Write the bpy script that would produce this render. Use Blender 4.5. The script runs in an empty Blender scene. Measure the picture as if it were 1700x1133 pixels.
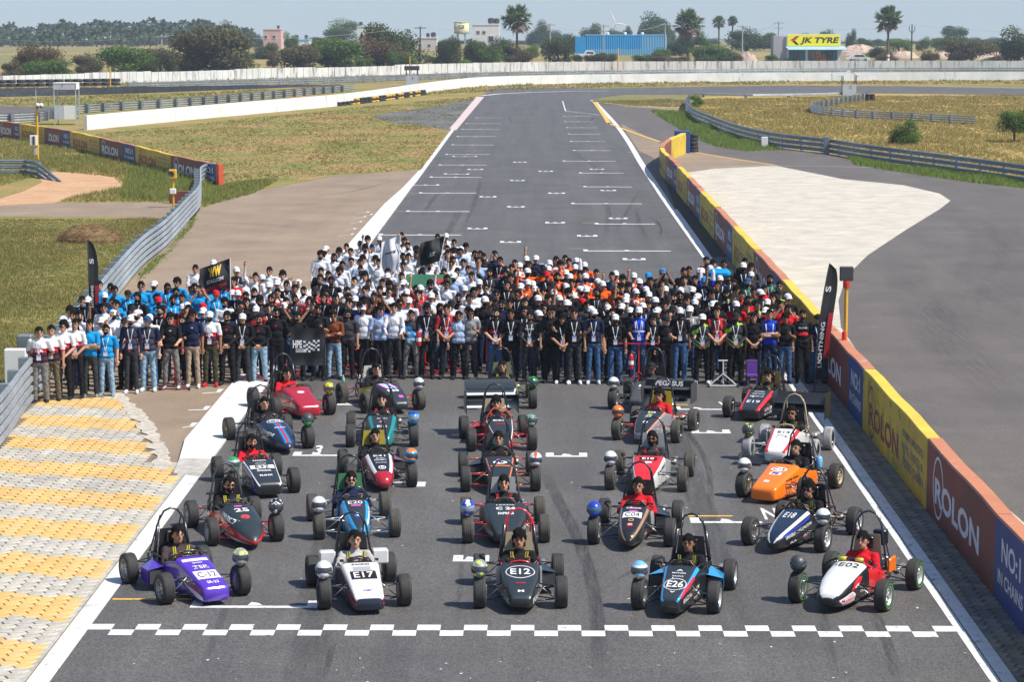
import bpy, bmesh, math, random
import numpy as np
from mathutils import Vector, Matrix, noise as mnoise
random.seed(7); np.random.seed(7)
rnd = random.Random(11)
SC = bpy.context.scene
ORD = ['first', 'second', 'third', 'fourth', 'fifth', 'sixth', 'seventh', 'eighth', 'ninth', 'tenth', 'eleventh', 'twelfth', 'thirteenth', 'fourteenth', 'fifteenth', 'sixteenth', 'seventeenth', 'eighteenth', 'nineteenth', 'twentieth']
def ordn(i): return ORD[i] if i < 20 else ('twenty-' + ORD[i - 20] if i < 29 else 'thirtieth' if i == 29 else 'thirty-' + ORD[i - 30] if i < 39 else 'fortieth' if i == 39 else 'forty-' + ORD[i - 40])
COL = SC.collection
PI = math.pi
# ------------------------------------------------------------------ camera
F = 4200.0; CH = 8.6
PITCH = math.atan(541.5 / F); YAW = math.radians(0.582)
cd = bpy.data.cameras.new('camera'); cam = bpy.data.objects.new('camera', cd); COL.objects.link(cam)
cd.sensor_width = 36.0; cd.lens = F / 1700.0 * 36.0
cd.clip_start = 0.5; cd.clip_end = 9000.0
cam.location = (0, 0, CH); cam.rotation_euler = (PI / 2 - PITCH, 0, YAW)
SC.camera = cam
RC = cam.rotation_euler.to_matrix()
# ------------------------------------------------------------------ world, sun, exposure
SUN_EL = math.radians(54.5); SUN_AZ = math.radians(112)      # azimuth measured from +Y towards +X
w = bpy.data.worlds.new('World'); SC.world = w; w.use_nodes = True
nt = w.node_tree; nt.nodes.clear()
wo = nt.nodes.new('ShaderNodeOutputWorld'); bg = nt.nodes.new('ShaderNodeBackground')
sky = nt.nodes.new('ShaderNodeTexSky'); sky.sky_type = 'NISHITA'; sky.sun_disc = False
sky.sun_elevation = SUN_EL; sky.sun_rotation = SUN_AZ
sky.air_density = 1.0; sky.dust_density = 1.2; sky.ozone_density = 3.0; sky.altitude = 200
tc = nt.nodes.new('ShaderNodeTexCoord'); sx = nt.nodes.new('ShaderNodeSeparateXYZ')
mx = nt.nodes.new('ShaderNodeMath'); mx.operation = 'MAXIMUM'; mx.inputs[1].default_value = 0.0
ad = nt.nodes.new('ShaderNodeMath'); ad.operation = 'ADD'; ad.inputs[1].default_value = 0.05
cx = nt.nodes.new('ShaderNodeCombineXYZ')
nt.links.new(tc.outputs['Generated'], sx.inputs[0]); nt.links.new(sx.outputs[2], mx.inputs[0])
nt.links.new(mx.outputs[0], ad.inputs[0])
nt.links.new(sx.outputs[0], cx.inputs[0]); nt.links.new(sx.outputs[1], cx.inputs[1]); nt.links.new(ad.outputs[0], cx.inputs[2])
nt.links.new(cx.outputs[0], sky.inputs[0])
nt.links.new(sky.outputs[0], bg.inputs[0]); bg.inputs[1].default_value = 0.10
nt.links.new(bg.outputs[0], wo.inputs[0])
sl = bpy.data.lights.new('sun', 'SUN'); sl.energy = 4.8; sl.angle = math.radians(0.5); sl.color = (1.0, 0.955, 0.88)
so = bpy.data.objects.new('sun', sl); COL.objects.link(so)
sdir = Vector((math.sin(SUN_AZ) * math.cos(SUN_EL), math.cos(SUN_AZ) * math.cos(SUN_EL), math.sin(SUN_EL)))
so.rotation_euler = sdir.to_track_quat('Z', 'Y').to_euler(); so.location = (40, -20, 60)
SC.view_settings.view_transform = 'Standard'; SC.view_settings.look = 'None'
SC.view_settings.exposure = 0.45; SC.view_settings.gamma = 1.0; SC.view_settings.use_curve_mapping = False
SC.cycles.max_bounces = 5; SC.cycles.volume_bounces = 0

# ------------------------------------------------------------------ helpers
def at(px, py, z=0.0):
    """world point on the plane z that the photograph shows at this pixel"""
    d = RC @ Vector(((px - 850) / F, -(py - 566.5) / F, -1.0))
    t = (z - CH) / d.z
    return Vector((d.x * t, d.y * t, z))

def gz(y):
    """ground height: level round the circuit, falling gently beyond it"""
    if y <= 600: return 0.0
    if y <= 1000: yp = 85.2 + (72 - 85.2) * (y - 600) / 400
    else: yp = 72 + (66 - 72) * min(1, (y - 1000) / 2000)
    return CH - y / F * (yp - 25)

def CY(y): return 1.0166 * y - 1.109
def far(px, D):
    """point on the ground at distance D along pixel column px"""
    return Vector(((px - 893) / F * D, D, gz(D)))

MATS = {}
def N(nt, t, **k):
    n = nt.nodes.new(t)
    for a, b in k.items():
        if a in n.inputs: n.inputs[a].default_value = b
        else: setattr(n, a, b)
    return n

def mat(name, col=(.5, .5, .5), rough=.6, metal=0.0, var=.12, scale=6.0, bump=0.0, coat=0.0, spec=.5, col2=None, big=0.0, detail=4.0, bdist=.01):
    key = name
    if key in MATS: return MATS[key]
    m = bpy.data.materials.new(name); m.use_nodes = True
    nt = m.node_tree; b = nt.nodes['Principled BSDF']
    b.inputs['Roughness'].default_value = rough; b.inputs['Metallic'].default_value = metal
    b.inputs['Specular IOR Level'].default_value = spec
    if coat: b.inputs['Coat Weight'].default_value = coat; b.inputs['Coat Roughness'].default_value = .08
    tc = N(nt, 'ShaderNodeTexCoord')
    nz = N(nt, 'ShaderNodeTexNoise', Scale=scale, Detail=detail, Roughness=.6)
    nt.links.new(tc.outputs['Object'], nz.inputs['Vector'])
    rp = N(nt, 'ShaderNodeValToRGB')
    c = Vector(col); c2 = Vector(col2) if col2 else c * (1 + var)
    c1 = c * (1 - var) if not col2 else c
    rp.color_ramp.elements[0].position = .32; rp.color_ramp.elements[1].position = .68
    rp.color_ramp.elements[0].color = (*c1, 1); rp.color_ramp.elements[1].color = (*c2, 1)
    nt.links.new(nz.outputs['Fac'], rp.inputs[0]); out = rp.outputs[0]
    if big:
        nb = N(nt, 'ShaderNodeTexNoise', Scale=scale * .08, Detail=3.0)
        nt.links.new(tc.outputs['Object'], nb.inputs['Vector'])
        mr = N(nt, 'ShaderNodeMapRange'); mr.inputs[1].default_value = .3; mr.inputs[2].default_value = .7
        mr.inputs[3].default_value = 1 - big; mr.inputs[4].default_value = 1 + big
        nt.links.new(nb.outputs['Fac'], mr.inputs[0])
        vm = N(nt, 'ShaderNodeVectorMath', operation='SCALE'); nt.links.new(out, vm.inputs[0]); nt.links.new(mr.outputs[0], vm.inputs['Scale'])
        out = vm.outputs[0]
    nt.links.new(out, b.inputs['Base Color'])
    if bump:
        bp = N(nt, 'ShaderNodeBump', Strength=bump, Distance=bdist); nt.links.new(nz.outputs['Fac'], bp.inputs['Height'])
        nt.links.new(bp.outputs[0], b.inputs['Normal'])
    MATS[key] = m
    return m

def mesh(name, V, Fc, mats=None, mi=None, smooth=False):
    me = bpy.data.meshes.new(name)
    me.from_pydata([tuple(v) for v in V], [], [tuple(f) for f in Fc]) if not isinstance(V, np.ndarray) else me.from_pydata(V.tolist(), [], Fc if isinstance(Fc, list) else Fc.tolist())
    for m in (mats or []): me.materials.append(m)
    if mi is not None: me.polygons.foreach_set('material_index', mi)
    if smooth: me.polygons.foreach_set('use_smooth', [True] * len(me.polygons))
    me.update()
    return me

def link(name, me, parent=None, loc=None, rot=None, scale=None):
    o = bpy.data.objects.new(name, me); COL.objects.link(o)
    if parent is not None: o.parent = parent
    if loc is not None: o.location = loc
    if rot is not None: o.rotation_euler = rot
    if scale is not None: o.scale = scale
    return o

def tag(o, label=None, cat=None, group=None, kind=None):
    if label: o['label'] = label
    if cat: o['category'] = cat
    if group: o['group'] = group
    if kind: o['kind'] = kind
    return o

class MB:
    """collects simple shapes into one mesh"""
    def __init__(s): s.V = []; s.F = []; s.M = []; s.mats = []
    def mi(s, m):
        if m not in s.mats: s.mats.append(m)
        return s.mats.index(m)
    def add(s, V, Fc, m):
        b = len(s.V); s.V += [Vector(v) for v in V]; i = s.mi(m)
        for f in Fc: s.F.append([b + k for k in f]); s.M.append(i)
        return s
    def box(s, c, d, m, R=None, bev=0):
        hx, hy, hz = d[0] / 2, d[1] / 2, d[2] / 2
        if bev:
            V = []
            e = min(bev, hx * .9, hy * .9, hz * .9)
            for zz, k in ((-hz, e), (-hz + e, 0), (hz - e, 0), (hz, e)):
                ex, ey = hx - k, hy - k
                V += [(-ex + (0 if k else e), -ey, zz), (ex - (0 if k else e), -ey, zz), (ex, -ey + (0 if k else e), zz), (ex, ey - (0 if k else e), zz),
                      (ex - (0 if k else e), ey, zz), (-ex + (0 if k else e), ey, zz), (-ex, ey - (0 if k else e), zz), (-ex, -ey + (0 if k else e), zz)]
            Fc = [[7, 6, 5, 4, 3, 2, 1, 0], [24, 25, 26, 27, 28, 29, 30, 31]]
            for r in range(3):
                for k in range(8):
                    Fc.append([r * 8 + k, r * 8 + (k + 1) % 8, r * 8 + 8 + (k + 1) % 8, r * 8 + 8 + k])
        else:
            V = [(x, y, z) for z in (-hz, hz) for x, y in ((-hx, -hy), (hx, -hy), (hx, hy), (-hx, hy))]
            Fc = [[3, 2, 1, 0], [4, 5, 6, 7], [0, 1, 5, 4], [1, 2, 6, 5], [2, 3, 7, 6], [3, 0, 4, 7]]
        V = [Vector(v) for v in V]
        if R is not None: V = [R @ v for v in V]
        c = Vector(c); s.add([v + c for v in V], Fc, m); return s
    def tube(s, pts, r, m, n=6, cap=True):
        P = [Vector(p) for p in pts]; rs = r if isinstance(r, (list, tuple)) else [r] * len(P)
        V = []; up = None
        for i, p in enumerate(P):
            d = (P[min(i + 1, len(P) - 1)] - P[max(i - 1, 0)]).normalized()
            if up is None: a = d.cross(Vector((0, 0, 1)) if abs(d.z) < .9 else Vector((0, 1, 0))).normalized()
            else:
                a = (up - d * up.dot(d)).normalized()
            up = a; b = d.cross(a)
            for k in range(n):
                t = 2 * PI * k / n
                V.append(p + (a * math.cos(t) + b * math.sin(t)) * rs[i])
        Fc = []
        for i in range(len(P) - 1):
            for k in range(n):
                Fc.append([i * n + k, i * n + (k + 1) % n, (i + 1) * n + (k + 1) % n, (i + 1) * n + k])
        if cap: Fc += [list(range(n))[::-1], [(len(P) - 1) * n + k for k in range(n)]]
        s.add(V, Fc, m); return s
    def lathe(s, prof, m, axis='z', c=(0, 0, 0), n=16, ms=None):
        """prof: list of (radius, height)"""
        V = []; c = Vector(c)
        for r, h in prof:
            for k in range(n):
                t = 2 * PI * k / n; x, y = r * math.cos(t), r * math.sin(t)
                V.append(c + (Vector((x, y, h)) if axis == 'z' else Vector((h, x, y)) if axis == 'x' else Vector((x, h, -y))))
        b = len(s.V); s.V += V
        for i in range(len(prof) - 1):
            q = s.mi(ms[i] if ms else m)
            for k in range(n):
                s.F.append([b + i * n + k, b + i * n + (k + 1) % n, b + (i + 1) * n + (k + 1) % n, b + (i + 1) * n + k]); s.M.append(q)
        return s
    def ell(s, c, r, m, nu=10, nv=7, R=None):
        V = [(0, 0, -1)]
        for j in range(1, nv):
            p = -PI / 2 + PI * j / nv
            for k in range(nu):
                t = 2 * PI * k / nu; V.append((math.cos(p) * math.cos(t), math.cos(p) * math.sin(t), math.sin(p)))
        V.append((0, 0, 1)); Fc = []
        for k in range(nu):
            Fc.append([0, 1 + (k + 1) % nu, 1 + k])
            for j in range(nv - 2):
                a = 1 + j * nu; Fc.append([a + k, a + (k + 1) % nu, a + nu + (k + 1) % nu, a + nu + k])
            a = 1 + (nv - 2) * nu; Fc.append([a + k, a + (k + 1) % nu, len(V) - 1])
        r = Vector(r); c = Vector(c)
        V = [Vector((v[0] * r.x, v[1] * r.y, v[2] * r.z)) for v in V]
        if R is not None: V = [R @ v for v in V]
        s.add([v + c for v in V], Fc, m); return s
    def me(s, name='m', smooth=False):
        m = bpy.data.meshes.new(name); m.from_pydata([tuple(v) for v in s.V], [], s.F)
        for x in s.mats: m.materials.append(x)
        if s.M: m.polygons.foreach_set('material_index', s.M)
        if smooth: m.polygons.foreach_set('use_smooth', [True] * len(m.polygons))
        m.update(); return m
    def build(s, name, parent=None, smooth=False, loc=None, rot=None):
        return link(name, s.me(name, smooth), parent, loc, rot)

def empty(name, loc=(0, 0, 0), rz=0.0, sc=None):
    o = bpy.data.objects.new(name, None); COL.objects.link(o); o.location = loc; o.rotation_euler = (0, 0, rz)
    o.empty_display_size = .2
    if sc: o.scale = sc
    return o

def clone(o, parent=None):
    c = o.copy(); COL.objects.link(c)
    if parent is not None: c.parent = parent
    for ch in list(o.children): clone(ch, c)
    return c

TXT = {}
def text_geo(s, bold=0.0, space=1.0):
    """flat lettering as a mesh: vertices (n,2) centred, height of a capital = 1"""
    k = (s, bold, space)
    if k in TXT: return TXT[k]
    cu = bpy.data.curves.new('t', 'FONT'); cu.body = s; cu.align_x = 'CENTER'; cu.align_y = 'CENTER'
    cu.size = 1.4; cu.offset = bold; cu.resolution_u = 3; cu.space_character = space; cu.space_line = .8
    o = bpy.data.objects.new('t', cu); me = o.to_mesh()
    V = [(v.co.x, v.co.y) for v in me.vertices]; Fc = [list(p.vertices) for p in me.polygons]
    o.to_mesh_clear(); bpy.data.objects.remove(o); bpy.data.curves.remove(cu)
    TXT[k] = (V, Fc); return V, Fc

def sheet(name, pts, m, z, parent=None, world=False, kind='structure'):
    """flat polygon on the ground; pts in photo pixels (or metres if world)"""
    P = [Vector((p[0], p[1], 0)) if world else at(*p) for p in pts]
    bm = bmesh.new(); vs = [bm.verts.new((p.x, p.y, z)) for p in P]
    es = [bm.edges.new((vs[i], vs[(i + 1) % len(vs)])) for i in range(len(vs))]
    f = bmesh.ops.triangle_fill(bm, edges=es, use_beauty=True)
    for fc in bm.faces:
        if fc.normal.z < 0: fc.normal_flip()
    bmesh.ops.recalc_face_normals(bm, faces=bm.faces)
    me = bpy.data.meshes.new(name); bm.to_mesh(me); bm.free(); me.materials.append(m)
    o = link(name, me, parent)
    if kind and parent is None: o['kind'] = kind
    return o

def smooth_path(P, step=1.0):
    """Catmull-Rom through the points"""
    P = [Vector(p) for p in P]; out = []
    Q = [P[0] * 2 - P[1]] + P + [P[-1] * 2 - P[-2]]
    for i in range(1, len(Q) - 2):
        n = max(1, int((Q[i + 1] - Q[i]).length / step))
        for k in range(n):
            t = k / n
            out.append(.5 * ((2 * Q[i]) + (-Q[i - 1] + Q[i + 1]) * t + (2 * Q[i - 1] - 5 * Q[i] + 4 * Q[i + 1] - Q[i + 2]) * t * t + (-Q[i - 1] + 3 * Q[i] - 3 * Q[i + 1] + Q[i + 2]) * t ** 3))
    out.append(P[-1]); return out

def strip(name, path, w0, w1, m, z, parent=None, kind='structure'):
    """band along a world path, offset w0..w1 to its right"""
    V = []; Fc = []
    for i, p in enumerate(path):
        d = path[min(i + 1, len(path) - 1)] - path[max(i - 1, 0)]; n = Vector((d.y, -d.x, 0)).normalized()
        a = w0[i] if isinstance(w0, list) else w0; b = w1[i] if isinstance(w1, list) else w1
        V += [(p.x + n.x * a, p.y + n.y * a, z), (p.x + n.x * b, p.y + n.y * b, z)]
        if i: k = 2 * i; Fc.append([k - 2, k - 1, k + 1, k])
    o = link(name, mesh(name, V, Fc, [m]), parent)
    if kind and parent is None: o['kind'] = kind
    return o

def resample(path, step):
    out = [path[0].copy()]; acc = 0
    for a, b in zip(path, path[1:]):
        L = (b - a).length; t = step - acc
        while t <= L:
            out.append(a.lerp(b, t / L)); t += step
        acc = L - (t - step)
    return out
# ================================================================== materials of the setting
def asphalt(name, c, c2, sc=1.0, patch=.12, spec=.35, streak=0.0):
    m = bpy.data.materials.new(name); m.use_nodes = True; nt = m.node_tree; b = nt.nodes['Principled BSDF']
    b.inputs['Roughness'].default_value = .64; b.inputs['Specular IOR Level'].default_value = spec
    tc = N(nt, 'ShaderNodeTexCoord')
    n1 = N(nt, 'ShaderNodeTexNoise', Scale=70.0 * sc, Detail=3.0, Roughness=.85); nt.links.new(tc.outputs['Object'], n1.inputs['Vector'])
    r1 = N(nt, 'ShaderNodeValToRGB'); e = r1.color_ramp.elements
    e[0].position = .38; e[0].color = (*c, 1); e[1].position = .64; e[1].color = (*c2, 1)
    nt.links.new(n1.outputs['Fac'], r1.inputs[0])
    n2 = N(nt, 'ShaderNodeTexNoise', Scale=.35, Detail=5.0, Roughness=.6, Distortion=.4); nt.links.new(tc.outputs['Object'], n2.inputs['Vector'])
    mr = N(nt, 'ShaderNodeMapRange'); mr.inputs[1].default_value = .3; mr.inputs[2].default_value = .7; mr.inputs[3].default_value = 1 - patch; mr.inputs[4].default_value = 1 + patch
    nt.links.new(n2.outputs['Fac'], mr.inputs[0])
    sc_ = N(nt, 'ShaderNodeVectorMath', operation='SCALE'); nt.links.new(r1.outputs[0], sc_.inputs[0]); nt.links.new(mr.outputs[0], sc_.inputs['Scale'])
    out = sc_.outputs[0]
    if streak:
        mp = N(nt, 'ShaderNodeMapping'); mp.inputs['Scale'].default_value = (1.3, .035, 1); nt.links.new(tc.outputs['Object'], mp.inputs[0])
        n3 = N(nt, 'ShaderNodeTexNoise', Scale=1.0, Detail=6.0, Roughness=.65); nt.links.new(mp.outputs[0], n3.inputs['Vector'])
        m3 = N(nt, 'ShaderNodeMapRange'); m3.inputs[1].default_value = .35; m3.inputs[2].default_value = .65; m3.inputs[3].default_value = 1 - streak; m3.inputs[4].default_value = 1 + streak * .7
        nt.links.new(n3.outputs['Fac'], m3.inputs[0])
        s3 = N(nt, 'ShaderNodeVectorMath', operation='SCALE'); nt.links.new(out, s3.inputs[0]); nt.links.new(m3.outputs[0], s3.inputs['Scale']); out = s3.outputs[0]
    nt.links.new(out, b.inputs['Base Color'])
    bp = N(nt, 'ShaderNodeBump', Strength=.5, Distance=.006); nt.links.new(n1.outputs['Fac'], bp.inputs['Height']); nt.links.new(bp.outputs[0], b.inputs['Normal'])
    return m

def ground_mat(name, stops, s1=.25, s2=6.0, amp=.35):
    """soil and grass: large patches pick the colour, fine noise breaks it up"""
    m = bpy.data.materials.new(name); m.use_nodes = True; nt = m.node_tree; b = nt.nodes['Principled BSDF']
    b.inputs['Roughness'].default_value = .95; b.inputs['Specular IOR Level'].default_value = .1
    tc = N(nt, 'ShaderNodeTexCoord')
    n1 = N(nt, 'ShaderNodeTexNoise', Scale=s1, Detail=9.0, Roughness=.68, Distortion=.6); nt.links.new(tc.outputs['Object'], n1.inputs['Vector'])
    r1 = N(nt, 'ShaderNodeValToRGB'); cr = r1.color_ramp
    while len(cr.elements) < len(stops): cr.elements.new(.5)
    for e, (p, c) in zip(cr.elements, stops): e.position = p; e.color = (*c, 1)
    nt.links.new(n1.outputs['Fac'], r1.inputs[0])
    n2 = N(nt, 'ShaderNodeTexNoise', Scale=s2, Detail=7.0, Roughness=.75); nt.links.new(tc.outputs['Object'], n2.inputs['Vector'])
    mr = N(nt, 'ShaderNodeMapRange'); mr.inputs[1].default_value = .3; mr.inputs[2].default_value = .7; mr.inputs[3].default_value = 1 - amp; mr.inputs[4].default_value = 1 + amp
    nt.links.new(n2.outputs['Fac'], mr.inputs[0])
    s = N(nt, 'ShaderNodeVectorMath', operation='SCALE'); nt.links.new(r1.outputs[0], s.inputs[0]); nt.links.new(mr.outputs[0], s.inputs['Scale'])
    nt.links.new(s.outputs[0], b.inputs['Base Color'])
    bp = N(nt, 'ShaderNodeBump', Strength=.8, Distance=.08); nt.links.new(n2.outputs['Fac'], bp.inputs['Height']); nt.links.new(bp.outputs[0], b.inputs['Normal'])
    return m

def paint_mat(name, c, chip=(.2, .19, .18), amount=.3, sc=3.0, rough=.6, drip=False):
    """paint that is chipped and stained"""
    m = bpy.data.materials.new(name); m.use_nodes = True; nt = m.node_tree; b = nt.nodes['Principled BSDF']
    b.inputs['Roughness'].default_value = rough
    tc = N(nt, 'ShaderNodeTexCoord'); src = tc.outputs['Object']
    if drip:
        mp = N(nt, 'ShaderNodeMapping'); mp.inputs['Scale'].default_value = (1, 1, .12); nt.links.new(src, mp.inputs[0]); src = mp.outputs[0]
    n1 = N(nt, 'ShaderNodeTexNoise', Scale=sc, Detail=9.0, Roughness=.72); nt.links.new(src, n1.inputs['Vector'])
    r1 = N(nt, 'ShaderNodeValToRGB'); e = r1.color_ramp.elements
    e[0].position = .28 + amount * .3; e[0].color = (*chip, 1); e[1].position = .36 + amount * .3; e[1].color = (*c, 1)
    nt.links.new(n1.outputs['Fac'], r1.inputs[0])
    n2 = N(nt, 'ShaderNodeTexNoise', Scale=sc * .3, Detail=6.0); nt.links.new(tc.outputs['Object'], n2.inputs['Vector'])
    mr = N(nt, 'ShaderNodeMapRange'); mr.inputs[1].default_value = .3; mr.inputs[2].default_value = .7; mr.inputs[3].default_value = .84; mr.inputs[4].default_value = 1.06
    nt.links.new(n2.outputs['Fac'], mr.inputs[0])
    s = N(nt, 'ShaderNodeVectorMath', operation='SCALE'); nt.links.new(r1.outputs[0], s.inputs[0]); nt.links.new(mr.outputs[0], s.inputs['Scale'])
    nt.links.new(s.outputs[0], b.inputs['Base Color'])
    bp = N(nt, 'ShaderNodeBump', Strength=.25, Distance=.01); nt.links.new(n1.outputs['Fac'], bp.inputs['Height']); nt.links.new(bp.outputs[0], b.inputs['Normal'])
    return m

A_TRACK = asphalt('track asphalt', (.033, .031, .029), (.160, .151, .143), .55, .16, .55, .15)
A_SIDE = asphalt('side road asphalt', (.062, .052, .045), (.168, .146, .128), .6, .16, .5, .08)
A_BROWN = asphalt('dusty brown asphalt', (.185, .138, .096), (.34, .262, .188), .6, .16, .2, .05)
A_OLD = asphalt('old grey asphalt', (.10, .10, .10), (.17, .17, .165), .6, .3, .3)
G_LAND = ground_mat('dry farmland', [(.3, (.24, .19, .09)), (.45, (.17, .17, .07)), (.58, (.30, .22, .10)), (.75, (.27, .17, .11))], .02, .8)
G_FIELD = ground_mat('grass infield', [(.32, (.14, .175, .045)), (.46, (.22, .20, .065)), (.57, (.30, .215, .09)), (.68, (.40, .20, .11))], .14, 5.0)
G_LEFT = ground_mat('left verge grass', [(.3, (.15, .17, .045)), (.5, (.22, .20, .07)), (.62, (.28, .23, .09)), (.76, (.38, .20, .11))], .25, 7.0)
G_GOLD = ground_mat('golden dry grass', [(.3, (.19, .19, .06)), (.45, (.33, .25, .085)), (.6, (.42, .29, .11)), (.74, (.40, .25, .13))], .15, 4.0)
G_DIRT = ground_mat('orange dirt', [(.3, (.42, .24, .13)), (.6, (.52, .33, .20)), (.8, (.36, .24, .14))], .4, 5.0, .2)
W_PAINT = paint_mat('road white paint', (.68, .68, .67), (.14, .14, .14), .22, 9.0, .55)
W_KERB = paint_mat('white kerb paint', (.66, .66, .645), (.46, .45, .43), .22, 2.0, .6)
Y_PAINT = paint_mat('road yellow paint', (.75, .45, .07), (.14, .13, .12), .3, 9.0, .55)
B_KERB = paint_mat('white kerb block paint', (.66, .68, .69), (.22, .23, .24), .25, 6.0, .6)
CONC = mat('grey concrete', (.36, .34, .31), .85, var=.25, scale=4, bump=.4, big=.15)
GALV = mat('galvanised steel', (.42, .45, .47), .42, .55, var=.15, scale=3, big=.2)
GALV_D = mat('dark galvanised steel', (.20, .235, .265), .45, .4, var=.2, scale=3, big=.2)
GALV_P = mat('post steel', (.22, .26, .29), .5, .4, var=.2, scale=5)
RUB = mat('black rubber', (.022, .022, .022), .75, var=.3, scale=8, bump=.3)
BLACK = mat('black plastic', (.02, .02, .021), .4, var=.2)
WHITEP = mat('white plastic', (.75, .75, .74), .4, var=.04)

# ================================================================== terrain
xs = [-2500, -1200, -600, -300, -120, -60, -20, 0, 20, 60, 120, 300, 600, 1200, 2500]
ys = [-40, 20, 60, 120, 200, 300, 400, 500, 600, 650, 700, 750, 800, 850, 900, 950, 1000, 1200, 1500, 2000, 3000, 4500]
V = [(x, y, (gz(y) if y <= 3000 else gz(3000) - (y - 3000) * .012)) for y in ys for x in xs]
Fc = [[j * len(xs) + i, j * len(xs) + i + 1, (j + 1) * len(xs) + i + 1, (j + 1) * len(xs) + i] for j in range(len(ys) - 1) for i in range(len(xs) - 1)]
tag(link('ground', mesh('ground', V, Fc, [G_LAND])), kind='structure')

# verges and fields (each one a sheet 4 mm above the last)
sheet('grass_infield', [(-700, 232), (0, 160), (300, 150), (600, 142), (800, 143), (802, 162), (744, 218), (702, 284), (560, 290), (400, 322), (355, 345), (333, 345), (255, 337), (0, 337), (-700, 338)], G_FIELD, .004)
sheet('grass_verge', [(-400, 355), (0, 360), (240, 362), (284, 366), (315, 372), (280, 415), (225, 470), (70, 665), (0, 752), (-500, 1150), (-900, 1150), (-900, 420)], G_LEFT, .004)
sheet('dry_grass', [(1165, 160), (1300, 158), (1440, 152), (1700, 148), (2100, 148), (2300, 420), (1700, 300), (1453, 266), (1372, 252), (1291, 243), (1223, 227), (1171, 206), (1142, 188)], G_GOLD, .004)
sheet('grass_strip', [(560, 146), (800, 142), (938, 138), (1150, 135), (1400, 133), (1700, 131.5), (2100, 131), (2100, 142), (1700, 141), (1400, 142), (1200, 146), (1000, 150), (850, 150)], G_FIELD, .008)
sheet('dirt_track', [(-120, 345), (0, 330), (40, 318), (70, 303), (62, 292), (90, 286), (150, 288), (200, 297), (212, 308), (190, 318), (120, 325), (90, 338), (0, 342), (-120, 350)], G_DIRT, .012)
# side roads
sheet('service_road', [(-400, 338), (0, 336), (100, 338), (255, 336), (300, 338), (333, 346), (318, 366), (285, 364), (240, 361), (0, 360), (-400, 362)], A_BROWN, .008)
sheet('kart_road', [(-300, 182), (0, 176), (95, 177), (130, 182), (130, 188), (90, 194), (0, 198), (-300, 207)], A_SIDE, .008)
sheet('pit_lane_apron', [(333, 346), (400, 322), (560, 292), (702, 282), (1010, 286), (1010, 700), (440, 700), (272, 785), (245, 725), (205, 660), (40, 685), (51, 672), (229, 452), (312, 369), (333, 343)], A_BROWN, .008)
sheet('old_asphalt_patch', [(620, 192), (680, 183), (760, 170), (795, 162), (810, 168), (755, 218), (700, 208), (640, 202)], A_OLD, .012)
XL, XR = -6.32, 5.91
# main straight, widening into the bend that leaves to the right
sheet('racetrack', [(XL, 8), (XR, 8), (XR, 130), (5.9, 160), (6.1, 200), tuple(at(1000, 175)[:2]), tuple(at(985, 166)[:2]), tuple(at(1000, 161)[:2]), tuple(at(1040, 157)[:2]), tuple(at(1200, 157)[:2]), tuple(at(1450, 155)[:2]), tuple(at(1700, 158)[:2]), tuple(at(2300, 166)[:2]),
      tuple(at(2300, 150)[:2]), tuple(at(1700, 147)[:2]), tuple(at(1500, 143)[:2]), tuple(at(1300, 142)[:2]), tuple(at(1150, 144)[:2]), tuple(at(1000, 147)[:2]), tuple(at(860, 151)[:2]), tuple(at(800, 158)[:2]), (XL, 235), (XL, 150)], A_TRACK, .016, world=True)
sheet('paved_corner', [(810, 148), (830, 146), (960, 145), (1000, 146), (900, 150), (806, 157)], A_SIDE, .010)
# pit exit road and the bend behind the wall on the right
pit = [(985, 168), (1040, 177), (1090, 180), (1141, 190), (1171, 208), (1223, 229), (1291, 245), (1372, 256), (1453, 270), (1700, 306), (2300, 420), (2600, 1300), (2000, 1300), (1700, 900), (1540, 800), (1385, 610), (1290, 500), (1100, 340), (1060, 300), (1000, 200)]
sheet('pit_exit_road', pit, A_SIDE, .010)
sheet('brown_apron', [(1030, 205), (1100, 240), (1165, 254), (1290, 274), (1240, 284), (1130, 292), (1095, 268), (1060, 250)], A_BROWN, .014)
# rear stretch: asphalt of the loop on the far left
# block paved run-off behind the wall
def block_mat():
    m = bpy.data.materials.new('cream block paving'); m.use_nodes = True; nt = m.node_tree; b = nt.nodes['Principled BSDF']
    b.inputs['Roughness'].default_value = .9
    tc = N(nt, 'ShaderNodeTexCoord')
    br = N(nt, 'ShaderNodeTexBrick', Scale=1.0); br.inputs['Color1'].default_value = (.55, .505, .43, 1); br.inputs['Color2'].default_value = (.49, .45, .385, 1)
    br.inputs['Mortar'].default_value = (.33, .30, .25, 1); br.inputs['Mortar Size'].default_value = .009; br.inputs['Brick Width'].default_value = .24; br.inputs['Row Height'].default_value = .18
    nt.links.new(tc.outputs['Object'], br.inputs['Vector'])
    n = N(nt, 'ShaderNodeTexNoise', Scale=.8, Detail=9.0, Roughness=.75); nt.links.new(tc.outputs['Object'], n.inputs['Vector'])
    mr = N(nt, 'ShaderNodeMapRange'); mr.inputs[1].default_value = .3; mr.inputs[2].default_value = .65; mr.inputs[3].default_value = .72; mr.inputs[4].default_value = 1.12
    nt.links.new(n.outputs['Fac'], mr.inputs[0])
    s = N(nt, 'ShaderNodeVectorMath', operation='SCALE'); nt.links.new(br.outputs['Color'], s.inputs[0]); nt.links.new(mr.outputs[0], s.inputs['Scale'])
    nt.links.new(s.outputs[0], b.inputs['Base Color']); return m
BLOCK = block_mat()
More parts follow.
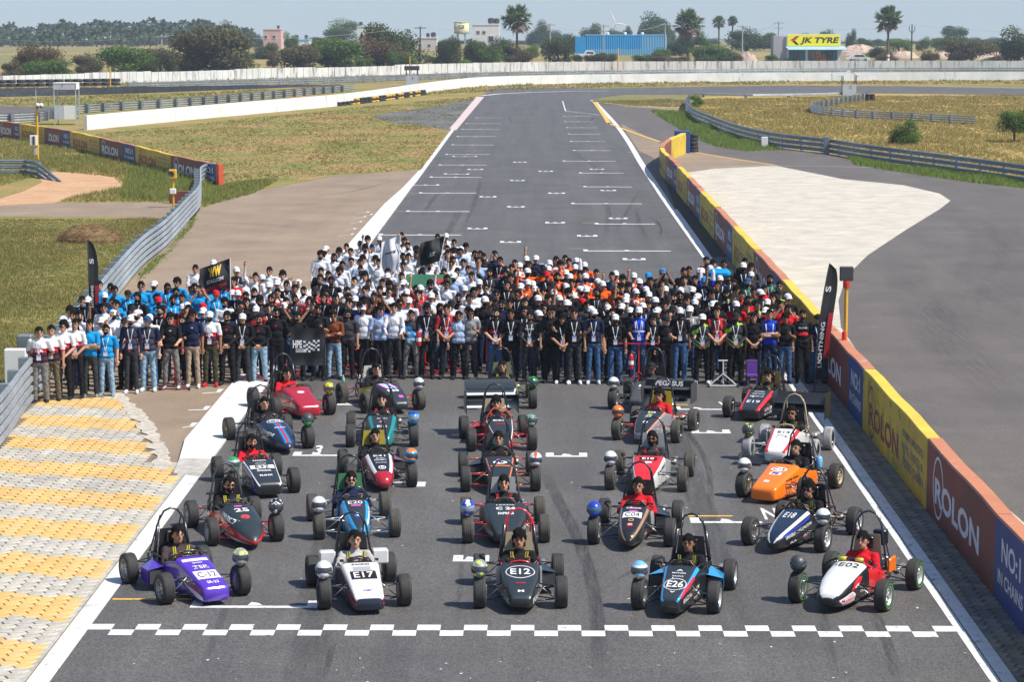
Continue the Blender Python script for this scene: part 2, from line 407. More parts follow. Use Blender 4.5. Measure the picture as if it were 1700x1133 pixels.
sheet('block_paving', [(1120, 292), (1190, 281), (1290, 276), (1400, 298), (1500, 308), (1560, 322), (1578, 334), (1560, 348), (1500, 385), (1440, 425), (1405, 460), (1392, 500), (1396, 545), (1420, 580), (1470, 650), (1530, 720), (1600, 785), (1700, 870), (1900, 1060), (2100, 1300), (1880, 1300), (1545, 800), (1392, 590), (1300, 490), (1160, 350), (1105, 300)], BLOCK, .018)

# ================================================================== road markings
RM = []
def mark(pts, m=W_PAINT, z=.020, name='painted_line'):
    o = sheet(name, pts, m, z, world=True); return o
def wline(p, q, wd, m=W_PAINT, z=.020, name='painted_line', seg=8):
    a, b = at(*p), at(*q); d = (b - a); n = Vector((d.y, -d.x, 0)).normalized() * wd / 2
    return mark([(a + n)[:2], (b + n)[:2], (b - n)[:2], (a - n)[:2]], m, z, name)
# edge lines
strip('white_edge_line', [Vector((XL, y, 0)) for y in (8, 20, 30, 40, 60)], -.30, .0, W_KERB, .022)
strip('white_edge_line', [Vector((XL, y, 0)) for y in (130, 150, 190, 235)], -.22, .03, W_KERB, .022)
strip('white_edge_line', smooth_path([at(800, 159), at(830, 156), at(880, 153.5), at(950, 151.5), at(1010, 151)], 8), -.3, .3, W_KERB, .022)
strip('white_edge_line', [Vector((XR, y, 0)) for y in (8, 30, 60, 90)], -.03, .10, W_PAINT, .022)
pr = smooth_path([Vector((XR, 88, 0)), Vector((XR, 110, 0)), Vector((5.95, 130, 0)), Vector((6.0, 150, 0)), Vector((6.15, 175, 0)), Vector((6.1, 205, 0)), at(985, 167)], 4)
strip('white_edge_line', pr, [-.03 - .09 * min(1, i / 8) for i in range(len(pr))], [.10 + .12 * min(1, i / 8) for i in range(len(pr))], W_PAINT, .022)
strip('white_edge_line', smooth_path([at(983, 166.5), at(992, 170), at(1030, 174), at(1080, 177), at(1130, 179.5)], 4), -.15, .25, W_PAINT, .022)
strip('yellow_line', smooth_path([at(985, 169), at(1000, 190), at(1010, 206)], 4), -.25, .1, Y_PAINT, .024)
strip('yellow_line', smooth_path([at(1008, 204), at(1050, 220), at(1096, 236)], 4), -.12, .12, Y_PAINT, .024)
strip('yellow_line', smooth_path([at(1041, 254), at(1092, 252)], 4), -.09, .09, Y_PAINT, .024)
strip('yellow_line', smooth_path([at(1152, 253), at(1200, 262), at(1288, 275)], 3), -.09, .09, Y_PAINT, .024)
strip('white_line', smooth_path([at(1130, 289.5), at(1190, 281), at(1290, 276)], 3), -.1, .1, W_PAINT, .026)
strip('white_line', smooth_path([at(1290, 276), at(1380, 277), at(1460, 279)], 3), -.05, .05, W_PAINT, .026)
# tapered start of the wide concrete kerb on the left
KW = [(440 / 440, 0)]
kb = MB()
Y0, Y1, Y2 = 47.0, 118.0, 140.0
ob = [(CY(48.6), XL - .62), (50.5, XL - .82), (70, XL - .80), (95, XL - .78), (115, XL - .66), (126, XL - .40), (140, XL - .25)]
for (ya, xa), (yb, xb) in zip(ob, ob[1:]):
    kb.add([(xa, ya, .012), (XL, ya, .012), (XL, yb, .012), (xb, yb, .012), (xa, ya, .075), (XL, ya, .055), (XL, yb, .055), (xb, yb, .075)], [[4, 5, 6, 7], [0, 4, 7, 3], [1, 2, 6, 5], [0, 1, 5, 4]], W_KERB)
kb.add([(XL - .62, CY(48.6), .076), (XL, CY(48.6), .056), (XL, CY(46.9), .024), (XL - .55, CY(47.3), .024)], [[0, 3, 2, 1]], CONC)
tag(kb.build('white_kerb'), kind='structure')
sheet('pink_rumble_strip', [(746, 214), (757, 217), (804, 161), (791, 161)], mat('faded pink kerb paint', (.52, .42, .42), .8, var=.25, scale=3), .026)
# start line: two rows of checks
ck = MB(); cw = 12.13 / 37.0
yA, yB, yC = at(900, 1041).y, at(900, 1050.3).y, at(900, 1059.5).y
cw = (XR - XL) / 37
for r, (ya, yb) in enumerate(((yA, yB), (yB, yC))):
    for k in range(37):
        if (k + r) % 2 == 0:
            x0 = XL + k * cw
            ck.add([(x0, ya, .021), (x0, yb, .021), (x0 + cw, yb, .021), (x0 + cw, ya, .021)], [[0, 1, 2, 3]], W_PAINT)
tag(ck.build('checkered_start_line'), kind='structure')
# grid slots: left and right rows of long boxes, short ones between
def grid_slot(name, x0, x1, y, tick=.35, wd=.10, m=W_PAINT, both=False):
    g = MB(); z = .0205
    g.add([(x0, y, z), (x0, y - wd, z), (x1, y - wd, z), (x1, y, z)], [[0, 1, 2, 3]], m)
    for xx in ([x0, x1 - .16] if both else [x0]):
        g.add([(xx, y + tick, z + .001), (xx, y - wd, z + .001), (xx + .16, y - wd, z + .001), (xx + .16, y + tick, z + .001)], [[0, 1, 2, 3]], m)
    xm = (x0 + x1) / 2
    g.add([(xm - .06, y + tick * .7, z + .001), (xm - .1, y + .02, z + .001), (xm + .12, y + .02, z + .001), (xm + .05, y + tick * .5, z + .001)], [[0, 1, 2, 3]], m)
    return tag(g.build(name), kind='structure')
def W(px, py): return at(px, py)
for a, b in [((678, 196), (836, 196)), ((773, 205.4), (832, 205.4)), ((766, 215), (829, 215)), ((758, 227), (824, 227)), ((749, 241.4), (820, 240.5)), ((739, 257.3), (814, 256.5)), ((728, 274.6), (808, 274.3)), ((713, 295), (800, 294.6)), ((695, 321.5), (791, 320.8)), ((674, 351.8), (780, 351.5)), ((628, 391), (766, 390.5)),
             ((935, 193), (981, 193.5)), ((937, 202), (985, 202.5)), ((940, 212), (991, 212.6)), ((943, 222.5), (997, 223.6)), ((946, 234.6), (1005, 235.6)), ((951, 249.5), (1014, 251)), ((934, 267), (1023, 269)), ((961, 287), (1036, 288.6)), ((968, 309.5), (1050, 312)), ((948, 337.5), (1066, 340)), ((987, 371), (1088, 374)), ((968, 414.5), (1115, 420))]:
    if a == (678, 196): a = (789, 196)
    p, q = at(*a), at(*b); grid_slot('grid_box_line', p.x, q.x, (p.y + q.y) / 2, .45, .24)
for a, b in [((751, 260), (792, 261)), ((737, 289.5), (779, 290)), ((683, 308), (729, 308)), ((776, 282), (802, 282)), ((847, 300.5), (871, 300.8)), ((852, 270), (874, 270)), ((894, 285), (918, 285.5)), ((910, 321.5), (938, 322)), ((842, 344.5), (871, 344.5)), ((796, 327.5), (824, 328)), ((776, 380.5), (809, 381)), ((905, 371), (938, 371)), ((830, 403), (865, 403.5)), ((958, 393), (992, 393)), ((1011, 363.6), (1042, 364)), ((997, 317), (1023, 317.5)), ((979, 281.5), (1003, 282)), ((1034, 432), (1072, 432)), ((895, 441), (925, 441.5)), ((745, 412), (775, 412.3))]:
    p, q = at(*a), at(*b); grid_slot('short_grid_line', p.x, q.x, (p.y + q.y) / 2, .5, .18, both=True)
for a, b, bo in [((317, 1008), (527, 1009.5), True), ((752, 931.5), (812, 932.5), True), ((1146, 867.5), (1265, 869), False), ((906, 758.5), (975, 759), True), ((1148, 719), (1213, 720.5), True), ((1118, 680), (1198, 681.5), False), ((560, 673), (596, 673), False), ((486, 757), (563, 757.5), False), ((652, 807.5), (706, 808.5), True)]:
    p, q = at(*a), at(*b); grid_slot('grid_box_line', p.x, q.x, (p.y + q.y) / 2, .33, .14, both=bo)
for a, b in [((187, 998), (320, 998)), ((1142, 859.5), (1216, 859.5)), ((1115, 674), (1142, 674)), ((600, 391), (630, 391)), ((657, 351.5), (676, 351.8)), ((680, 321), (696, 321.4)), ((945, 414), (970, 414.4)), ((966, 371), (988, 371)), ((946, 308.5), (969, 309.3))]:
    wline(a, b, .09, Y_PAINT, .0225, 'yellow_line')
for c, ch in (((528, 750), '3'), ((1279, 857), 'N'), ((1200, 672), 'v')):
    p = at(*c); Vt, Ft = text_geo(ch, .03)
    tag(link('painted_number', mesh('n', [(p.x + .28 * v[0], p.y + 1.0 * v[1], .0235) for v in Vt], Ft, [W_PAINT])), kind='structure')
wline((934, 168), (939, 184.5), .10); wline((939, 184.5), (995, 191), .12)
# short white marks beside the kerb
for p, q in [((302, 712), (322, 709)), ((312, 683), (344, 681)), ((335, 655), (366, 652)), ((560, 393), (586, 390)), ((572, 384), (590, 381)), ((580, 372), (600, 369)), ((588, 364), (607, 361)), ((592, 355), (612, 353)), ((603, 359), (618, 357)), ((520, 463), (540, 461)), ((536, 452), (556, 450)), ((545, 441), (565, 440))]:
    a, b = at(*p), at(*q); g = MB()
    g.add([(a.x, a.y, .014), (b.x, b.y - .1, .014), (b.x, b.y, .014), (a.x, a.y + .1, .014)], [[0, 1, 2, 3]], W_PAINT)
    g.add([(b.x - .1, b.y, .0145), (b.x, b.y, .0145), (b.x + .03, b.y + .45, .0145), (b.x - .1, b.y + .45, .0145)], [[0, 1, 2, 3]], W_PAINT)
    tag(g.build('short_white_mark'), kind='structure')
# tyre marks: thin bands of rubber, broken up by noise
def rubber_mat(dens):
    m = bpy.data.materials.new('rubber marks'); m.use_nodes = True; nt = m.node_tree; b = nt.nodes['Principled BSDF']
    b.inputs['Base Color'].default_value = (.028, .028, .03, 1); b.inputs['Roughness'].default_value = .7
    tc = N(nt, 'ShaderNodeTexCoord'); mp = N(nt, 'ShaderNodeMapping'); mp.inputs['Scale'].default_value = (9, .5, 1); nt.links.new(tc.outputs['Object'], mp.inputs[0])
    n = N(nt, 'ShaderNodeTexNoise', Scale=1.0, Detail=8.0, Roughness=.8); nt.links.new(mp.outputs[0], n.inputs['Vector'])
    mr = N(nt, 'ShaderNodeMapRange'); mr.inputs[1].default_value = .35; mr.inputs[2].default_value = .75; mr.inputs[3].default_value = 0; mr.inputs[4].default_value = dens
    nt.links.new(n.outputs['Fac'], mr.inputs[0]); at_ = N(nt, 'ShaderNodeAttribute', attribute_name='fade')
    mu = N(nt, 'ShaderNodeMath', operation='MULTIPLY'); nt.links.new(mr.outputs[0], mu.inputs[0]); nt.links.new(at_.outputs['Fac'], mu.inputs[1])
    nt.links.new(mu.outputs[0], b.inputs['Alpha']); return m
RB1, RB2, RB3 = rubber_mat(.42), rubber_mat(.8), rubber_mat(.16)
def skid(pts, wd, m=RB1, z=.019):
    P = smooth_path([at(*p) for p in pts], 1.0); V = []; Fc = []; fd = []
    for i, p in enumerate(P):
        d = P[min(i + 1, len(P) - 1)] - P[max(i - 1, 0)]; n = Vector((d.y, -d.x, 0)).normalized(); u = i / (len(P) - 1); e = min(1, 4 * u, 4 * (1 - u))
        for q, f in ((-.5, 0), (-.3, 1), (.3, 1), (.5, 0)): V.append((p.x + n.x * wd * q * 1.15, p.y + n.y * wd * q * 1.15, z)); fd.append(f * e)
        if i:
            for c in range(3): k = 4 * i + c; Fc.append([k - 4, k - 3, k + 1, k])
    me = mesh('tyre_mark', V, Fc, [m]); a = me.attributes.new('fade', 'FLOAT', 'POINT'); a.data.foreach_set('value', fd)
    tag(link('tyre_mark', me), kind='structure')
for i, (pts, wd, m) in enumerate([([(540, 1133), (548, 1090), (554, 1066)], .10, RB2), ([(495, 1200), (520, 1030), (545, 900), (575, 760)], .55, RB1), ([(995, 1133), (990, 1010), (965, 910), (925, 830), (895, 770)], .22, RB2), ([(1490, 1133), (1470, 1060), (1440, 1000)], .16, RB2), ([(1390, 1133), (1370, 1050), (1352, 960)], .14, RB1),
        ([(1240, 1100), (1200, 960), (1170, 860), (1130, 740), (1110, 640)], .5, RB1), ([(985, 990), (1050, 950), (1110, 905)], .08, RB1), ([(760, 1050), (765, 960), (772, 860)], .08, RB1), ([(330, 1133), (372, 1020), (420, 900)], .12, RB1), ([(1180, 850), (1176, 780), (1150, 730), (1120, 700)], .12, RB2),
        ([(1005, 400), (1010, 350), (1000, 330)], .25, RB1), ([(1075, 400), (1062, 372), (1055, 345)], .2, RB1), ([(1096, 395), (1097, 380), (1090, 368), (1075, 360)], .12, RB2), ([(735, 400), (752, 372), (765, 345)], .3, RB1), ([(700, 360), (720, 330), (735, 315)], .25, RB1), ([(880, 307), (940, 309), (1010, 305)], .6, RB1), ([(1000, 300), (990, 280), (965, 262), (940, 250)], .15, RB1), ([(845, 190), (850, 204), (870, 206), (895, 200)], .2, RB1), ([(985, 195), (980, 201), (970, 202)], .2, RB2), ([(765, 390), (790, 330), (800, 290)], .2, RB1), ([(1020, 390), (1048, 340), (1060, 320)], .18, RB1)]):
    skid(pts, wd, m, .0182 + i * .00002)
for i, (pts, wd) in enumerate([([(318, 370), (420, 372), (520, 380)], .12), ([(300, 418), (350, 417)], .5), ([(345, 420), (378, 416)], .3), ([(260, 500), (420, 512), (470, 500)], .10), ([(420, 330), (560, 322), (660, 300)], .14)]): skid(pts, wd, RB2, .0165)
lt = MB(); r_ = random.Random(8)
for k in range(420):   # grit and paper scraps lying on the road
    x, y = r_.uniform(XL - 3, XR), 30 + 80 * r_.random() ** 1.6; a = r_.random() * 6.3; q = r_.uniform(.008, .028)
    lt.add([(x + q * math.cos(a + t) * r_.uniform(.5, 1.3), y + q * math.sin(a + t) * r_.uniform(.8, 2), .0245 + r_.random() * .004) for t in (0, 1.6, 3.1, 4.6)], [[0, 1, 2, 3]], W_PAINT if r_.random() < .6 else mat('grit', (.33, .29, .24), .9))
tag(lt.build('grit'), kind='stuff')
# wear marks on the road behind the wall
for i, pts in enumerate([[(1380, 330), (1560, 350), (1640, 400), (1600, 480), (1580, 560), (1700, 640), (1800, 700)], [(1500, 420), (1520, 500), (1620, 620), (1760, 720)], [(1640, 350), (1690, 420), (1660, 520), (1750, 600)]]):
    skid(pts, 1.6, RB3, .0150 + i * .0003)

# ================================================================== hexagonal pavers
PY = [mat('yellow paver %s' % n, c, .85, var=.14, scale=12, bump=.3, big=.1) for n, c in (('a', (.58, .37, .13)), ('b', (.61, .39, .145)), ('c', (.54, .345, .12)), ('d', (.58, .385, .17)))]
PG = [mat('grey paver %s' % n, c, .88, var=.2, scale=12, bump=.35, big=.12) for n, c in (('a', (.40, .375, .32)), ('b', (.45, .42, .36)), ('c', (.37, .35, .31)), ('d', (.43, .395, .33)))]
PD = [mat('dark paver %s' % n, c, .85, var=.25, scale=12, bump=.4, big=.15) for n, c in (('a', (.20, .185, .155)), ('b', (.25, .22, .17)), ('c', (.16, .15, .135)), ('d', (.22, .20, .175)))]
JOINT = mat('soil joints', (.17, .13, .09), .95, var=.3, scale=10)
JOINT_D = mat('dark soil joints', (.07, .06, .045), .95, var=.3, scale=10)

def inpoly(x, y, P):
    c = False; j = len(P) - 1
    for i in range(len(P)):
        if (P[i][1] > y) != (P[j][1] > y) and x < (P[j][0] - P[i][0]) * (y - P[i][1]) / (P[j][1] - P[i][1]) + P[i][0]: c = not c
        j = i
    return c

def paver_me(m, r, t=.03, gap=.93):
    V = []
    for rr, z in ((gap, -.01), (gap, t - .006), (gap * .93, t)):
        for k in range(6):
            a = PI / 3 * k; V.append((r * rr * math.cos(a), r * rr * math.sin(a), z))
    Fc = [[12, 13, 14, 15, 16, 17]] + [[j * 6 + k, j * 6 + (k + 1) % 6, j * 6 + 6 + (k + 1) % 6, j * 6 + 6 + k] for j in range(2) for k in range(6)]
    return V, Fc

def pave(parent, poly, r, mats_of, ztop, nsingle, ylimit=1e9):
    """hexagons (corner to the side); the nearest nsingle as parts, the rest joined"""
    cells = []
    x0 = min(p[0] for p in poly); x1 = max(p[0] for p in poly); y0 = min(p[1] for p in poly); y1 = min(ylimit, max(p[1] for p in poly))
    i = 0; dx = 1.5 * r; dy = math.sqrt(3) * r
    while x0 + i * dx < x1:
        y = y0 + (dy / 2 if i % 2 else 0)
        while y < y1:
            x = x0 + i * dx
            if inpoly(x, y, poly): cells.append((x, y))
            y += dy
        i += 1
    def vis(c):
        px = 893 + c[0] / c[1] * F; py = 25 + F * CH / c[1]
        return 0 if (-20 < px < 1720 and py < 1150) else 1
    cells.sort(key=lambda c: (vis(c), c[1]))
    meshes = {}
    rr = random.Random(5)
    rest = MB()
    for n, (x, y) in enumerate(cells):
        ms = mats_of(x, y, rr); m = ms[rr.randrange(len(ms))]
        dz = rr.uniform(-.002, .003); tx, ty = rr.uniform(-.008, .008), rr.uniform(-.008, .008)
        if n < nsingle and vis((x, y)) == 0:
            if m.name not in meshes:
                Vv, Fv = paver_me(m, r); meshes[m.name] = mesh('paver', Vv, Fv, [m])
            o = link('paver', meshes[m.name], parent, (x, y, ztop + dz), (tx, ty, rr.uniform(-.03, .03)))
        else:
            V = []; 
            for q, z in ((.93, -.008), (.88, .026)):
                for k in range(6):
                    a = PI / 3 * k; V.append((x + r * q * math.cos(a), y + r * q * math.sin(a), ztop + dz + z + tx * r * math.cos(a) + ty * r * math.sin(a)))
            rest.add(V, [[6, 7, 8, 9, 10, 11]] + [[k, (k + 1) % 6, 6 + (k + 1) % 6, 6 + k] for k in range(6)], m)
    if rest.V: tag(rest.build('paver_field', parent), kind='stuff')

lp = [at(*p) for p in ((40, 1150), (268, 790), (255, 745), (238, 715), (215, 685), (200, 660), (55, 668), (0, 745), (-330, 1150))]
lp = [(p.x, p.y) for p in lp]
runoff = sheet('paved_runoff', [(XL - .31, 25), (XL - .31, 48.0)] + [tuple(at(*p)[:2]) for p in ((272, 784), (262, 745), (246, 716), (225, 685), (208, 655), (51, 664))] + [tuple(at(0, 748)[:2]), (-11.5, 40), (-11.5, 25)], JOINT, .024, world=True)
def lm(x, y, rr):
    P = (y + 1.109) / 1.0166 + .28 * x / 1.0083
    return PY if ((P - 31.13) % 2.65) < 1.38 else PG
lpoly = [(XL - .47, 27), (XL - .47, 46.6), (XL - .75, 48.2)] + [tuple(at(*p)[:2]) for p in ((250, 772), (240, 738), (228, 712), (212, 690), (198, 662), (58, 668), (0, 752))] + [(-11.2, 40), (-11.2, 27)]
pave(runoff, lpoly, .148, lm, .012, 300)
# ragged cement edge between pavers and asphalt
ce = smooth_path([at(*p) for p in ((196, 655), (215, 675), (240, 700), (255, 725), (270, 760), (274, 784))], .25)
rr = random.Random(3)
strip('cement_edge', ce, [-.05 - rr.random() * .12 for _ in ce], [.06 + rr.random() * .22 for _ in ce], mat('cement rubble', (.42, .38, .32), .9, var=.3, scale=9, bump=.6), .040)
strip('cement_border', [Vector((XL - .31, 20, 0)), Vector((XL - .31, 47.2, 0))], -.13, .0, CONC, .030)
# right hand verge of dark pavers between kerb and wall
vp = [(6.15, 26), (6.15, 112), (6.65, 134), (6.79, 128), (6.79, 26)]
verge = sheet('verge', vp, JOINT_D, .012, world=True)
pave(verge, [(6.25, 26), (6.25, 90), (6.78, 90), (6.78, 26)], .148, lambda x, y, r_: PD, 0.0, 300)
kr = MB(); y = 27.0
while y < 112:
    h = .05
    kr.add([(XR + .11, y, .03), (6.21, y, .04), (6.21, y + .325, .04), (XR + .11, y + .325, .03), (XR + .11, y, .0), (6.21, y, 0), (6.21, y + .325, 0)], [[0, 1, 2, 3], [4, 5, 1, 0], [5, 6, 2, 1]], B_KERB)
    y += .332
tag(kr.build('kerb_blocks'), kind='structure')
# ================================================================== painted walls
BRICKRED = paint_mat('brick red wall paint', (.215, .050, .032), (.11, .06, .05), .36, 2.4)
YELWALL = paint_mat('yellow wall paint', (.66, .46, .030), (.36, .25, .05), .38, 2.4)
BLUEWALL = paint_mat('blue wall paint', (.018, .068, .24), (.06, .09, .16), .34, 2.6)
COP_R = paint_mat('orange coping paint', (.50, .19, .095), (.42, .36, .30), .25, 3.0)
COP_Y = paint_mat('yellow coping paint', (.72, .48, .05), (.5, .42, .25), .2, 3.0)
REDWALL = paint_mat('red wall end paint', (.60, .09, .03), (.4, .3, .25), .1, 3.0)
LET_W = mat('white lettering paint', (.70, .70, .74), .6, var=.12, scale=7)
LET_R = mat('dark red lettering paint', (.26, .045, .025), .6, var=.2, scale=7)
LET_B = mat('grey blue lettering paint', (.13, .15, .16), .6, var=.2, scale=7)
WHITEWALL = paint_mat('whitewashed wall', (.70, .70, .69), (.42, .41, .39), .22, 1.6, .8, drip=True)
OLDWHITE = paint_mat('stained whitewash', (.62, .62, .60), (.24, .23, .22), .34, 1.6, .9, drip=True)

def offs(path, d):
    out = []
    for i, p in enumerate(path):
        t = path[min(i + 1, len(path) - 1)] - path[max(i - 1, 0)]; n = Vector((t.y, -t.x, 0)).normalized()
        out.append(Vector((p.x + n.x * d, p.y + n.y * d, p.z)))
    return out

def cum(path):
    s = [0.0]
    for a, b in zip(path, path[1:]): s.append(s[-1] + (b - a).length)
    return s
def along(path, S, t):
    t = max(0, min(S[-1], t))
    for i in range(len(S) - 1):
        if t <= S[i + 1] + 1e-9:
            d = path[i + 1] - path[i]; k = (t - S[i]) / max(1e-9, S[i + 1] - S[i])
            dn = Vector((d.x, d.y, 0)).normalized(); return path[i] + d * k, dn
    return path[-1], (path[-1] - path[-2]).normalized()

def wall_text(parent, path, S, t0, t1, side, thick, z0, h, txt, m, bold=.02, circle=False, seedz=0, name='lettering'):
    """lettering painted on the wall face between t0 and t1 (read left to right for a viewer on that side)"""
    Vt, Ft = text_geo(txt, bold); x0 = min(v[0] for v in Vt); x1 = max(v[0] for v in Vt); y0 = min(v[1] for v in Vt); y1 = max(v[1] for v in Vt)
    V = []
    for x, y in Vt:
        u = (x - x0) / (x1 - x0); v = (y - y0) / (y1 - y0)
        t = t0 + (t1 - t0) * u
        p, d = along(path, S, t); n = Vector((d.y, -d.x, 0)) * side
        V.append(p + n * (thick + .004) + Vector((0, 0, z0 + h * v)))
    o = link(name, mesh('lettering', V, Ft, [m]), parent); return o

def ring_mark(parent, path, S, tc_, rt, zc, rz, side, thick, m):
    V = []; Fc = []; n_ = 28
    for k in range(n_):
        a = 2 * PI * k / n_
        for q in (1, .86):
            p, d = along(path, S, tc_ + rt * q * math.cos(a)); n = Vector((d.y, -d.x, 0)) * side
            V.append(p + n * (thick + .003) + Vector((0, 0, zc + rz * (1 - (1 - q) * .7) * math.sin(a))))
    for k in range(n_): Fc.append([2 * k, 2 * ((k + 1) % n_), 2 * ((k + 1) % n_) + 1, 2 * k + 1])
    link('emblem_ring', mesh('ring', V, Fc, [m]), parent)

def painted_wall(name, label, path, secs, h, thick, side, group=None, both=False):
    """secs: list of (kind, length). The wall face with the writing is on `side` (+1 right of the path, -1 left)"""
    root = empty(name, path[0]); tag(root, label, 'wall', group)
    bpy.context.view_layer.update()
    inv = root.location.copy()
    P = [p - inv for p in path]; S = cum(P); t = 0
    for kind, L in secs:
        t1 = min(S[-1], t + L)
        if t1 - t < .05: break
        m, c = {'r': (BRICKRED, COP_R), 'y': (YELWALL, COP_Y), 'b': (BLUEWALL, COP_R), 'e': (REDWALL, REDWALL), 'B': (BLUEWALL, BLUEWALL)}[kind]
        n = max(1, int((t1 - t) / 1.2)); mb = MB(); rows = []
        for k in range(n + 1):
            p, d = along(P, S, t + (t1 - t) * k / n + (.004 if k == 0 else 0)); nn = Vector((d.y, -d.x, 0))
            wz = .018 * math.sin((t + k) * 1.7)
            a = p + nn * side * thick; b = p
            rows.append([a, b, a + Vector((0, 0, h + wz)) - nn * side * .02, b + Vector((0, 0, h + wz)) + nn * side * .02, a + Vector((0, 0, h - .03 + wz)), b + Vector((0, 0, h - .03 + wz))])
        for k in range(n):
            A, B = rows[k], rows[k + 1]
            V = A + B
            mb.add(V, [[0, 6, 10, 4]], m); mb.add(V, [[7, 1, 5, 11]], m)
            mb.add(V, [[4, 10, 8, 2]], c); mb.add(V, [[2, 8, 9, 3]], c); mb.add(V, [[3, 9, 11, 5]], c)
            if k == 0: mb.add(V, [[0, 4, 2, 3, 5, 1]], m)
            if k == n - 1: mb.add(V, [[7, 11, 9, 8, 10, 6]], m)
        sec = mb.build('wall_section', root)
        bm = bmesh.new(); bm.from_mesh(sec.data); bmesh.ops.remove_doubles(bm, verts=bm.verts, dist=.0005); bmesh.ops.recalc_face_normals(bm, faces=bm.faces); bm.to_mesh(sec.data); bm.free()
        L_ = t1 - t
        if L_ > 1.2:
            sides = [side]
            for sd in sides:
                def tt(a, b):
                    # reading direction: for a viewer on that side, left to right
                    return (t + L_ * (1 - a), t + L_ * (1 - b)) if RD < 0 else (t + L_ * a, t + L_ * b)
                th = thick if sd == side else 0
                RD = -1 if sd > 0 else 1
                RD *= READ
                if kind == 'r':
                    a, b = tt(.14, .80); wall_text(root, P, S, a, b, sd, th, h * (.26 - TS), h * (.36 + 1.6 * TS), 'ROLON', LET_W, .045 + TS * .2)
                    rt = L_ * .085; c_, _ = tt(.19, 0); ring_mark(root, P, S, c_, rt, h * .5, h * .42, sd, th, LET_W)
                elif kind == 'y':
                    a, b = tt(.12, .60); wall_text(root, P, S, a, b, sd, th, h * (.22 - TS * .5), h * (.38 + TS), 'ROLON', LET_R, .045 + TS * .2)
                    rt = L_ * .065; c_, _ = tt(.16, 0); ring_mark(root, P, S, c_, rt, h * .46, h * .42, sd, th, LET_R)
                    for q, line in enumerate(('CHAINS, SPROCKETS', 'KITS, DISCS &', 'TYRES CHAIN')):
                        a, b = tt(.66, .95); wall_text(root, P, S, a, b, sd, th, h * (.64 - .20 * q), h * .13, line, LET_B, .02)
                elif kind == 'b':
                    a, b = tt(.22, .80); wall_text(root, P, S, a, b, sd, th, h * .52, h * .28, 'NO:1', LET_W, .03)
                    a, b = tt(.12, .88); wall_text(root, P, S, a, b, sd, th, h * .24, h * .17, 'IN CHAINS', LET_W, .03)
        t = t1
    return root
READ = 1; TS = 0.0
pw = [Vector((6.79, CY(y), 0)) for y in range(27, 128, 4)] + smooth_path([Vector((6.79, CY(128), 0)), Vector((6.68, CY(136), 0)), Vector((6.96, CY(143), 0)), Vector((7.76, CY(150), 0)), Vector((8.78, CY(156), 0)), Vector((9.28, CY(159), 0))], 1.5)
# face with writing is the left (track) side of a path heading +Y: side = -1 -> normal (-1,0); build it with the wall body to the right
pw2 = offs(pw, .27)
secs = []
# from Y=27: yellow..34.9 blue..37.4 brown..43.9 yellow..52.5 blue..55 ...
secs = [('y', 8.03), ('b', 2.54), ('r', 6.6)]
for k in range(8): secs += [('y', 8.75), ('b', 2.54), ('r', 6.6)]
wl = sum(s[1] for s in secs)
READ = -1
painted_wall('pit_wall', 'long pit wall right of the cars, painted brick red, yellow and blue with orange coping', pw2, secs[:-1] + [('y', 40)], 1.28, .27, -1)
# blue end slab
e = empty('wall_end_block', at(1131, 254)); tag(e, 'bright blue boxy end block closing the far end of the pit wall', 'barrier')
b = MB(); b.box((.05, 0, .7), (.95, .9, 1.4), BLUEWALL, bev=.03); b.build('block', e)
b = MB(); b.box((.16, -.47, .7), (.06, .05, 1.4), BLUEWALL); b.build('rib', e)
# left wall: writing faces the camera
lw = [at(-150, 172, .95), at(-60, 190, .95), at(0, 205, .95), at(75, 215, .95), at(117, 222, .95), at(224, 247, .95), at(285, 263, .95), at(343, 275, .95), at(363, 278.5, .95)]
lw = [Vector((p.x, p.y, 0)) for p in lw]
bound = [(-150, 'y'), (-118, 'r'), (-60, 'b'), (-45, 'y'), (0, 'r'), (23, 'b'), (32, 'y'), (73, 'r'), (103, 'b'), (117, 'y'), (165, 'r'), (204, 'b'), (225, 'y'), (284, 'r'), (335, 'b'), (357, 'e')]
Sl = cum(lw); fx = []
for i in range(400):
    t = Sl[-1] * i / 399; p, _ = along(lw, Sl, t); fx.append((893 + p.x / p.y * F, t))
def t_at(px): return min(fx, key=lambda q: abs(q[0] - px))[1]
ss = []
for i, (px, k) in enumerate(bound):
    nx = bound[i + 1][0] if i + 1 < len(bound) else 364
    ss.append((k, t_at(nx) - t_at(px) + (1 if i + 1 == len(bound) else 0)))
READ = 1
SIDE = 1
lwp = offs(lw, -.25)
READ = -1; TS = .06
painted_wall('advertising_wall', 'curving low wall painted brick red, blue and yellow in the grass at far left', lwp, ss, 1.12, .25, 1)

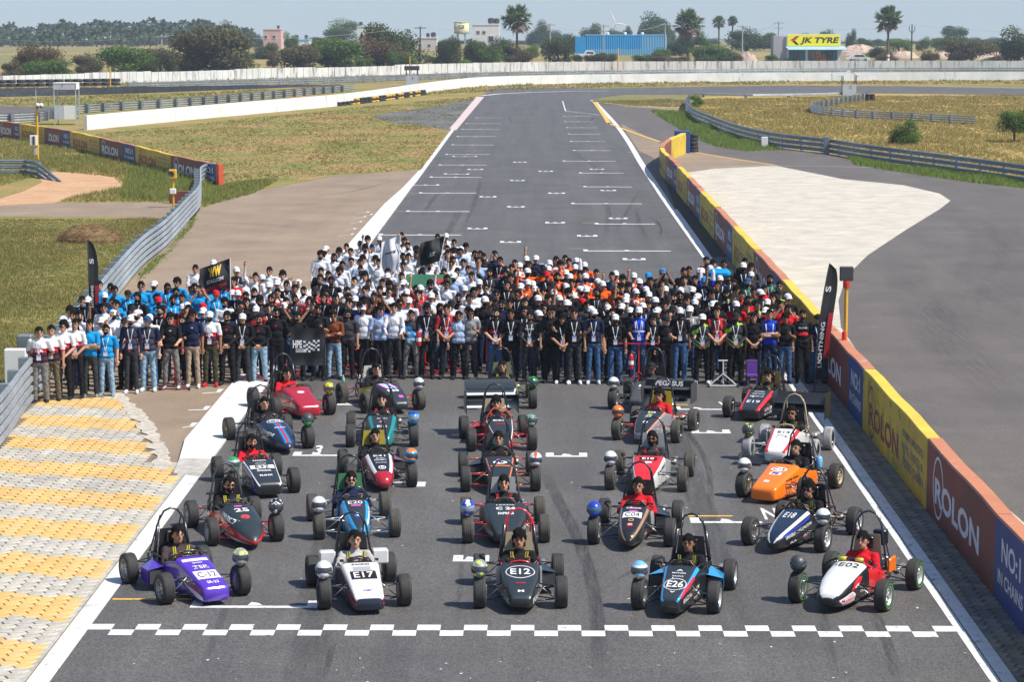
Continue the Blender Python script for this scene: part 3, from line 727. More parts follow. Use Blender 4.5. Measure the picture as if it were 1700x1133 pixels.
# ---- white walls
def plain_wall(name, label, path, h, thick, m, joint=None, step=None, cat='wall', capm=None, seg=3.0):
    root = empty(name, path[0]); tag(root, label, cat); inv = Vector(path[0]); P = [p - inv for p in path]
    S = cum(P); n = int(S[-1] / seg); hh = h
    big = MB(); r_ = random.Random(4)
    for k in range(n):
        a, d = along(P, S, S[-1] * k / n); b, _ = along(P, S, S[-1] * (k + 1) / n)
        if step: hh = h + step(893 + (a.x + inv.x) / (a.y + inv.y) * F)
        d = (b - a).normalized(); nn = Vector((d.y, -d.x, 0)) * thick
        g = d * (joint / 2 if joint else 0); dz = r_.uniform(-.02, .02) if joint else 0; pr = nn.normalized() * (r_.uniform(-.015, .015) if joint else 0)
        A, B = a + g + pr, b - g + pr; top = Vector((0, 0, hh + dz))
        big.add([A, B, B + nn, A + nn, A + top, B + top, B + nn + top, A + nn + top], [[0, 1, 5, 4], [1, 2, 6, 5], [2, 3, 7, 6], [3, 0, 4, 7], [4, 5, 6, 7]], m)
    o = big.build('wall_panel', root)
    bm = bmesh.new(); bm.from_mesh(o.data)
    if not joint: bmesh.ops.remove_doubles(bm, verts=bm.verts, dist=.002)
    bmesh.ops.recalc_face_normals(bm, faces=bm.faces); bm.to_mesh(o.data); bm.free()
    if joint: o['kind'] = 'stuff'
    return root
wpath = smooth_path([at(*p) for p in ((139, 216), (320, 198), (561, 175.5), (660, 161), (707, 153.5), (797, 143), (938, 138.5), (1150, 136), (1400, 134), (1700, 132.7), (2100, 132))], 4)
plain_wall('white_wall', 'low whitewashed wall running behind the bend and across the middle of the field', wpath, 1.1, .28, WHITEWALL)
fpath = smooth_path([at(*p) for p in ((-300, 152), (0, 143), (150, 138.5), (300, 134.5), (420, 130.5), (550, 127), (700, 122.5), (900, 119), (1150, 117.5), (1400, 116.5), (1700, 116.5), (2100, 116.5))], 8)
def stp(px): return 0.0 if px < 140 else .10 if px < 245 else .0 if px < 385 else .12 if px < 520 else .0 if px < 655 else .16 if px < 780 else .22
plain_wall('boundary_wall', 'stained white precast boundary wall in front of the trees', fpath, 1.28, .15, OLDWHITE, joint=.06, step=stp, seg=1.25)
gy = MB(); gy.box((0, 0, 0), (1, 1, 1), CONC)

# ---- steel guardrails
def wprof(h):   # corrugated section: (offset, height)
    return [(0, 0), (.05, .10 * h), (.065, .30 * h), (.048, .5 * h), (.065, .70 * h), (.05, .90 * h), (0, h)]
def guardrail(name, label, path, h, beams, side=1, gap=.07, z0=.08, m=None, postm=None, spacing=2.0, post_side=-1, cat='guardrail', drop=None, posts=True, postw=.14, group=None):
    """side: which side of the path the corrugations face"""
    m = m or GALV; postm = postm or GALV_P
    root = empty(name, path[0]); tag(root, label, cat, group); inv = Vector(path[0]); P = [p - inv for p in path]; S = cum(P)
    bh = (h - z0 - gap * (beams - 1)) / beams
    for k in range(beams):
        V = []; Fc = []; pr = wprof(bh)
        for i, p in enumerate(P):
            t = P[min(i + 1, len(P) - 1)] - P[max(i - 1, 0)]; nn = Vector((t.y, -t.x, 0)).normalized() * side
            dz = drop(S[i] / S[-1]) if drop else 0
            for o_, z in pr: V.append(p + nn * o_ + Vector((0, 0, max(-.1, z0 + k * (bh + gap) + z - dz))))
        q = len(pr)
        for i in range(len(P) - 1):
            for j in range(q - 1): Fc.append([i * q + j, i * q + j + 1, (i + 1) * q + j + 1, (i + 1) * q + j])
        link('rail', mesh('rail', V, Fc, [m]), root)
    if posts:
        pts = resample(P, spacing)
        pm = MB(); pm.box((0, 0, h / 2 - .02), (postw, postw, h), postm); pm.box((0, -postw * .5, h * .5), (postw * 1.25, .03, h * .9), postm); me = pm.me('post')
        for i, p in enumerate(pts[:-1]):
            t = pts[i + 1] - p
            dz = drop(i * spacing / S[-1]) if drop else 0
            if dz > h * .5: continue
            nn = Vector((t.y, -t.x, 0)).normalized() * side
            o = link('post', me, root, p - nn * (postw * .5 + .02) - Vector((0, 0, dz)), (0, 0, math.atan2(t.y, t.x)))
    return root
gl = smooth_path([at(-120, 880), at(0, 744), at(51, 672), Vector((-12.2, 68, 0)), at(229, 451), at(276, 410), at(312, 369), at(331, 344), at(333, 312), at(344, 306)], 1.0)
guardrail('guardrail', 'tall five-beam galvanised guardrail along the left edge, behind the blue-shirted crowd', gl, 1.05, 5, side=1, spacing=2.0, postw=.24)
guardrail('guardrail', 'dark steel guardrail whose end slopes to the ground beside the dirt track at far left', smooth_path([at(-150, 285), at(-60, 289), at(0, 291), at(42, 291), at(103, 303)], 1), .85, 3, m=GALV_D, side=1, drop=lambda u: max(0, (u - .68) / .32) * .8)
guardrail('guardrail', 'thin four-beam guardrail with many posts left of the white wall', smooth_path([at(*p) for p in ((-150, 220), (0, 206), (60, 203), (130, 189), (300, 177), (437, 165), (589, 151))], 2), .82, 4, side=-1, spacing=3.2, postw=.3, postm=GALV_D)
guardrail('guardrail', 'long thin guardrail in front of the stained boundary wall', smooth_path([at(*p) for p in ((213, 148), (550, 138.5), (797, 129.5), (1150, 123.5), (1500, 121), (2100, 120.5))], 6), .8, 3, side=1, spacing=8, m=GALV_D)
guardrail('guardrail', 'long curved three-beam guardrail sweeping along the golden grass on the right', smooth_path([at(*p) for p in ((1143, 172), (1139, 184), (1150, 198), (1171, 208), (1223, 229), (1291, 245), (1372, 255), (1453, 268.5), (1700, 304), (2300, 400))], 1.5), .95, 3, side=1, m=GALV_D, spacing=3)
guardrail('guardrail', 'low single rail fence left of the small gabled marshal post', smooth_path([at(*p) for p in ((1167, 161.5), (1250, 163), (1330, 162), (1400, 160))], 3), .45, 1, side=1, spacing=5, postw=.22, z0=.2, m=GALV)
guardrail('guardrail', 'looping four-beam guardrail right of the gabled marshal post in dry grass', smooth_path([at(*p) for p in ((1437, 166), (1400, 173), (1360, 180), (1347, 184), (1352, 188), (1372, 192), (1420, 196.5), (1472, 199.5), (1540, 203), (1620, 208))], 1.2), .72, 4, side=1, spacing=2.4, postw=.22)
jp = at(1372, 256); g = MB(); g.box((0, 0, .55), (.35, .3, 1.1), GALV_D, bev=.02)
tag(g.build('rail_joint_post', loc=jp), 'dark square joint post in the middle of the curved right guardrail', 'post')
sb = at(28, 655); g = MB(); g.box((0, 0, .55), (.5, .25, 1.0), WHITEP, bev=.02); tag(g.build('marker_board', loc=(sb.x, sb.y, 0)), 'small white board standing behind the guardrail at the left edge', 'board')
tr_ = at(44, 640); g = MB(); g.box((0, 0, .6), (.35, .35, 1.2), GALV_D, bev=.03); tag(g.build('rail_end_box', loc=(tr_.x, tr_.y, 0)), 'dark steel box post behind the leftmost people in red and white shirts', 'post')

# ---- tyres
def tyre_me(m=RUB, r=.3, w=.2):
    b = MB(); b.lathe([(r * .55, 0), (r * .62, w * .02), (r * .9, 0), (r, w * .12), (r, w * .88), (r * .9, w), (r * .62, w * .98), (r * .55, w), (r * .52, w * .5), (r * .55, 0)], m, n=14)
    return b.me('tyre', True)
TY = tyre_me(); YT = paint_mat('yellow painted rubber', (.60, .38, .04), (.03, .03, .03), .35, 5); TYY = tyre_me(YT)
def tyre_stack(loc, n, label, group, col=lambda k: TY, sc=1.0):
    root = empty('tyre_stack', loc); tag(root, label, 'tyre stack', group)
    for k in range(n): link('tyre', col(k), root, (rnd.uniform(-.02, .02), rnd.uniform(-.02, .02), k * .205 * sc), None, (sc, sc, sc))
tp = resample(smooth_path([at(563, 176), at(600, 172), at(640, 167), at(706, 157.5)], 1), 1.35)
for i, p in enumerate(tp):
    yellow = i in (3, 4, 8, 9, 12, 13, 14, 16, 17, 20, 22, 23)
    tyre_stack(p, 3 if i > 3 else 2, '%s tyre stack, %s from the left in the row at the white wall' % ('yellow-painted' if yellow else 'black', ordn(i)), 'tyre stacks along the white wall', lambda k: TYY if yellow and k != 1 else TY, .95)
p = at(1150, 253); tyre_stack(p, 5, 'tall black tyre stack beside the blue end block of the pit wall', None, sc=1.15)
for k, px in enumerate((1441, 1448)): tyre_stack(at(px, 168), 4, '%s black tyre stack at the tip of the looping guardrail' % ('left' if k == 0 else 'right'), None, sc=.9)
# tyre wall behind the black tarpaulin at far left
tp = resample([at(-60, 150), at(0, 149), at(110, 147.5), at(213, 146)], 1.15)
tr = empty('tyre_wall', tp[0]); tag(tr, 'long row of black tyres above the black tarpaulin at far left', 'tyre wall')
for q in tp[:-1]:
    for k in range(2): link('tyre', TY, tr, q - tp[0] + Vector((rnd.uniform(-.05, .05), 0, .35 + k * .42)), (0, 0, rnd.random()), (1.9, 1.9, 1.9))
tb = MB(); pth = smooth_path([at(*p) for p in ((-100, 164), (0, 161), (110, 158.5), (212, 155.5), (330, 151), (420, 147.5), (500, 144.5), (565, 142.5))], 3)
for i in range(len(pth) - 1):
    u = i / (len(pth) - 1); hgt = .85 * (1 - u) + .18
    a, b = pth[i], pth[i + 1]; w1 = .05 * math.sin(i * 2.1); w2 = .05 * math.sin((i + 1) * 2.1)
    tb.add([a, b, b + Vector((0, .25, hgt + w2)), a + Vector((0, .25, hgt + w1)), b + Vector((0, .9, hgt - .1)), a + Vector((0, .9, hgt - .1)), b + Vector((0, .9, 0)), a + Vector((0, .9, 0))], [[0, 1, 2, 3], [3, 2, 4, 5], [5, 4, 6, 7]], BLACK)
TARP = mat('black tarpaulin', (.018, .02, .024), .45, var=.4, scale=1.5, bump=.8, bdist=.1)
o = tb.build('tarpaulin_barrier'); o.data.materials.clear(); o.data.materials.append(TARP); tag(o, 'long black tarpaulin barrier tapering to the right across the far left field', 'barrier')

# ---- posts, lamps, marshal posts
YEL = mat('yellow pole paint', (.66, .37, .035), .45, var=.1); GREYM = mat('pale grey sheet metal', (.50, .54, .58), .5, .2, var=.1); DK = mat('dark grey metal', (.06, .065, .07), .5, .3)
def pole(px, py, h, label, cams=False, box=False, sig=False, r=.07):
    p = at(px, py); root = empty('yellow_pole', p); tag(root, label, 'pole')
    MB().tube([(0, 0, 0), (0, 0, h)], r, YEL, 8).build('shaft', root)
    if cams:
        MB().tube([(-.02, 0, h), (-.03, 0, h + .95)], .02, GREYM, 5).build('antenna', root)
        for x in (.09, .3): MB().ell((x, -.1, h + .02), (.13, .13, .13), WHITEP).ell((x, -.16, h - .07), (.08, .08, .08), DK).build('camera_dome', root, True)
    if box:
        MB().box((-.2, -.12, 1.25), (.42, .25, .6), WHITEP, bev=.02).box((-.17, -.26, 1.25), (.12, .03, .5), DK).build('control_box', root)
        MB().box((-.1, -.1, .6), (.14, .12, .4), GREYM).build('junction_box', root)
    if sig:
        MB().box((0, -.05, h + .12), (.34, .22, .42), YEL, bev=.03).lathe([(.0, -.18), (.12, -.18), (.14, -.22), (.0, -.17)], DK, 'y', (0, -.38, h + .14)).build('signal_lamp', root)
        MB().box((0, -.1, .75), (.28, .16, .24), WHITEP, bev=.02).build('junction_box', root)
    return root
pole(63, 268, 3.3, 'tall yellow pole with two camera domes and a white box at far left', cams=True, box=True)
pole(288, 345, 1.4, 'short yellow signal lamp post behind the top of the left guardrail', sig=True, r=.05)
pole(183.5, 149, 2.7, 'yellow pole in front of the tyre wall at far left'); pole(680.5, 143, 3.6, 'yellow pole in front of the small grey marshal post'); pole(1026, 119, 3.6, 'yellow pole at the boundary wall in front of the blue shed', r=.1)
# beacon pole on the pit wall
root = empty('beacon_pole', (7.25, 60.8, 0)); tag(root, 'yellow pole with dark floodlight and red beacon behind the pit wall by the right banner', 'pole')
bp_ = at(1393, 560, 1.28); root.location = (7.2, bp_.y + 1.2, 0)
MB().tube([(0, 0, 0), (0, 0, 2.28)], .045, YEL, 8).build('shaft', root)
MB().lathe([(.0, 2.45), (.07, 2.45), (.08, 2.42), (.08, 2.29), (0, 2.28)], mat('red beacon plastic', (.55, .03, .02), .3), n=12).build('beacon', root)
MB().box((0, 0, 2.62), (.32, .1, .34), DK, bev=.02).build('floodlight', root)
bx = MB(); bx.lathe([(0, 1.5), (.05, 1.48), (.055, 1.28), (0, 1.28)], mat('red plastic', (.6, .03, .02), .4), n=10)
tag(bx.build('red_marker', loc=(6.95, bp_.y - .6, 0)), 'small red marker standing on the pit wall coping beside the right banner', 'marker')

def marshal_left():
    p = at(111, 207); root = empty('marshal_post', p); tag(root, 'open steel marshal post with grey panels left of the white wall end', 'marshal post')
    for x in (-.85, .85):
        for y in (-.6, .9): MB().box((x, y, 1.65), (.06, .06, 3.3), GREYM).build('leg', root)
    MB().box((0, .15, 3.3), (1.8, 1.65, .06), WHITEP).build('roof', root)
    MB().box((0, -.63, 3.03), (1.8, .04, .48), GREYM).build('front_panel', root); MB().box((.87, .15, 3.03), (.04, 1.6, .48), WHITEP).build('side_panel', root)
    MB().box((-.45, -.63, 1.0), (.8, .04, 1.1), GREYM).build('lower_panel', root); MB().box((.4, -.6, 1.0), (.9, .04, 1.1), WHITEP).build('lower_panel', root)
    MB().box((0, .15, .5), (1.7, 1.5, .05), DK).build('floor_plate', root)
    Vt, Ft = text_geo('7', .03); link('lettering', mesh('t', [(-.2 + .2 * x, -.655, 3.03 + .25 * y) for x, y in Vt], Ft, [DK]), root)
marshal_left()
def marshal_right(px, py, label, s=1.0, gable=True):
    p = at(px, py); root = empty('marshal_post', p, 0, (s, s, s)); tag(root, label, 'marshal post')
    MB().box((0, -.6, .65), (1.45, .05, 1.3), GREYM).box((-.7, 0, .65), (.05, 1.2, 1.3), GREYM).box((.7, 0, .65), (.05, 1.2, 1.3), GREYM).build('lower_panel', root)
    for x in (-.7, .7):
        for y in (-.57, .57): MB().box((x, y, 1.1), (.08, .08, 2.2), DK).build('leg', root)
    if gable:
        for sgn in (-1, 1): MB().add([(0, -.8, 2.75), (0, .8, 2.75), (sgn * 1.0, .8, 2.15), (sgn * 1.0, -.8, 2.15), (0, -.8, 2.69), (0, .8, 2.69), (sgn * 1.0, .8, 2.09), (sgn * 1.0, -.8, 2.09)], [[0, 1, 2, 3], [7, 6, 5, 4], [0, 3, 7, 4], [1, 5, 6, 2], [2, 6, 7, 3]], WHITEP) or None
        mb = MB()
        for sgn in (-1, 1): mb.add([(0, -.8, 2.75), (0, .8, 2.75), (sgn * 1.0, .8, 2.15), (sgn * 1.0, -.8, 2.15), (0, -.8, 2.69), (0, .8, 2.69), (sgn * 1.0, .8, 2.09), (sgn * 1.0, -.8, 2.09)], [[0, 1, 2, 3], [7, 6, 5, 4], [0, 3, 7, 4], [1, 5, 6, 2], [2, 6, 7, 3]], WHITEP)
        mb.build('roof', root)
    else: MB().box((0, 0, 2.2), (1.8, 1.5, .5), DK).build('roof', root)
    Vt, Ft = text_geo('C', .03); link('lettering', mesh('t', [(.1 + .25 * x, -.635, 1.0 + .3 * y) for x, y in Vt], Ft, [BLACK]), root)
marshal_right(1409, 160, 'small grey marshal post with a white gabled roof in the dry grass')
marshal_right(684, 143, 'small grey marshal post behind a yellow pole by the white wall', 1.0, False)
p = at(1269, 245); tag(MB().box((0, 0, .35), (.42, .2, .7), WHITEP, bev=.02).build('marker_box', loc=p), 'small white box in the green grass below the curved guardrail', 'box')
p = at(305, 338); tag(MB().box((0, 0, .3), (1.3, .25, .55), BRICKRED, bev=.02).build('low_block', loc=p), 'low brown block behind the top of the left guardrail', 'block')

# ================================================================== buildings
def bmat(n, c, v=.1): return paint_mat(n, c, tuple(x * .55 for x in c), .08, .5, .8)
PINK = bmat('pink plaster', (.62, .38, .33)); CREAMB = bmat('pale plaster', (.60, .55, .50)); WHITEB = bmat('white plaster', (.68, .68, .66)); BLUEB = bmat('bright blue sheet', (.008, .30, .66)); LBLUE = bmat('light blue sheet', (.14, .40, .66)); GREYB = bmat('grey lilac plaster', (.42, .40, .43)); AWN = bmat('pale teal awning', (.30, .48, .55)); TEAL = bmat('teal shopfront', (.035, .19, .27)); GLASS = mat('dark window glass', (.05, .06, .07), .15, var=.1); CYL = bmat('cream tank plaster', (.66, .60, .34)); YSIGN = mat('yellow sign', (.98, .88, .01), .4, var=.02); DARKT = mat('dark tank plastic', (.03, .03, .035), .5)
def house(px, D, wpx, top_px, m, label, win=(), depth=8, roofm=None, tanks=(), basey=None, name='house', cat='house', parapet=True):
    p = far(px, D); s = F / D; W_ = wpx / s; hz = CH - (top_px - 25) / s - p.z
    root = empty(name, p); tag(root, label, cat)
    MB().box((0, depth / 2, hz / 2), (W_, depth, hz), m).build('wall', root)
    MB().box((0, depth / 2, hz + .12), (W_ + .25, depth + .25, .24), roofm or m).build('parapet' if parapet else 'roof', root)
    for (fx, fz, ww, wh) in win:
        f = MB().box((0, 0, 0), (ww + .2, .08, wh + .2), WHITEP).build('window', root, loc=(fx * W_, -.04, fz * hz)); MB().box((0, -.05, 0), (ww, .05, wh), GLASS).build('pane', f)
    for tx, r in tanks: MB().lathe([(0, hz + 1.2 * r + .9), (r * .5, hz + 1.1 * r + .9), (r, hz + r + .8), (r, hz + .5), (0, hz + .5)], DARKT, c=(tx * W_, depth * .4, 0), n=12).box((tx * W_, depth * .4, hz + .35), (r * 1.6, r * 1.6, .3), CONC).build('water_tank', root)
    return root
house(454.5, 760, 29, 49, PINK, 'pink two-storey house between the trees on the left skyline', [(-.35, .62, .9, 1.0), (.12, .62, .9, 1.0)], tanks=[(.3, .4)])
house(500, 720, 31, 66, WHITEB, 'low white house with a blue roof band among the trees', [(-.3, .4, .8, .8), (.2, .4, .8, .8)], roofm=LBLUE, tanks=[(-.2, .5), (.3, .5)])
house(612, 800, 34, 44, WHITEB, 'white house half hidden behind the large dark tree', [(-.3, .5, 1, 1)], tanks=[(-.35, .6)])
house(711, 700, 30, 63, CREAMB, 'low beige building left of the round water tank', [(-.42, .4, .9, .9), (.1, .4, .7, .7)], tanks=[(0, .5), (.3, .7)])
house(807, 690, 44, 41, WHITEB, 'white block house with roof tanks beside the tall palm', [(-.28, .72, .8, .8), (-.06, .72, .8, .8), (.2, .45, 1.3, 1.5)], tanks=[(.2, .9), (.4, .8)])
# round overhead tank
p = far(767, 720); s = F / 720; root = empty('overhead_tank', p); tag(root, 'round cream and yellow overhead water tank on legs', 'water tank')
zt = CH - (36 - 25) / s - p.z; zb = CH - (55 - 25) / s - p.z
MB().lathe([(0, zt + .1), (2.1, zt), (2.1, zb + .3), (2.0, zb), (0, zb - .2)], CYL, n=24).build('tank', root, True)
MB().lathe([(2.14, zt), (2.14, zt - .3), (2.1, zt - .3)], mat('green band', (.25, .38, .22), .6), n=24).build('band', root); MB().lathe([(2.14, zb + .5), (2.14, zb + .2), (2.1, zb + .2)], MATS['green band'], n=24).build('band', root)
MB().box((0, -2.12, (zt + zb) / 2 + .3), (1.6, .06, .8), DK).box((0, -2.16, (zt + zb) / 2 + .3), (1.1, .03, .3), WHITEP).build('sign', root)
for k in range(4): MB().box((1.4 * math.cos(PI / 4 + k * PI / 2), 1.4 * math.sin(PI / 4 + k * PI / 2), zb / 2), (.35, .35, zb), CONC).build('leg', root)
# blue shed
p = far(1030, 555); s = F / 555; root = empty('blue_shed', p); tag(root, 'long bright blue sheet metal shed with roof vents', 'shed')
hz = CH - (58 - 25) / s; L = 151 / s
def sheetwall(x0, x1, z0, z1, m, n, y0=0.0):
    b = MB()
    for k in range(n):
        a = x0 + (x1 - x0) * k / n; c = x0 + (x1 - x0) * (k + 1) / n; mid = (a + c) / 2
        b.add([(a, y0, z0), (mid, y0 - .09, z0), (c, y0, z0), (a, y0, z1), (mid, y0 - .09, z1), (c, y0, z1)], [[0, 1, 4, 3], [1, 2, 5, 4]], m)
    return b
sheetwall(-L * .38, L * .22, 1.3, hz, BLUEB, 30).build('wall', root); sheetwall(-L * .38, L * .22, 0, 1.3, LBLUE, 30).build('wall', root); sheetwall(L * .22, L * .5, 0, hz, LBLUE, 16).build('wall', root)
MB().box((-L * .44, 1.5, hz * .46), (L * .12, 3, hz * .92), BLUEB).build('side_bay', root); MB().box((L * .06, 5, hz / 2 - .05), (L * .88, 9.8, hz - .1), BLUEB).build('core', root); MB().box((L * .06, 5, hz + .05), (L * .89, 10.2, .1), LBLUE).build('roof', root)
for k in range(3): MB().lathe([(0, .55), (.3, .5), (.4, .3), (.25, .1), (.25, 0)], WHITEP, c=(-L * .14 + k * L * .19, 4, hz + .1), n=10).build('vent', root, True)
# tyre shop
p = at(1338, 103); s = F / p.y; root = empty('tyre_shop', p); tag(root, 'small shop with large yellow sign board and teal front on the right skyline', 'shop')
MB().box((.8, 3.2, 2.35), (11.3, 6, 4.7), GREYB).build('wall', root); MB().box((-5.4, 2.6, 2.4), (1.3, 5.6, 4.8), GREYB).build('side_wall', root)
MB().box((1.4, .14, 1.15), (9.6, .1, 2.25), TEAL).build('shopfront', root)
for x in (-3.4, .1, 6.0): MB().box((x, .05, 1.2), (.5, .24, 2.4), WHITEB).build('pillar', root)
for x in (-1.8, 2.2, 4.4): f = MB().box((0, 0, 0), (1.1, .08, 2.0), GLASS).build('door', root, loc=(x, .05, 1.05))
MB().add([(-3.9, .1, 2.95), (7.1, .1, 2.95), (7.4, -1.5, 2.35), (-3.4, -1.5, 2.35), (-3.9, .1, 2.87), (7.1, .1, 2.87), (7.4, -1.5, 2.27), (-3.4, -1.5, 2.27)], [[3, 2, 1, 0], [4, 5, 6, 7], [2, 3, 7, 6], [1, 2, 6, 5], [3, 0, 4, 7]], AWN).build('awning', root)
sg = MB().box((1.35, 0, 4.0), (9.95, .22, 2.3), WHITEP).build('sign_board', root); MB().box((1.35, -.13, 4.0), (9.6, .05, 2.05), YSIGN).build('sign_face', sg)
Vt, Ft = text_geo('JK TYRE', .05); link('lettering', mesh('t', [(2.55 + 1.06 * x * 1.28 + .28 * y, -.17, 4.0 + 1.0 * y) for x, y in Vt], Ft, [BLACK]), sg)
REDM = mat('red sign', (.5, .03, .02), .5)
e_ = MB(); e_.add([(-3.0, -.17, 4.0), (-1.9, -.17, 4.8), (-1.3, -.17, 4.8), (-2.1, -.17, 4.0)], [[0, 3, 2, 1]], REDM); e_.add([(-2.7, -.17, 3.95), (-2.1, -.17, 3.95), (-1.3, -.17, 3.2), (-1.9, -.17, 3.2)], [[0, 3, 2, 1]], BLACK); e_.build('emblem', sg)
# poles and wires
PW = mat('concrete pole', (.40, .38, .35), .8, var=.1)
DKP = mat('dark steel pole', (.09, .075, .065), .7)
def upole(px, py, top, label, m=PW, arms=1):
    p = at(px, py); s = F / p.y; h = CH - (top - 25) / s
    root = empty('utility_pole', p); tag(root, label, 'utility pole')
    MB().tube([(0, 0, 0), (0, 0, h)], [.17, .11], m, 7).build('shaft', root)
    for k in range(arms): MB().box((0, -.1, h - .3 - .9 * k), (2.0 - .5 * k, .12, .14), m).build('crossarm', root)
    if arms == 0:
        for sgn in (-1, 1): MB().tube([(0, 0, h - 1.6), (sgn * .5, 0, h - 1.1), (sgn * .52, 0, h - .3)], .07, m, 6).build('bracket', root)
    return p + Vector((0, 0, h))
t0 = upole(269, 118, 57, 'slim concrete utility pole in front of the dark trees on the left', arms=1)
t1 = upole(698, 108, 43, 'dark steel utility pole near the beige building', DKP, 1)
t2 = upole(913, 104, 38, 'pale utility pole left of the blue shed', arms=2); t3 = upole(1002, 104, 40, 'pale utility pole in front of the blue shed', arms=2); t4 = upole(1104, 98, 38, 'thin pole at the right end of the blue shed')
t5 = upole(1232, 102, 41, 'pale utility pole between the small palms and the shop'); t6 = upole(1292, 103, 35, 'tall utility pole in front of the shop side wall', arms=2); t7 = upole(1513, 103, 40, 'dark utility pole with two upright brackets right of the tall palm', DKP, 0)
def wire(a, b, nme='power_line', lab=None, dz=0):
    pts = [a.lerp(b, k / 12) - Vector((0, 0, 1.2 * 4 * (k / 12) * (1 - k / 12) - dz)) for k in range(13)]
    tag(MB().tube(pts, .022, PW, 4).build(nme), lab, 'power line', 'power lines')
wire(at(-60, 100) + Vector((0, 0, 4.9)), t0, lab='power line left of the slim concrete pole'); wire(t0, t1, lab='power line between the slim concrete pole and the dark steel pole'); wire(t1, t2, lab='power line between the dark steel pole and the shed poles'); wire(t2, t3, lab='power line between the two poles by the blue shed')
wire(t3, t4, lab='power line in front of the blue shed'); wire(t5, t6, lab='power line left of the shop'); wire(t6, t7, lab='power line above the shop sign'); wire(t7, at(1900, 103) + Vector((0, 0, 6.5)), lab='power line right of the two-bracket pole')
# pink hoarding
p = at(1157, 101); root = empty('hoarding', p); tag(root, 'narrow pink upright advertising board beside the tall palm', 'sign'); MB().box((0, 0, 1.5), (1.0, .2, 3.0), bmat('salmon board', (.70, .36, .28))).build('board', root)
Vt, Ft = text_geo('TYRES', .04); link('lettering', mesh('t', [(.33 * y, -.115, 1.5 - .5 * x) for x, y in Vt], Ft, [BLACK]), root)
# wind turbine
root = empty('wind_turbine', far(1020, 2400)); tag(root, 'pale distant wind turbine above the blue shed', 'wind turbine'); z0 = root.location.z; hub = CH - (38 - 25) * 2400 / F - z0
MB().tube([(0, 0, 0), (0, 0, hub)], [1.0, .6], WHITEP, 8).build('tower', root)
for a in (PI * .62, PI * .62 + 2 * PI / 3 * 1.02, PI * .62 + 4 * PI / 3): MB().tube([(0, -1, hub), (math.cos(a) * 4, -1, hub + math.sin(a) * 4), (math.cos(a) * 13.5, -1, hub + math.sin(a) * 13.5)], [.4, .9, .15], WHITEP, 6).build('blade', root)
# ordinary cars by the shop: saloon and pickup shapes
def road_car(loc, label, L=4.2, van=False, rz=0):
    root = empty('parked_car', loc, rz); tag(root, label, 'car')
    pr = [(-L / 2, .35), (-L / 2, .8), (-L * .36, .92), (-L * .2, 1.42), (L * .22, 1.45), (L * .38, .98), (L / 2, .85), (L / 2, .35)] if not van else [(-L / 2, .35), (-L / 2, .95), (-L * .1, .95), (-L * .02, 1.6), (L * .3, 1.6), (L * .42, 1.0), (L / 2, .9), (L / 2, .35)]
    b = MB(); V = [(x, -.85, z) for x, z in pr] + [(x, .85, z) for x, z in pr]; n = len(pr)
    b.add(V, [list(range(n)), list(range(2 * n - 1, n - 1, -1))] + [[k, k + n, (k + 1) % n + n, (k + 1) % n] for k in range(n)], WHITEP); b.build('body', root)
    g = MB(); x0, x1 = (-L * .17, L * .2) if not van else (0, L * .28)
    g.add([(x0, -.86, 1.0), (x1 + .3, -.86, 1.0), (x1, -.86, 1.36), (x0 + .12, -.86, 1.36)], [[0, 1, 2, 3]], GLASS); g.build('window', root)
    for x in (-L * .3, L * .3):
        for y in (-.8, .8): MB().lathe([(0, -.1), (.3, -.1), (.32, 0), (.3, .1), (0, .1)], RUB, 'y', (x, y, .31), n=14).build('wheel', root)
road_car(at(1424, 103), 'white saloon car parked right of the shop', 4.4); road_car(at(973, 97), 'white pickup van parked left of the blue shed', 4.6, True)
# ================================================================== vegetation
def leaf_mat(name, c, c2, sc=.6):
    m = bpy.data.materials.new(name); m.use_nodes = True; nt = m.node_tree; b = nt.nodes['Principled BSDF']
    b.inputs['Roughness'].default_value = .7; b.inputs['Specular IOR Level'].default_value = .25
    tc = N(nt, 'ShaderNodeTexCoord'); n = N(nt, 'ShaderNodeTexNoise', Scale=sc, Detail=5.0, Roughness=.7); nt.links.new(tc.outputs['Object'], n.inputs['Vector'])
    r = N(nt, 'ShaderNodeValToRGB'); r.color_ramp.elements[0].position = .35; r.color_ramp.elements[1].position = .65
    r.color_ramp.elements[0].color = (*c, 1); r.color_ramp.elements[1].color = (*c2, 1); nt.links.new(n.outputs['Fac'], r.inputs[0]); nt.links.new(r.outputs[0], b.inputs['Base Color'])
    tr = N(nt, 'ShaderNodeBsdfTranslucent'); nt.links.new(r.outputs[0], tr.inputs[0]); mx_ = N(nt, 'ShaderNodeMixShader'); mx_.inputs[0].default_value = .38
    nt.links.new(b.outputs[0], mx_.inputs[1]); nt.links.new(tr.outputs[0], mx_.inputs[2]); nt.links.new(mx_.outputs[0], nt.nodes['Material Output'].inputs[0])
    return m
LM = {'dark': leaf_mat('dark foliage', (.050, .078, .022), (.105, .130, .045)), 'brown': leaf_mat('brown green foliage', (.085, .085, .036), (.165, .145, .065)), 'green': leaf_mat('green foliage', (.065, .13, .022), (.14, .22, .045)),
      'bright': leaf_mat('bright green foliage', (.10, .19, .02), (.18, .30, .04)), 'blue': leaf_mat('blue green foliage', (.045, .095, .035), (.085, .15, .055)), 'red': leaf_mat('reddish foliage', (.17, .085, .035), (.30, .15, .05)), 'rust': leaf_mat('rust brown foliage', (.12, .085, .04), (.19, .13, .065)),
      'palm': leaf_mat('palm frond', (.055, .105, .025), (.13, .20, .055)), 'coco': leaf_mat('coconut frond', (.032, .062, .026), (.075, .12, .045)), 'deadf': leaf_mat('dead frond', (.17, .12, .085), (.27, .21, .15))}
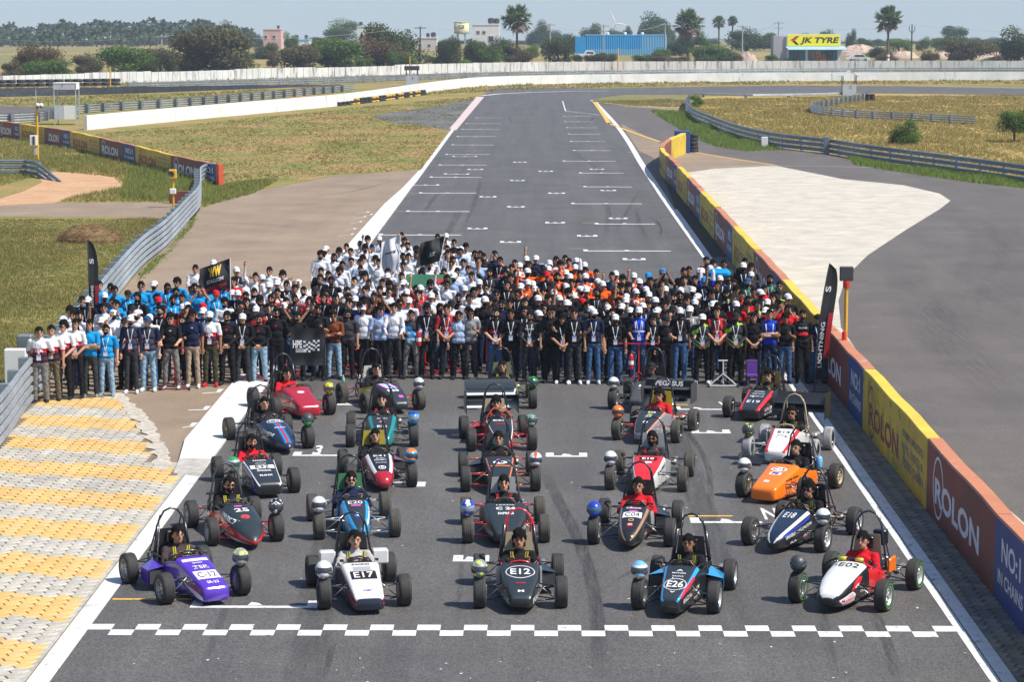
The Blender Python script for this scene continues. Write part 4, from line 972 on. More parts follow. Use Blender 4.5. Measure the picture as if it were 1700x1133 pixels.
BARK = mat('bark', (.13, .10, .075), .9, var=.3, scale=5, bump=.4)

def crown_mesh(seed, flat=.62, n=2600, leaf=.05, lobes=11, umbrella=False):
    """leaf clumps spread through several lobes inside a unit crown (radius 1, height 2*flat)"""
    r = np.random.RandomState(seed); C = []; R = []
    for k in range(lobes):
        a = r.rand() * 2 * PI; q = .62 * math.sqrt(r.rand()); z = r.uniform(-.7, .55) * flat if not umbrella or k % 3 == 0 else r.uniform(.0, .55) * flat
        C.append((q * math.cos(a), q * math.sin(a), z + flat)); R.append(r.uniform(.30, .48))
    C = np.array(C); R = np.array(R); idx = r.randint(0, lobes, n)
    d = r.normal(size=(n, 3)); d /= np.linalg.norm(d, axis=1)[:, None]; rad = R[idx] * (r.rand(n) ** .35) * r.uniform(.8, 1.22, n)
    P = C[idx] + d * rad[:, None] * np.array([1, 1, flat + .1])
    P[:, 2] = np.clip(P[:, 2], .02, None)
    s = leaf * r.uniform(.5, 1.35, n)
    u = r.normal(size=(n, 3)); u[:, 2] *= .5; u /= np.linalg.norm(u, axis=1)[:, None]; v = np.cross(u, d + .4 * r.normal(size=(n, 3))); v /= np.linalg.norm(v, axis=1)[:, None] + 1e-9
    a = P + u * s[:, None]; b = P + v * s[:, None] * .7; c = P - u * s[:, None]; e = P - v * s[:, None] * .7
    V = np.stack([a, b, c, e], 1).reshape(-1, 3); Fc = np.arange(4 * n).reshape(-1, 4)
    return V, Fc
CR = {}
def crown(kind, seed, m):
    k = (kind, seed, m.name)
    if k not in CR:
        if (kind, seed) not in CR:
            CR[(kind, seed)] = crown_mesh(seed, *{'round': (.62, 11000, .034, 17), 'flat': (.42, 10000, .032, 18), 'tall': (.95, 9000, .038, 15), 'sparse': (.6, 1400, .045, 10)}[kind], umbrella=kind == 'flat')
        V, Fc = CR[(kind, seed)]; CR[k] = mesh('crown', V, Fc, [m])
    return CR[k]
def trunk_mesh(seed):
    r = random.Random(seed); b = MB(); b.tube([(0, 0, -.1), (.02, 0, .5), (r.uniform(-.1, .1), 0, .9)], [.07, .055, .04], BARK, 6)
    for k in range(6):
        a = k * PI / 3 + r.random(); b.tube([(0, 0, .35 + .08 * k), (.25 * math.cos(a), .25 * math.sin(a), .75 + .05 * k), (.5 * math.cos(a), .5 * math.sin(a), 1.05 + .04 * k)], [.035, .025, .01], BARK, 4)
    return b.me('trunk')
TM = [trunk_mesh(k) for k in range(3)]
TREES = []
def tree(px, top, base, hw, col, kind='round', lab=None, dist=None, group='trees beyond the boundary wall', trunkh=.12, name='tree', cat='tree'):
    p = at(px, base) if dist is None else far(px, dist)
    s = F / p.y; Hh = CH - (top - 25) / s - p.z; rx = hw / s; th = Hh * trunkh
    fl = {'round': .62, 'flat': .40, 'tall': .95, 'sparse': .6}[kind]
    root = empty(name, p, rnd.random() * 6.28); tag(root, lab, cat, group)
    sd = rnd.randrange(4)
    link('crown', crown(kind, sd, LM[col]), root, (0, 0, -.02 * Hh + (th if trunkh > .2 else 0)), None, (rx * 1.15, rx * 1.15, (Hh * 1.02 - (th if trunkh > .2 else 0)) / (2 * fl)))
    link('trunk', TM[sd % 3], root, (0, 0, 0), None, (rx * 1.1, rx * 1.1, Hh * .62))
    return root
for a in [(62, 70, 127, 33, 'rust', 'round', 'rust brown bushy tree at the left end of the boundary wall'), (78, 95, 128, 42, 'green', 'round', 'green lower tree in front of the rust brown one'), (22, 100, 130, 18, 'brown', 'round', 'small brownish tree near the left edge of the skyline'),
          (145, 87, 126, 24, 'brown', 'round', 'brown-green tree left of the yellow pole'), (207, 77, 124, 40, 'green', 'flat', 'broad green flat-topped tree behind the far left yellow pole'), (238, 92, 123, 22, 'dark', 'round', 'dark small tree left of the slim concrete pole'), (266, 80, 122, 26, 'brown', 'flat', 'brown flat-topped tree at the slim concrete pole'),
          (352, 45, 119, 64, 'brown', 'flat', 'very large brown umbrella-shaped tree on the left'), (330, 82, 118, 36, 'dark', 'round', 'dark undergrowth tree beneath the large umbrella-shaped tree'), (390, 78, 117, 34, 'dark', 'round', 'dark tree at the right foot of the large umbrella-shaped tree'), (300, 98, 119, 26, 'green', 'round', 'green bush left of the large umbrella-shaped tree'),
          (440, 66, 98, 20, 'dark', 'round', 'dark round tree in front of the pink house'), (484, 50, 84, 11, 'green', 'tall', 'narrow green tree between the pink and the blue-banded house'), (497, 77, 114, 36, 'brown', 'flat', 'brown spreading tree below the blue-banded house'), (560, 64, 112, 44, 'green', 'flat', 'wide soft green tree left of the big dark tree'), (570, 30, 70, 28, 'green', 'tall', 'tall green tree rising above its neighbours left of the white house'), (530, 66, 104, 24, 'brown', 'flat', 'brown tree between two greener ones'),
          (652, 29, 108, 46, 'dark', 'round', 'huge dark round tree in the middle of the left skyline'), (638, 58, 111, 36, 'rust', 'round', 'rust brown tree in front of the huge dark round tree'), (668, 82, 112, 20, 'green', 'round', 'green bush at the foot of the huge dark round tree'),
          (747, 56, 108, 22, 'dark', 'round', 'dark tree left below the round water tank'), (738, 90, 108, 18, 'green', 'round', 'light green bush below the round water tank'), (765, 94, 108, 18, 'bright', 'round', 'bright green bush below the white block house'), (789, 62, 106, 18, 'dark', 'round', 'dark tree in front of the white block house'), (806, 66, 106, 24, 'green', 'round', 'green tree in front of the white block house'),
          (826, 60, 105, 26, 'green', 'tall', 'tall green tree left of the big palm'), (858, 74, 105, 26, 'brown', 'round', 'brown-green tree at the foot of the big palm'), (884, 70, 96, 12, 'bright', 'tall', 'bright green slim tree right of the big palm'), (927, 63, 104, 23, 'dark', 'flat', 'dark flat-topped tree left of the blue shed'), (948, 55, 90, 14, 'dark', 'round', 'dark round tree at the left corner of the blue shed'),
          (905, 68, 92, 10, 'brown', 'round', 'small brown bush near the pale utility pole'), (978, 88, 104, 8, 'brown', 'round', 'small brown shrub in front of the blue shed'), (998, 87, 104, 14, 'brown', 'flat', 'wider brown shrub in front of the blue shed'), (1065, 88, 103, 14, 'green', 'round', 'green shrub below the blue shed'), (1098, 78, 102, 18, 'green', 'round', 'green shrub at the right corner of the blue shed'), (1083, 92, 103, 20, 'dark', 'round', 'dark shrub below the right end of the blue shed'),
          (1128, 50, 92, 22, 'blue', 'round', 'grey-green tree right behind the blue shed'), (1168, 44, 92, 15, 'green', 'tall', 'tall green tree right of the second palm'), (1182, 71, 101, 34, 'green', 'round', 'broad green bush left of the shop'), (1212, 85, 102, 20, 'blue', 'round', 'grey-green bush by the pale utility pole'), (1240, 46, 84, 34, 'blue', 'round', 'large grey-green tree left of the shop'), (1268, 50, 80, 22, 'dark', 'round', 'dark tree behind the shop on its left'), (1375, 48, 80, 16, 'green', 'round', 'green tree behind the shop roof'),
          (1357, 80, 115, 16, 'red', 'sparse', 'small tree with reddish leaves in front of the shop'), (1412, 42, 84, 10, 'blue', 'tall', 'slim bluish tree right of the shop'), (1437, 60, 78, 16, 'blue', 'round', 'low bluish tree between shop and tall palm'), (1434, 86, 103, 9, 'green', 'tall', 'small green conical bush by the saloon car'), (1462, 74, 96, 20, 'brown', 'round', 'brown round bush left of the tall palm'),
          (1492, 64, 85, 20, 'bright', 'flat', 'bright green tree right of the tall palm'), (1531, 58, 84, 11, 'green', 'tall', 'slim green tree right of the two-bracket pole'), (1538, 76, 103, 8, 'rust', 'sparse', 'small bare brown tree by the right boundary wall'), (1553, 79, 103, 8, 'rust', 'sparse', 'second small bare brown tree by the right boundary wall'), (1571, 58, 86, 26, 'green', 'round', 'dark green round tree right of centre skyline'),
          (1586, 42, 70, 21, 'blue', 'flat', 'high flat-topped tree standing above its neighbours on the right'), (1613, 64, 104, 38, 'brown', 'flat', 'broad brown umbrella tree on the right'), (1648, 65, 90, 13, 'blue', 'round', 'small bluish tree before the right edge'), (1690, 41, 101, 36, 'dark', 'round', 'large dark tree at the right edge'), (1657, 84, 104, 12, 'rust', 'sparse', 'thin rusty shrub by the right edge')]:
    px, top, base, hw, c, k, lab = a; tree(px, top, base, hw * (1.22 if px < 900 else 1.1), c, k, lab)
for i, (px, top, hw, D) in enumerate([(893, 31, 22, 900), (915, 48, 20, 980), (935, 54, 18, 1000), (978, 33, 22, 800), (1020, 46, 18, 900), (1038, 38, 12, 780), (1083, 21, 31, 760), (1105, 40, 18, 800), (1140, 56, 20, 900), (1300, 58, 26, 1000), (1330, 54, 18, 1100), (1520, 66, 22, 1000), (1600, 60, 26, 900), (1625, 62, 22, 950), (400, 38, 16, 820), (425, 48, 18, 840), (380, 34, 14, 830), (560, 60, 26, 900), (1455, 62, 16, 900)]):
    tree(px, top, 0, hw, 'blue', 'round', 'hazy distant tree on the skyline, %s' % ['right of the big palm', 'behind the pale utility pole', 'left behind the blue shed', 'rounded, above the left half of the blue shed', 'below the wind turbine', 'small, above the middle of the blue shed', 'largest one, above the right half of the blue shed', 'above the right end of the blue shed', 'left of the second palm', 'behind the left of the shop', 'behind the shop roof', 'behind the two-bracket pole', 'under the high flat-topped tree', 'behind the broad brown umbrella tree', 'behind the coconut grove end', 'left of the pink house', 'at the end of the coconut grove', 'behind the wide soft green tree', 'left of the tall right palm'][i], dist=D)
for j in range(34):
    px = -20 + j * 52 + rnd.uniform(-20, 20); tp = rnd.uniform(84, 94)
    tree(px, tp, 112 if px < 700 else 103, rnd.uniform(10, 22), rnd.choice(('brown', 'dark', 'green', 'rust', 'dark')), 'round', '%s low scrub bush from the left along the far wall' % ordn(j), group='low scrub behind the boundary wall', name='bush', cat='bush')
for j in range(30):
    px = 440 + j * 43 + rnd.uniform(-12, 12)
    tree(px, rnd.uniform(58, 70), 0, rnd.uniform(18, 30), 'blue', 'round', '%s hazy tree from the left in the distant belt' % ordn(j), dist=rnd.uniform(900, 1150), group='distant belt of trees')
# ---- palmyra palms (fan leaves)
def fan_palm_crown(seed):
    r = random.Random(seed); G = MB()
    for k in range(105):
        a = r.random() * 2 * PI; el = r.uniform(-.75, 1.35); ln = r.uniform(.42, .74)
        d = Vector((math.cos(a) * math.cos(el), math.sin(a) * math.cos(el), math.sin(el))); c = d * ln
        side = d.cross(Vector((0, 0, 1)));
        side = side.normalized() if side.length > .01 else Vector((1, 0, 0)); nrm = side.cross(d).normalized()
        m = LM['palm'] if el > -.25 else LM['deadf']; fr = r.uniform(.32, .44); droop = .5 if el < -.25 else .0
        G.tube([(0, 0, 0), d * ln * .5 + Vector((0, 0, .05)), c], .012, m, 3, cap=False)
        tw = r.uniform(-.7, .7); side = side * math.cos(tw) + nrm * math.sin(tw)
        for q in range(11):
            t = -1.45 + 2.9 * q / 10; dd = (d * math.cos(t) + side * math.sin(t)); dd = (dd - Vector((0, 0, droop + .25 * abs(t)))).normalized()
            w_ = dd.cross(d + nrm * .5).normalized() * .034; e = c + dd * fr
            G.add([c, c + dd * fr * .55 + w_, e, c + dd * fr * .55 - w_], [[0, 1, 2, 3]], m)
    for k in range(60):   # skirt of hanging dead fronds
        a = r.random() * 2 * PI; q = r.uniform(.05, .34); z0 = r.uniform(-.45, .0); z1 = z0 - r.uniform(.3, .55)
        p0 = Vector((math.cos(a) * q, math.sin(a) * q, z0)); p1 = Vector((math.cos(a) * q * .75, math.sin(a) * q * .75, z1)); s_ = Vector((-math.sin(a), math.cos(a), 0)) * r.uniform(.03, .07)
        G.add([p0, p0.lerp(p1, .5) + s_, p1, p0.lerp(p1, .5) - s_], [[0, 1, 2, 3]], LM['deadf'])
    return G.me('crown')
FP = [fan_palm_crown(1), fan_palm_crown(2)]
def fan_palm(px, base, ctr, cr, lab, v=0):
    p = at(px, base); s = F / p.y; h = CH - (ctr - 25) / s; r = cr / s
    root = empty('palmyra_palm', p, rnd.random() * 6); tag(root, lab, 'palm tree', 'fan palms on the skyline')
    link('crown', FP[v], root, (0, 0, h), None, (r, r, r * 1.02))
    MB().tube([(0, 0, -.1), (.05, 0, h * .5), (0, 0, h)], [.3, .2, .17], BARK, 8).build('trunk', root)
    if lab.startswith('tall fan palm with'): MB().lathe([(.31, .3), (.31, .8)], WHITEP, n=10).lathe([(.31, 1.1), (.3, 1.5)], WHITEP, n=10).build('painted_band', root)
fan_palm(858, 105, 33, 28, 'full green fan palm beside the white block house', 0); fan_palm(1142, 101, 41, 28, 'fan palm with brown hanging fronds right of the blue shed', 1); fan_palm(1474, 104, 33, 26, 'tall fan palm with white bands on its trunk right of the shop', 0)
fan_palm(1193, 84, 37, 12, 'left one of two small distant fan palms', 1); fan_palm(1216, 82, 35, 10, 'right one of two small distant fan palms', 0)
# ---- coconut palms
def coco_crown(seed):
    r = random.Random(seed); G = MB()
    for k in range(22):
        a = r.random() * 2 * PI; el = r.uniform(-.3, 1.25); L = r.uniform(.85, 1.1); pts = []
        for q in range(6):
            t = q / 5; x = L * t * math.cos(el) * (1 - .1 * t); z = L * (t * math.sin(el) - .55 * t * t * (1.1 - .3 * math.sin(el)))
            pts.append(Vector((math.cos(a) * x, math.sin(a) * x, z)))
        for q in range(5):
            d = (pts[q + 1] - pts[q]); sd = Vector((-math.sin(a), math.cos(a), 0)); wd = .17 * math.sin(PI * (q + .8) / 6.2)
            for sg in (-1, 1):
                dn = Vector((0, 0, -wd * .8))
                G.add([pts[q], pts[q + 1], pts[q + 1] + sd * sg * wd + dn, pts[q] + sd * sg * wd * .9 + dn], [[0, 1, 2, 3]], LM['coco'])
    return G.me('crown')
CC = [coco_crown(s) for s in range(5)]; ct = MB(); ct.tube([(0, 0, -.02), (.03, 0, .5), (0, 0, 1)], [.026, .018, .014], BARK, 5); CT = ct.me('trunk')
tops = [(-120, 42), (0, 40), (20, 34), (45, 40), (70, 38), (110, 28), (140, 33), (175, 28), (215, 31), (255, 27), (290, 31), (330, 27), (370, 35), (400, 40), (430, 50)]
i = 0
for row, (D, off) in enumerate(((860, 14), (940, 6), (1030, 0))):
    px = -32 + row * 5; kk = 0
    while px < 425:
        for (a, ya), (b, yb) in zip(tops, tops[1:]):
            if a <= px <= b: ty = ya + (yb - ya) * (px - a) / (b - a)
        ty += off + rnd.uniform(0, 9); p = far(px, D + rnd.uniform(-20, 20)); s = F / p.y; H_ = CH - (ty - 25) / s - p.z; cr = rnd.uniform(2.9, 3.9)
        root = empty('coconut_palm', p, rnd.random() * 6.28)
        kk += 1; tag(root, '%s coconut palm from the left in the %s row of the grove' % (ordn(kk - 1), ('front', 'middle', 'back')[row]), 'palm tree', 'coconut palms in the %s row of the grove' % ('front', 'middle', 'back')[row])
        link('crown', CC[i % 5], root, (0, 0, H_ - cr * .45), None, (cr, cr, cr)); link('trunk', CT, root, (0, 0, 0), None, (11, 11, H_ - cr * .4)); i += 1
        px += rnd.uniform(7.5, 12.5)
# undergrowth that closes the grove
for j in range(26):
    px = -20 + j * 17 + rnd.uniform(-5, 5)
    tree(px, 62 + rnd.uniform(-4, 3), 0, 15, 'blue', 'round', '%s low dark bush from the left under the coconut grove' % ordn(j), dist=900 + rnd.uniform(-30, 60), group='bushes under the coconut grove', name='bush', cat='bush')
tree(1501, 190, 240, 27, 'green', 'tall', 'round green bush standing in the dry grass right of centre', group=None, name='bush', cat='bush', trunkh=.05)
tree(1684, 176, 236, 30, 'green', 'round', 'leafy green young tree at the right edge of the dry grass', group=None, trunkh=.3)
tree(1156, 153, 178, 13, 'bright', 'tall', 'green weedy bush at the far tip of the curved guardrail', group=None, name='bush', cat='bush', trunkh=.02)
# rubble mounds on the right horizon
RK = ground_mat('pinkish rubble', [(.3, (.38, .26, .20)), (.5, (.50, .38, .32)), (.7, (.30, .24, .14))], .6, 3.0)
def mound(px, base, top, hw, m, lab):
    p = at(px, base); s = F / p.y; h = CH - (top - 25) / s; r = hw / s; rr_ = random.Random(int(px)); V = []; n = 18
    for j in range(6):
        for k in range(n):
            a = 2 * PI * k / n; q = (1 - j / 5.0); V.append((math.cos(a) * r * q * rr_.uniform(.85, 1.1), math.sin(a) * r * .5 * q, h * (1 - q * q) * rr_.uniform(.8, 1.1) - .1))
    Fc = [[j * n + k, j * n + (k + 1) % n, (j + 1) * n + (k + 1) % n, (j + 1) * n + k] for j in range(5) for k in range(n)]
    tag(link('earth_mound', mesh('mound', V, Fc, [m]), None, p), lab, 'mound')
for px, b, t, hw, lab in ((1425, 92, 72, 45, 'low stony mound right of the shop'), (1500, 96, 82, 30, 'pink rubble heap under the tall right palm'), (1560, 97, 83, 26, 'pink rubble heap behind the small bare trees'), (1655, 98, 84, 60, 'long rubble heap at the right edge'), (1240, 103, 84, 20, 'brown earth heap by the pale utility pole')): mound(px, b, t, hw, RK, lab)
# straw heap
p = at(148, 402); V = []; r_ = np.random.RandomState(9)
G = MB(); STR = leaf_mat('straw', (.22, .14, .07), (.38, .26, .13), 3)
G.ell((0, 0, .0), (1.15, .8, .62), STR, 16, 9)
for k in range(900):
    a = r_.rand() * 2 * PI; e = math.acos(r_.rand()) ; n_ = Vector((math.cos(a) * math.sin(e) * 1.2, math.sin(a) * math.sin(e) * .85, math.cos(e) * .68)); t_ = Vector((r_.normal(), r_.normal(), r_.normal() * .4)).normalized() * .22; s_ = n_.cross(t_).normalized() * .012
    G.add([n_ - t_, n_ + s_, n_ + t_ + Vector((0, 0, -.03))], [[0, 1, 2]], STR)
tag(G.build('straw_heap', loc=p), 'brown heap of dry straw in the grass left of the guardrail', 'straw heap')

# ---- grass tufts
GM = {'g': leaf_mat('grass blades green', (.135, .175, .042), (.23, .24, .07), 1.2), 'y': leaf_mat('grass blades dry', (.32, .245, .09), (.46, .36, .14), 1.2), 'b': leaf_mat('grass blades brown', (.28, .185, .08), (.38, .26, .12), 1.2), 'G': leaf_mat('grass blades lush', (.15, .25, .04), (.26, .38, .07), 1.2), 'o': leaf_mat('grass blades golden', (.42, .31, .10), (.60, .45, .17), 1.2)}
def tufts(name, poly, n, h, ms, seed, wpow=1.0, wid=.010):
    P = [at(*q) for q in poly]; PX = [(q.x, q.y) for q in P]; r = np.random.RandomState(seed)
    x0, x1 = min(q[0] for q in PX), max(q[0] for q in PX); y0, y1 = min(q[1] for q in PX), max(q[1] for q in PX)
    pts = []
    while len(pts) < n:
        u = r.rand(n * 4, 3); yy = y0 * (y1 / y0) ** u[:, 0]; xx = x0 + (x1 - x0) * u[:, 1]
        for a, b in zip(xx, yy):
            if abs(a / b * F + 893 - 850) < 900 and inpoly(a, b, PX):
                pts.append((a, b))
                if len(pts) >= n: break
    pts = np.array(pts[:n]); k = 4
    V = np.zeros((n * k, 3, 3)); base = np.repeat(pts, k, 0) + r.normal(size=(n * k, 2)) * .05
    clump = np.array([mnoise.noise(Vector((a * .35, b * .12, seed))) for a, b in pts]); hh = np.repeat(h * (1 + 1.1 * clump), k) * r.uniform(.5, 1.3, n * k); hh = np.clip(hh, .03, None)
    sc = np.repeat(pts[:, 1], k) / 60.0
    a = r.rand(n * k) * 2 * PI; dx = np.cos(a) * wid * sc; dy = np.sin(a) * wid * .3; lean = r.normal(size=(n * k, 2)) * .3 * hh[:, None]
    V[:, 0, 0] = base[:, 0] - dx; V[:, 0, 1] = base[:, 1] - dy; V[:, 1, 0] = base[:, 0] + dx; V[:, 1, 1] = base[:, 1] + dy
    V[:, 2, 0] = base[:, 0] + lean[:, 0]; V[:, 2, 1] = base[:, 1] + lean[:, 1]; V[:, 2, 2] = hh * .85
    me = mesh(name, V.reshape(-1, 3), np.arange(3 * n * k).reshape(-1, 3), [GM[c] for c in ms], list((r.rand(n * k) * len(ms)).astype(int)))
    tag(link(name, me), kind='stuff')
tufts('grass', [(-20, 365), (240, 364), (284, 368), (300, 380), (225, 450), (140, 550), (60, 650), (-20, 745)], 22000, .11, 'gyyg', 1)
tufts('grass', [(-20, 290), (60, 250), (210, 270), (330, 300), (345, 340), (250, 336), (100, 336), (130, 325), (210, 312), (190, 295), (90, 285), (-20, 315)], 5000, .20, 'gyGy', 2)
tufts('grass', [(215, 285), (290, 275), (350, 300), (338, 335), (260, 335), (200, 330)], 3500, .38, 'GGgy', 12)
tufts('grass', [(-20, 228), (60, 238), (200, 262), (330, 296), (300, 300), (100, 280), (-20, 275)], 3500, .22, 'gyyG', 13)
tufts('grass', [(345, 308), (460, 300), (420, 322), (350, 340), (338, 345)], 2500, .22, 'Ggy', 3)
tufts('grass', [(140, 225), (600, 178), (790, 160), (745, 218), (702, 282), (560, 290), (375, 310), (365, 280), (230, 250)], 15000, .07, 'gbgy', 4)
tufts('grass', [(1170, 165), (1440, 160), (1720, 158), (1720, 300), (1453, 266), (1291, 242), (1223, 226), (1171, 204), (1145, 186)], 34000, .20, 'oyogyg', 5)
tufts('grass', [(1080, 184), (1140, 190), (1171, 208), (1223, 229), (1291, 246), (1300, 250), (1240, 252), (1190, 244), (1150, 228), (1095, 195)], 4500, .32, 'GGg', 6)
tufts('grass', [(1405, 262), (1453, 270), (1720, 306), (1720, 316), (1600, 302), (1480, 284), (1420, 274)], 3000, .26, 'GGg', 7)
tufts('grass', [(990, 168), (1140, 166), (1140, 178), (1100, 178), (1000, 174)], 1500, .15, 'gyy', 8)
tufts('grass', [(640, 148), (800, 142), (1150, 136), (1720, 133), (1720, 140), (1300, 140), (900, 148), (700, 158)], 2500, .22, 'gyy', 9)
tufts('grass', [(0, 150), (550, 139), (800, 130), (1150, 124), (1720, 120), (1720, 117.5), (1150, 118.5), (800, 121), (550, 128), (0, 144)], 2500, .35, 'gyyG', 10)
tufts('grass', [(-20, 164), (300, 155), (560, 144), (580, 148), (430, 162), (250, 176), (140, 180), (100, 176), (-20, 176)], 3000, .18, 'gGyy', 11)
tufts('grass', [(229, 456), (280, 412), (314, 372), (326, 352), (322, 372), (290, 412), (245, 456), (228, 470)], 400, .12, 'GGg', 14)
# grass zone under the verge by the curved guardrail
# ================================================================== open-wheel student racing cars
def gloss(name, c, rough=.22, coat=.6, var=.03, metal=0.0): return mat('car ' + name, c, rough, metal, var, 5, coat=coat)
K = {'black': gloss('satin black', (.014, .015, .017), .32, .3), 'navy': gloss('dark navy', (.012, .022, .045), .3), 'slate': gloss('slate black', (.022, .030, .036), .38, .2), 'white': gloss('white', (.68, .68, .68)), 'red': gloss('red', (.60, .02, .025)), 'crimson': gloss('crimson', (.36, .012, .025)), 'purple': gloss('purple', (.09, .03, .42)), 'orange': gloss('orange', (.90, .19, .008)), 'blue': gloss('sky blue', (.02, .30, .62)), 'royal': gloss('royal blue', (.02, .05, .40)), 'teal': gloss('teal', (.005, .23, .24)), 'grey': gloss('steel grey', (.24, .26, .28), .35), 'silver': gloss('silver', (.52, .53, .54), .3, .2, metal=.4), 'gold': gloss('gold brown', (.33, .19, .09)), 'green': gloss('green', (.03, .30, .06)), 'yellow': gloss('yellow', (.62, .50, .02)), 'carbon': gloss('carbon', (.016, .016, .018), .28, .5, .4),
     'maroon': gloss('maroon', (.16, .012, .03)), 'neon': gloss('neon yellow', (.62, .75, .03)), 'pgreen': gloss('panel green', (.05, .20, .09), .45, .1), 'mint': gloss('grey green', (.18, .36, .26)), 'pink': gloss('pink', (.6, .2, .4)), 'tan': gloss('tan', (.42, .34, .22), .6, 0), 'dgrey': gloss('dark grey', (.05, .052, .055), .5, .1), 'lblue': gloss('light blue', (.15, .42, .70)), 'rust': gloss('orange red', (.70, .09, .03))}
DECW = mat('decal white', (.72, .72, .74), .4, var=.02); DECK = mat('decal black', (.012, .012, .012), .4, var=.02); DECR = mat('decal red', (.6, .02, .03), .4, var=.02); DECP = mat('decal magenta', (.55, .10, .45), .4); DECB = mat('decal blue', (.03, .12, .5), .4); DECG = mat('decal gold', (.55, .38, .15), .4); DECV = mat('decal dark blue', (.05, .03, .35), .4)
DEC = {'w': DECW, 'k': DECK, 'r': DECR, 'p': DECP, 'b': DECB, 'g': DECG, 'v': DECV}
TYRE = mat('tyre rubber', (.028, .027, .026), .78, var=.25, scale=14, bump=.25)
TYRE2 = mat('dusty tyre rubber', (.055, .050, .042), .85, var=.3, scale=10, bump=.3)
STEEL = mat('machined metal', (.45, .44, .42), .35, .7, var=.2); RUSTY = mat('heat stained metal', (.30, .20, .13), .5, .6, var=.3)

def tyre_mesh(m, r=.235, w=.18, band=None):
    b = MB(); h = w / 2; ri = .135
    pr = [(ri, -h * .86), (ri + .02, -h * .98), (r * .72, -h * 1.0), (r * .79, -h * 1.01), (r * .86, -h * 1.02), (r * .955, -h * .93), (r * .992, -h * .7), (r, -h * .3), (r, h * .3), (r * .992, h * .7), (r * .955, h * .93), (r * .86, h * 1.02), (r * .79, h * 1.01), (r * .72, h * 1.0), (ri + .02, h * .98), (ri, h * .86), (ri, -h * .86)]
    ms = None
    if band: ms = [m, m, band, m, m, m, m, m, m, m, m, m, band, m, m, m]
    b.lathe(pr, m, 'x', n=30, ms=ms)
    if m is TYRE2 or m is GREYT:
        pass
    for k in range(4):   # tread grooves as thin raised rings
        x = -h * .55 + h * 1.1 * k / 3
        b.lathe([(r + .001, x - .008), (r + .0035, x), (r + .001, x + .008)], m, 'x', n=30)
    return b.me('tyre', True)
GREYT = mat('scuffed silver tyre rubber', (.27, .27, .28), .6, var=.35, scale=6, bump=.2)
TYM = {}
def rim_mesh(m):
    b = MB(); b.lathe([(.138, -.08), (.145, -.085), (.135, -.07), (.120, -.02), (.120, .05), (.132, .075), (.145, .085), (.138, .08), (.122, .055), (.115, .03)], m, 'x', n=22)
    for s in (-1, 1):
        for k in range(8):
            a = k * PI / 4; R = Matrix.Rotation(a, 3, 'X'); b.box(R @ Vector((s * .045, 0, .075)), (.02, .022, .10), m, R)
    b.lathe([(0, -.06), (.032, -.06), (.036, -.05), (.036, .05), (.032, .06), (0, .06)], STEEL, 'x', n=12)
    b.lathe([(.0, -.015), (.1, -.015), (.1, .0), (.0, .0)], DK, 'x', n=16)
    return b.me('wheel', True)
RIMM = {}

PROF = {
 'round': [(-1.44, .045, .17, .22, 2), (-1.40, .10, .12, .29, 2.2), (-1.27, .155, .09, .36, 2.6), (-1.0, .20, .07, .435, 3.2), (-.7, .235, .06, .505, 3.6), (-.33, .26, .06, .575, 3.6)],
 'box': [(-1.38, .12, .13, .29, 4), (-1.35, .145, .10, .33, 5), (-1.2, .165, .085, .365, 6), (-1.0, .19, .07, .41, 6), (-.7, .225, .06, .49, 6), (-.33, .265, .06, .58, 6)],
 'blunt': [(-1.33, .17, .10, .27, 5), (-1.30, .195, .085, .31, 6), (-1.1, .21, .07, .37, 7), (-.8, .225, .06, .45, 7), (-.33, .26, .06, .57, 7)],
 'wide': [(-1.52, .03, .14, .19, 2), (-1.46, .09, .11, .25, 2), (-1.3, .17, .09, .33, 2.3), (-1.05, .24, .07, .42, 2.6), (-.75, .275, .06, .50, 2.8), (-.33, .28, .06, .58, 3)],
 'shark': [(-1.37, .09, .16, .26, 3), (-1.34, .15, .12, .31, 3), (-1.2, .215, .09, .38, 3.2), (-.95, .265, .07, .47, 3.4), (-.65, .285, .06, .54, 3.6), (-.33, .29, .06, .59, 3.6)],
 'wedge': [(-1.34, .12, .15, .26, 5), (-1.30, .14, .12, .30, 6), (-1.05, .19, .08, .40, 7), (-.8, .23, .06, .47, 7), (-.33, .27, .06, .57, 7)],
}
def prof_at(P, y):
    if y <= P[0][0]: return P[0][1:]
    for a, b in zip(P, P[1:]):
        if y <= b[0]:
            t = (y - a[0]) / (b[0] - a[0]); return tuple(a[i] + (b[i] - a[i]) * t for i in range(1, 5))
    return P[-1][1:]
def top_z(P, x, y):
    hw, z0, z1, n = prof_at(P, y); zc = (z0 + z1) / 2; hz = (z1 - z0) / 2
    u = min(.985, abs(x) / hw); return zc + hz * (1 - u ** n) ** (1 / n)
def side_x(P, z, y):
    hw, z0, z1, n = prof_at(P, y); zc = (z0 + z1) / 2; hz = (z1 - z0) / 2
    u = min(.97, abs(z - zc) / hz); return hw * (1 - u ** n) ** (1 / n)

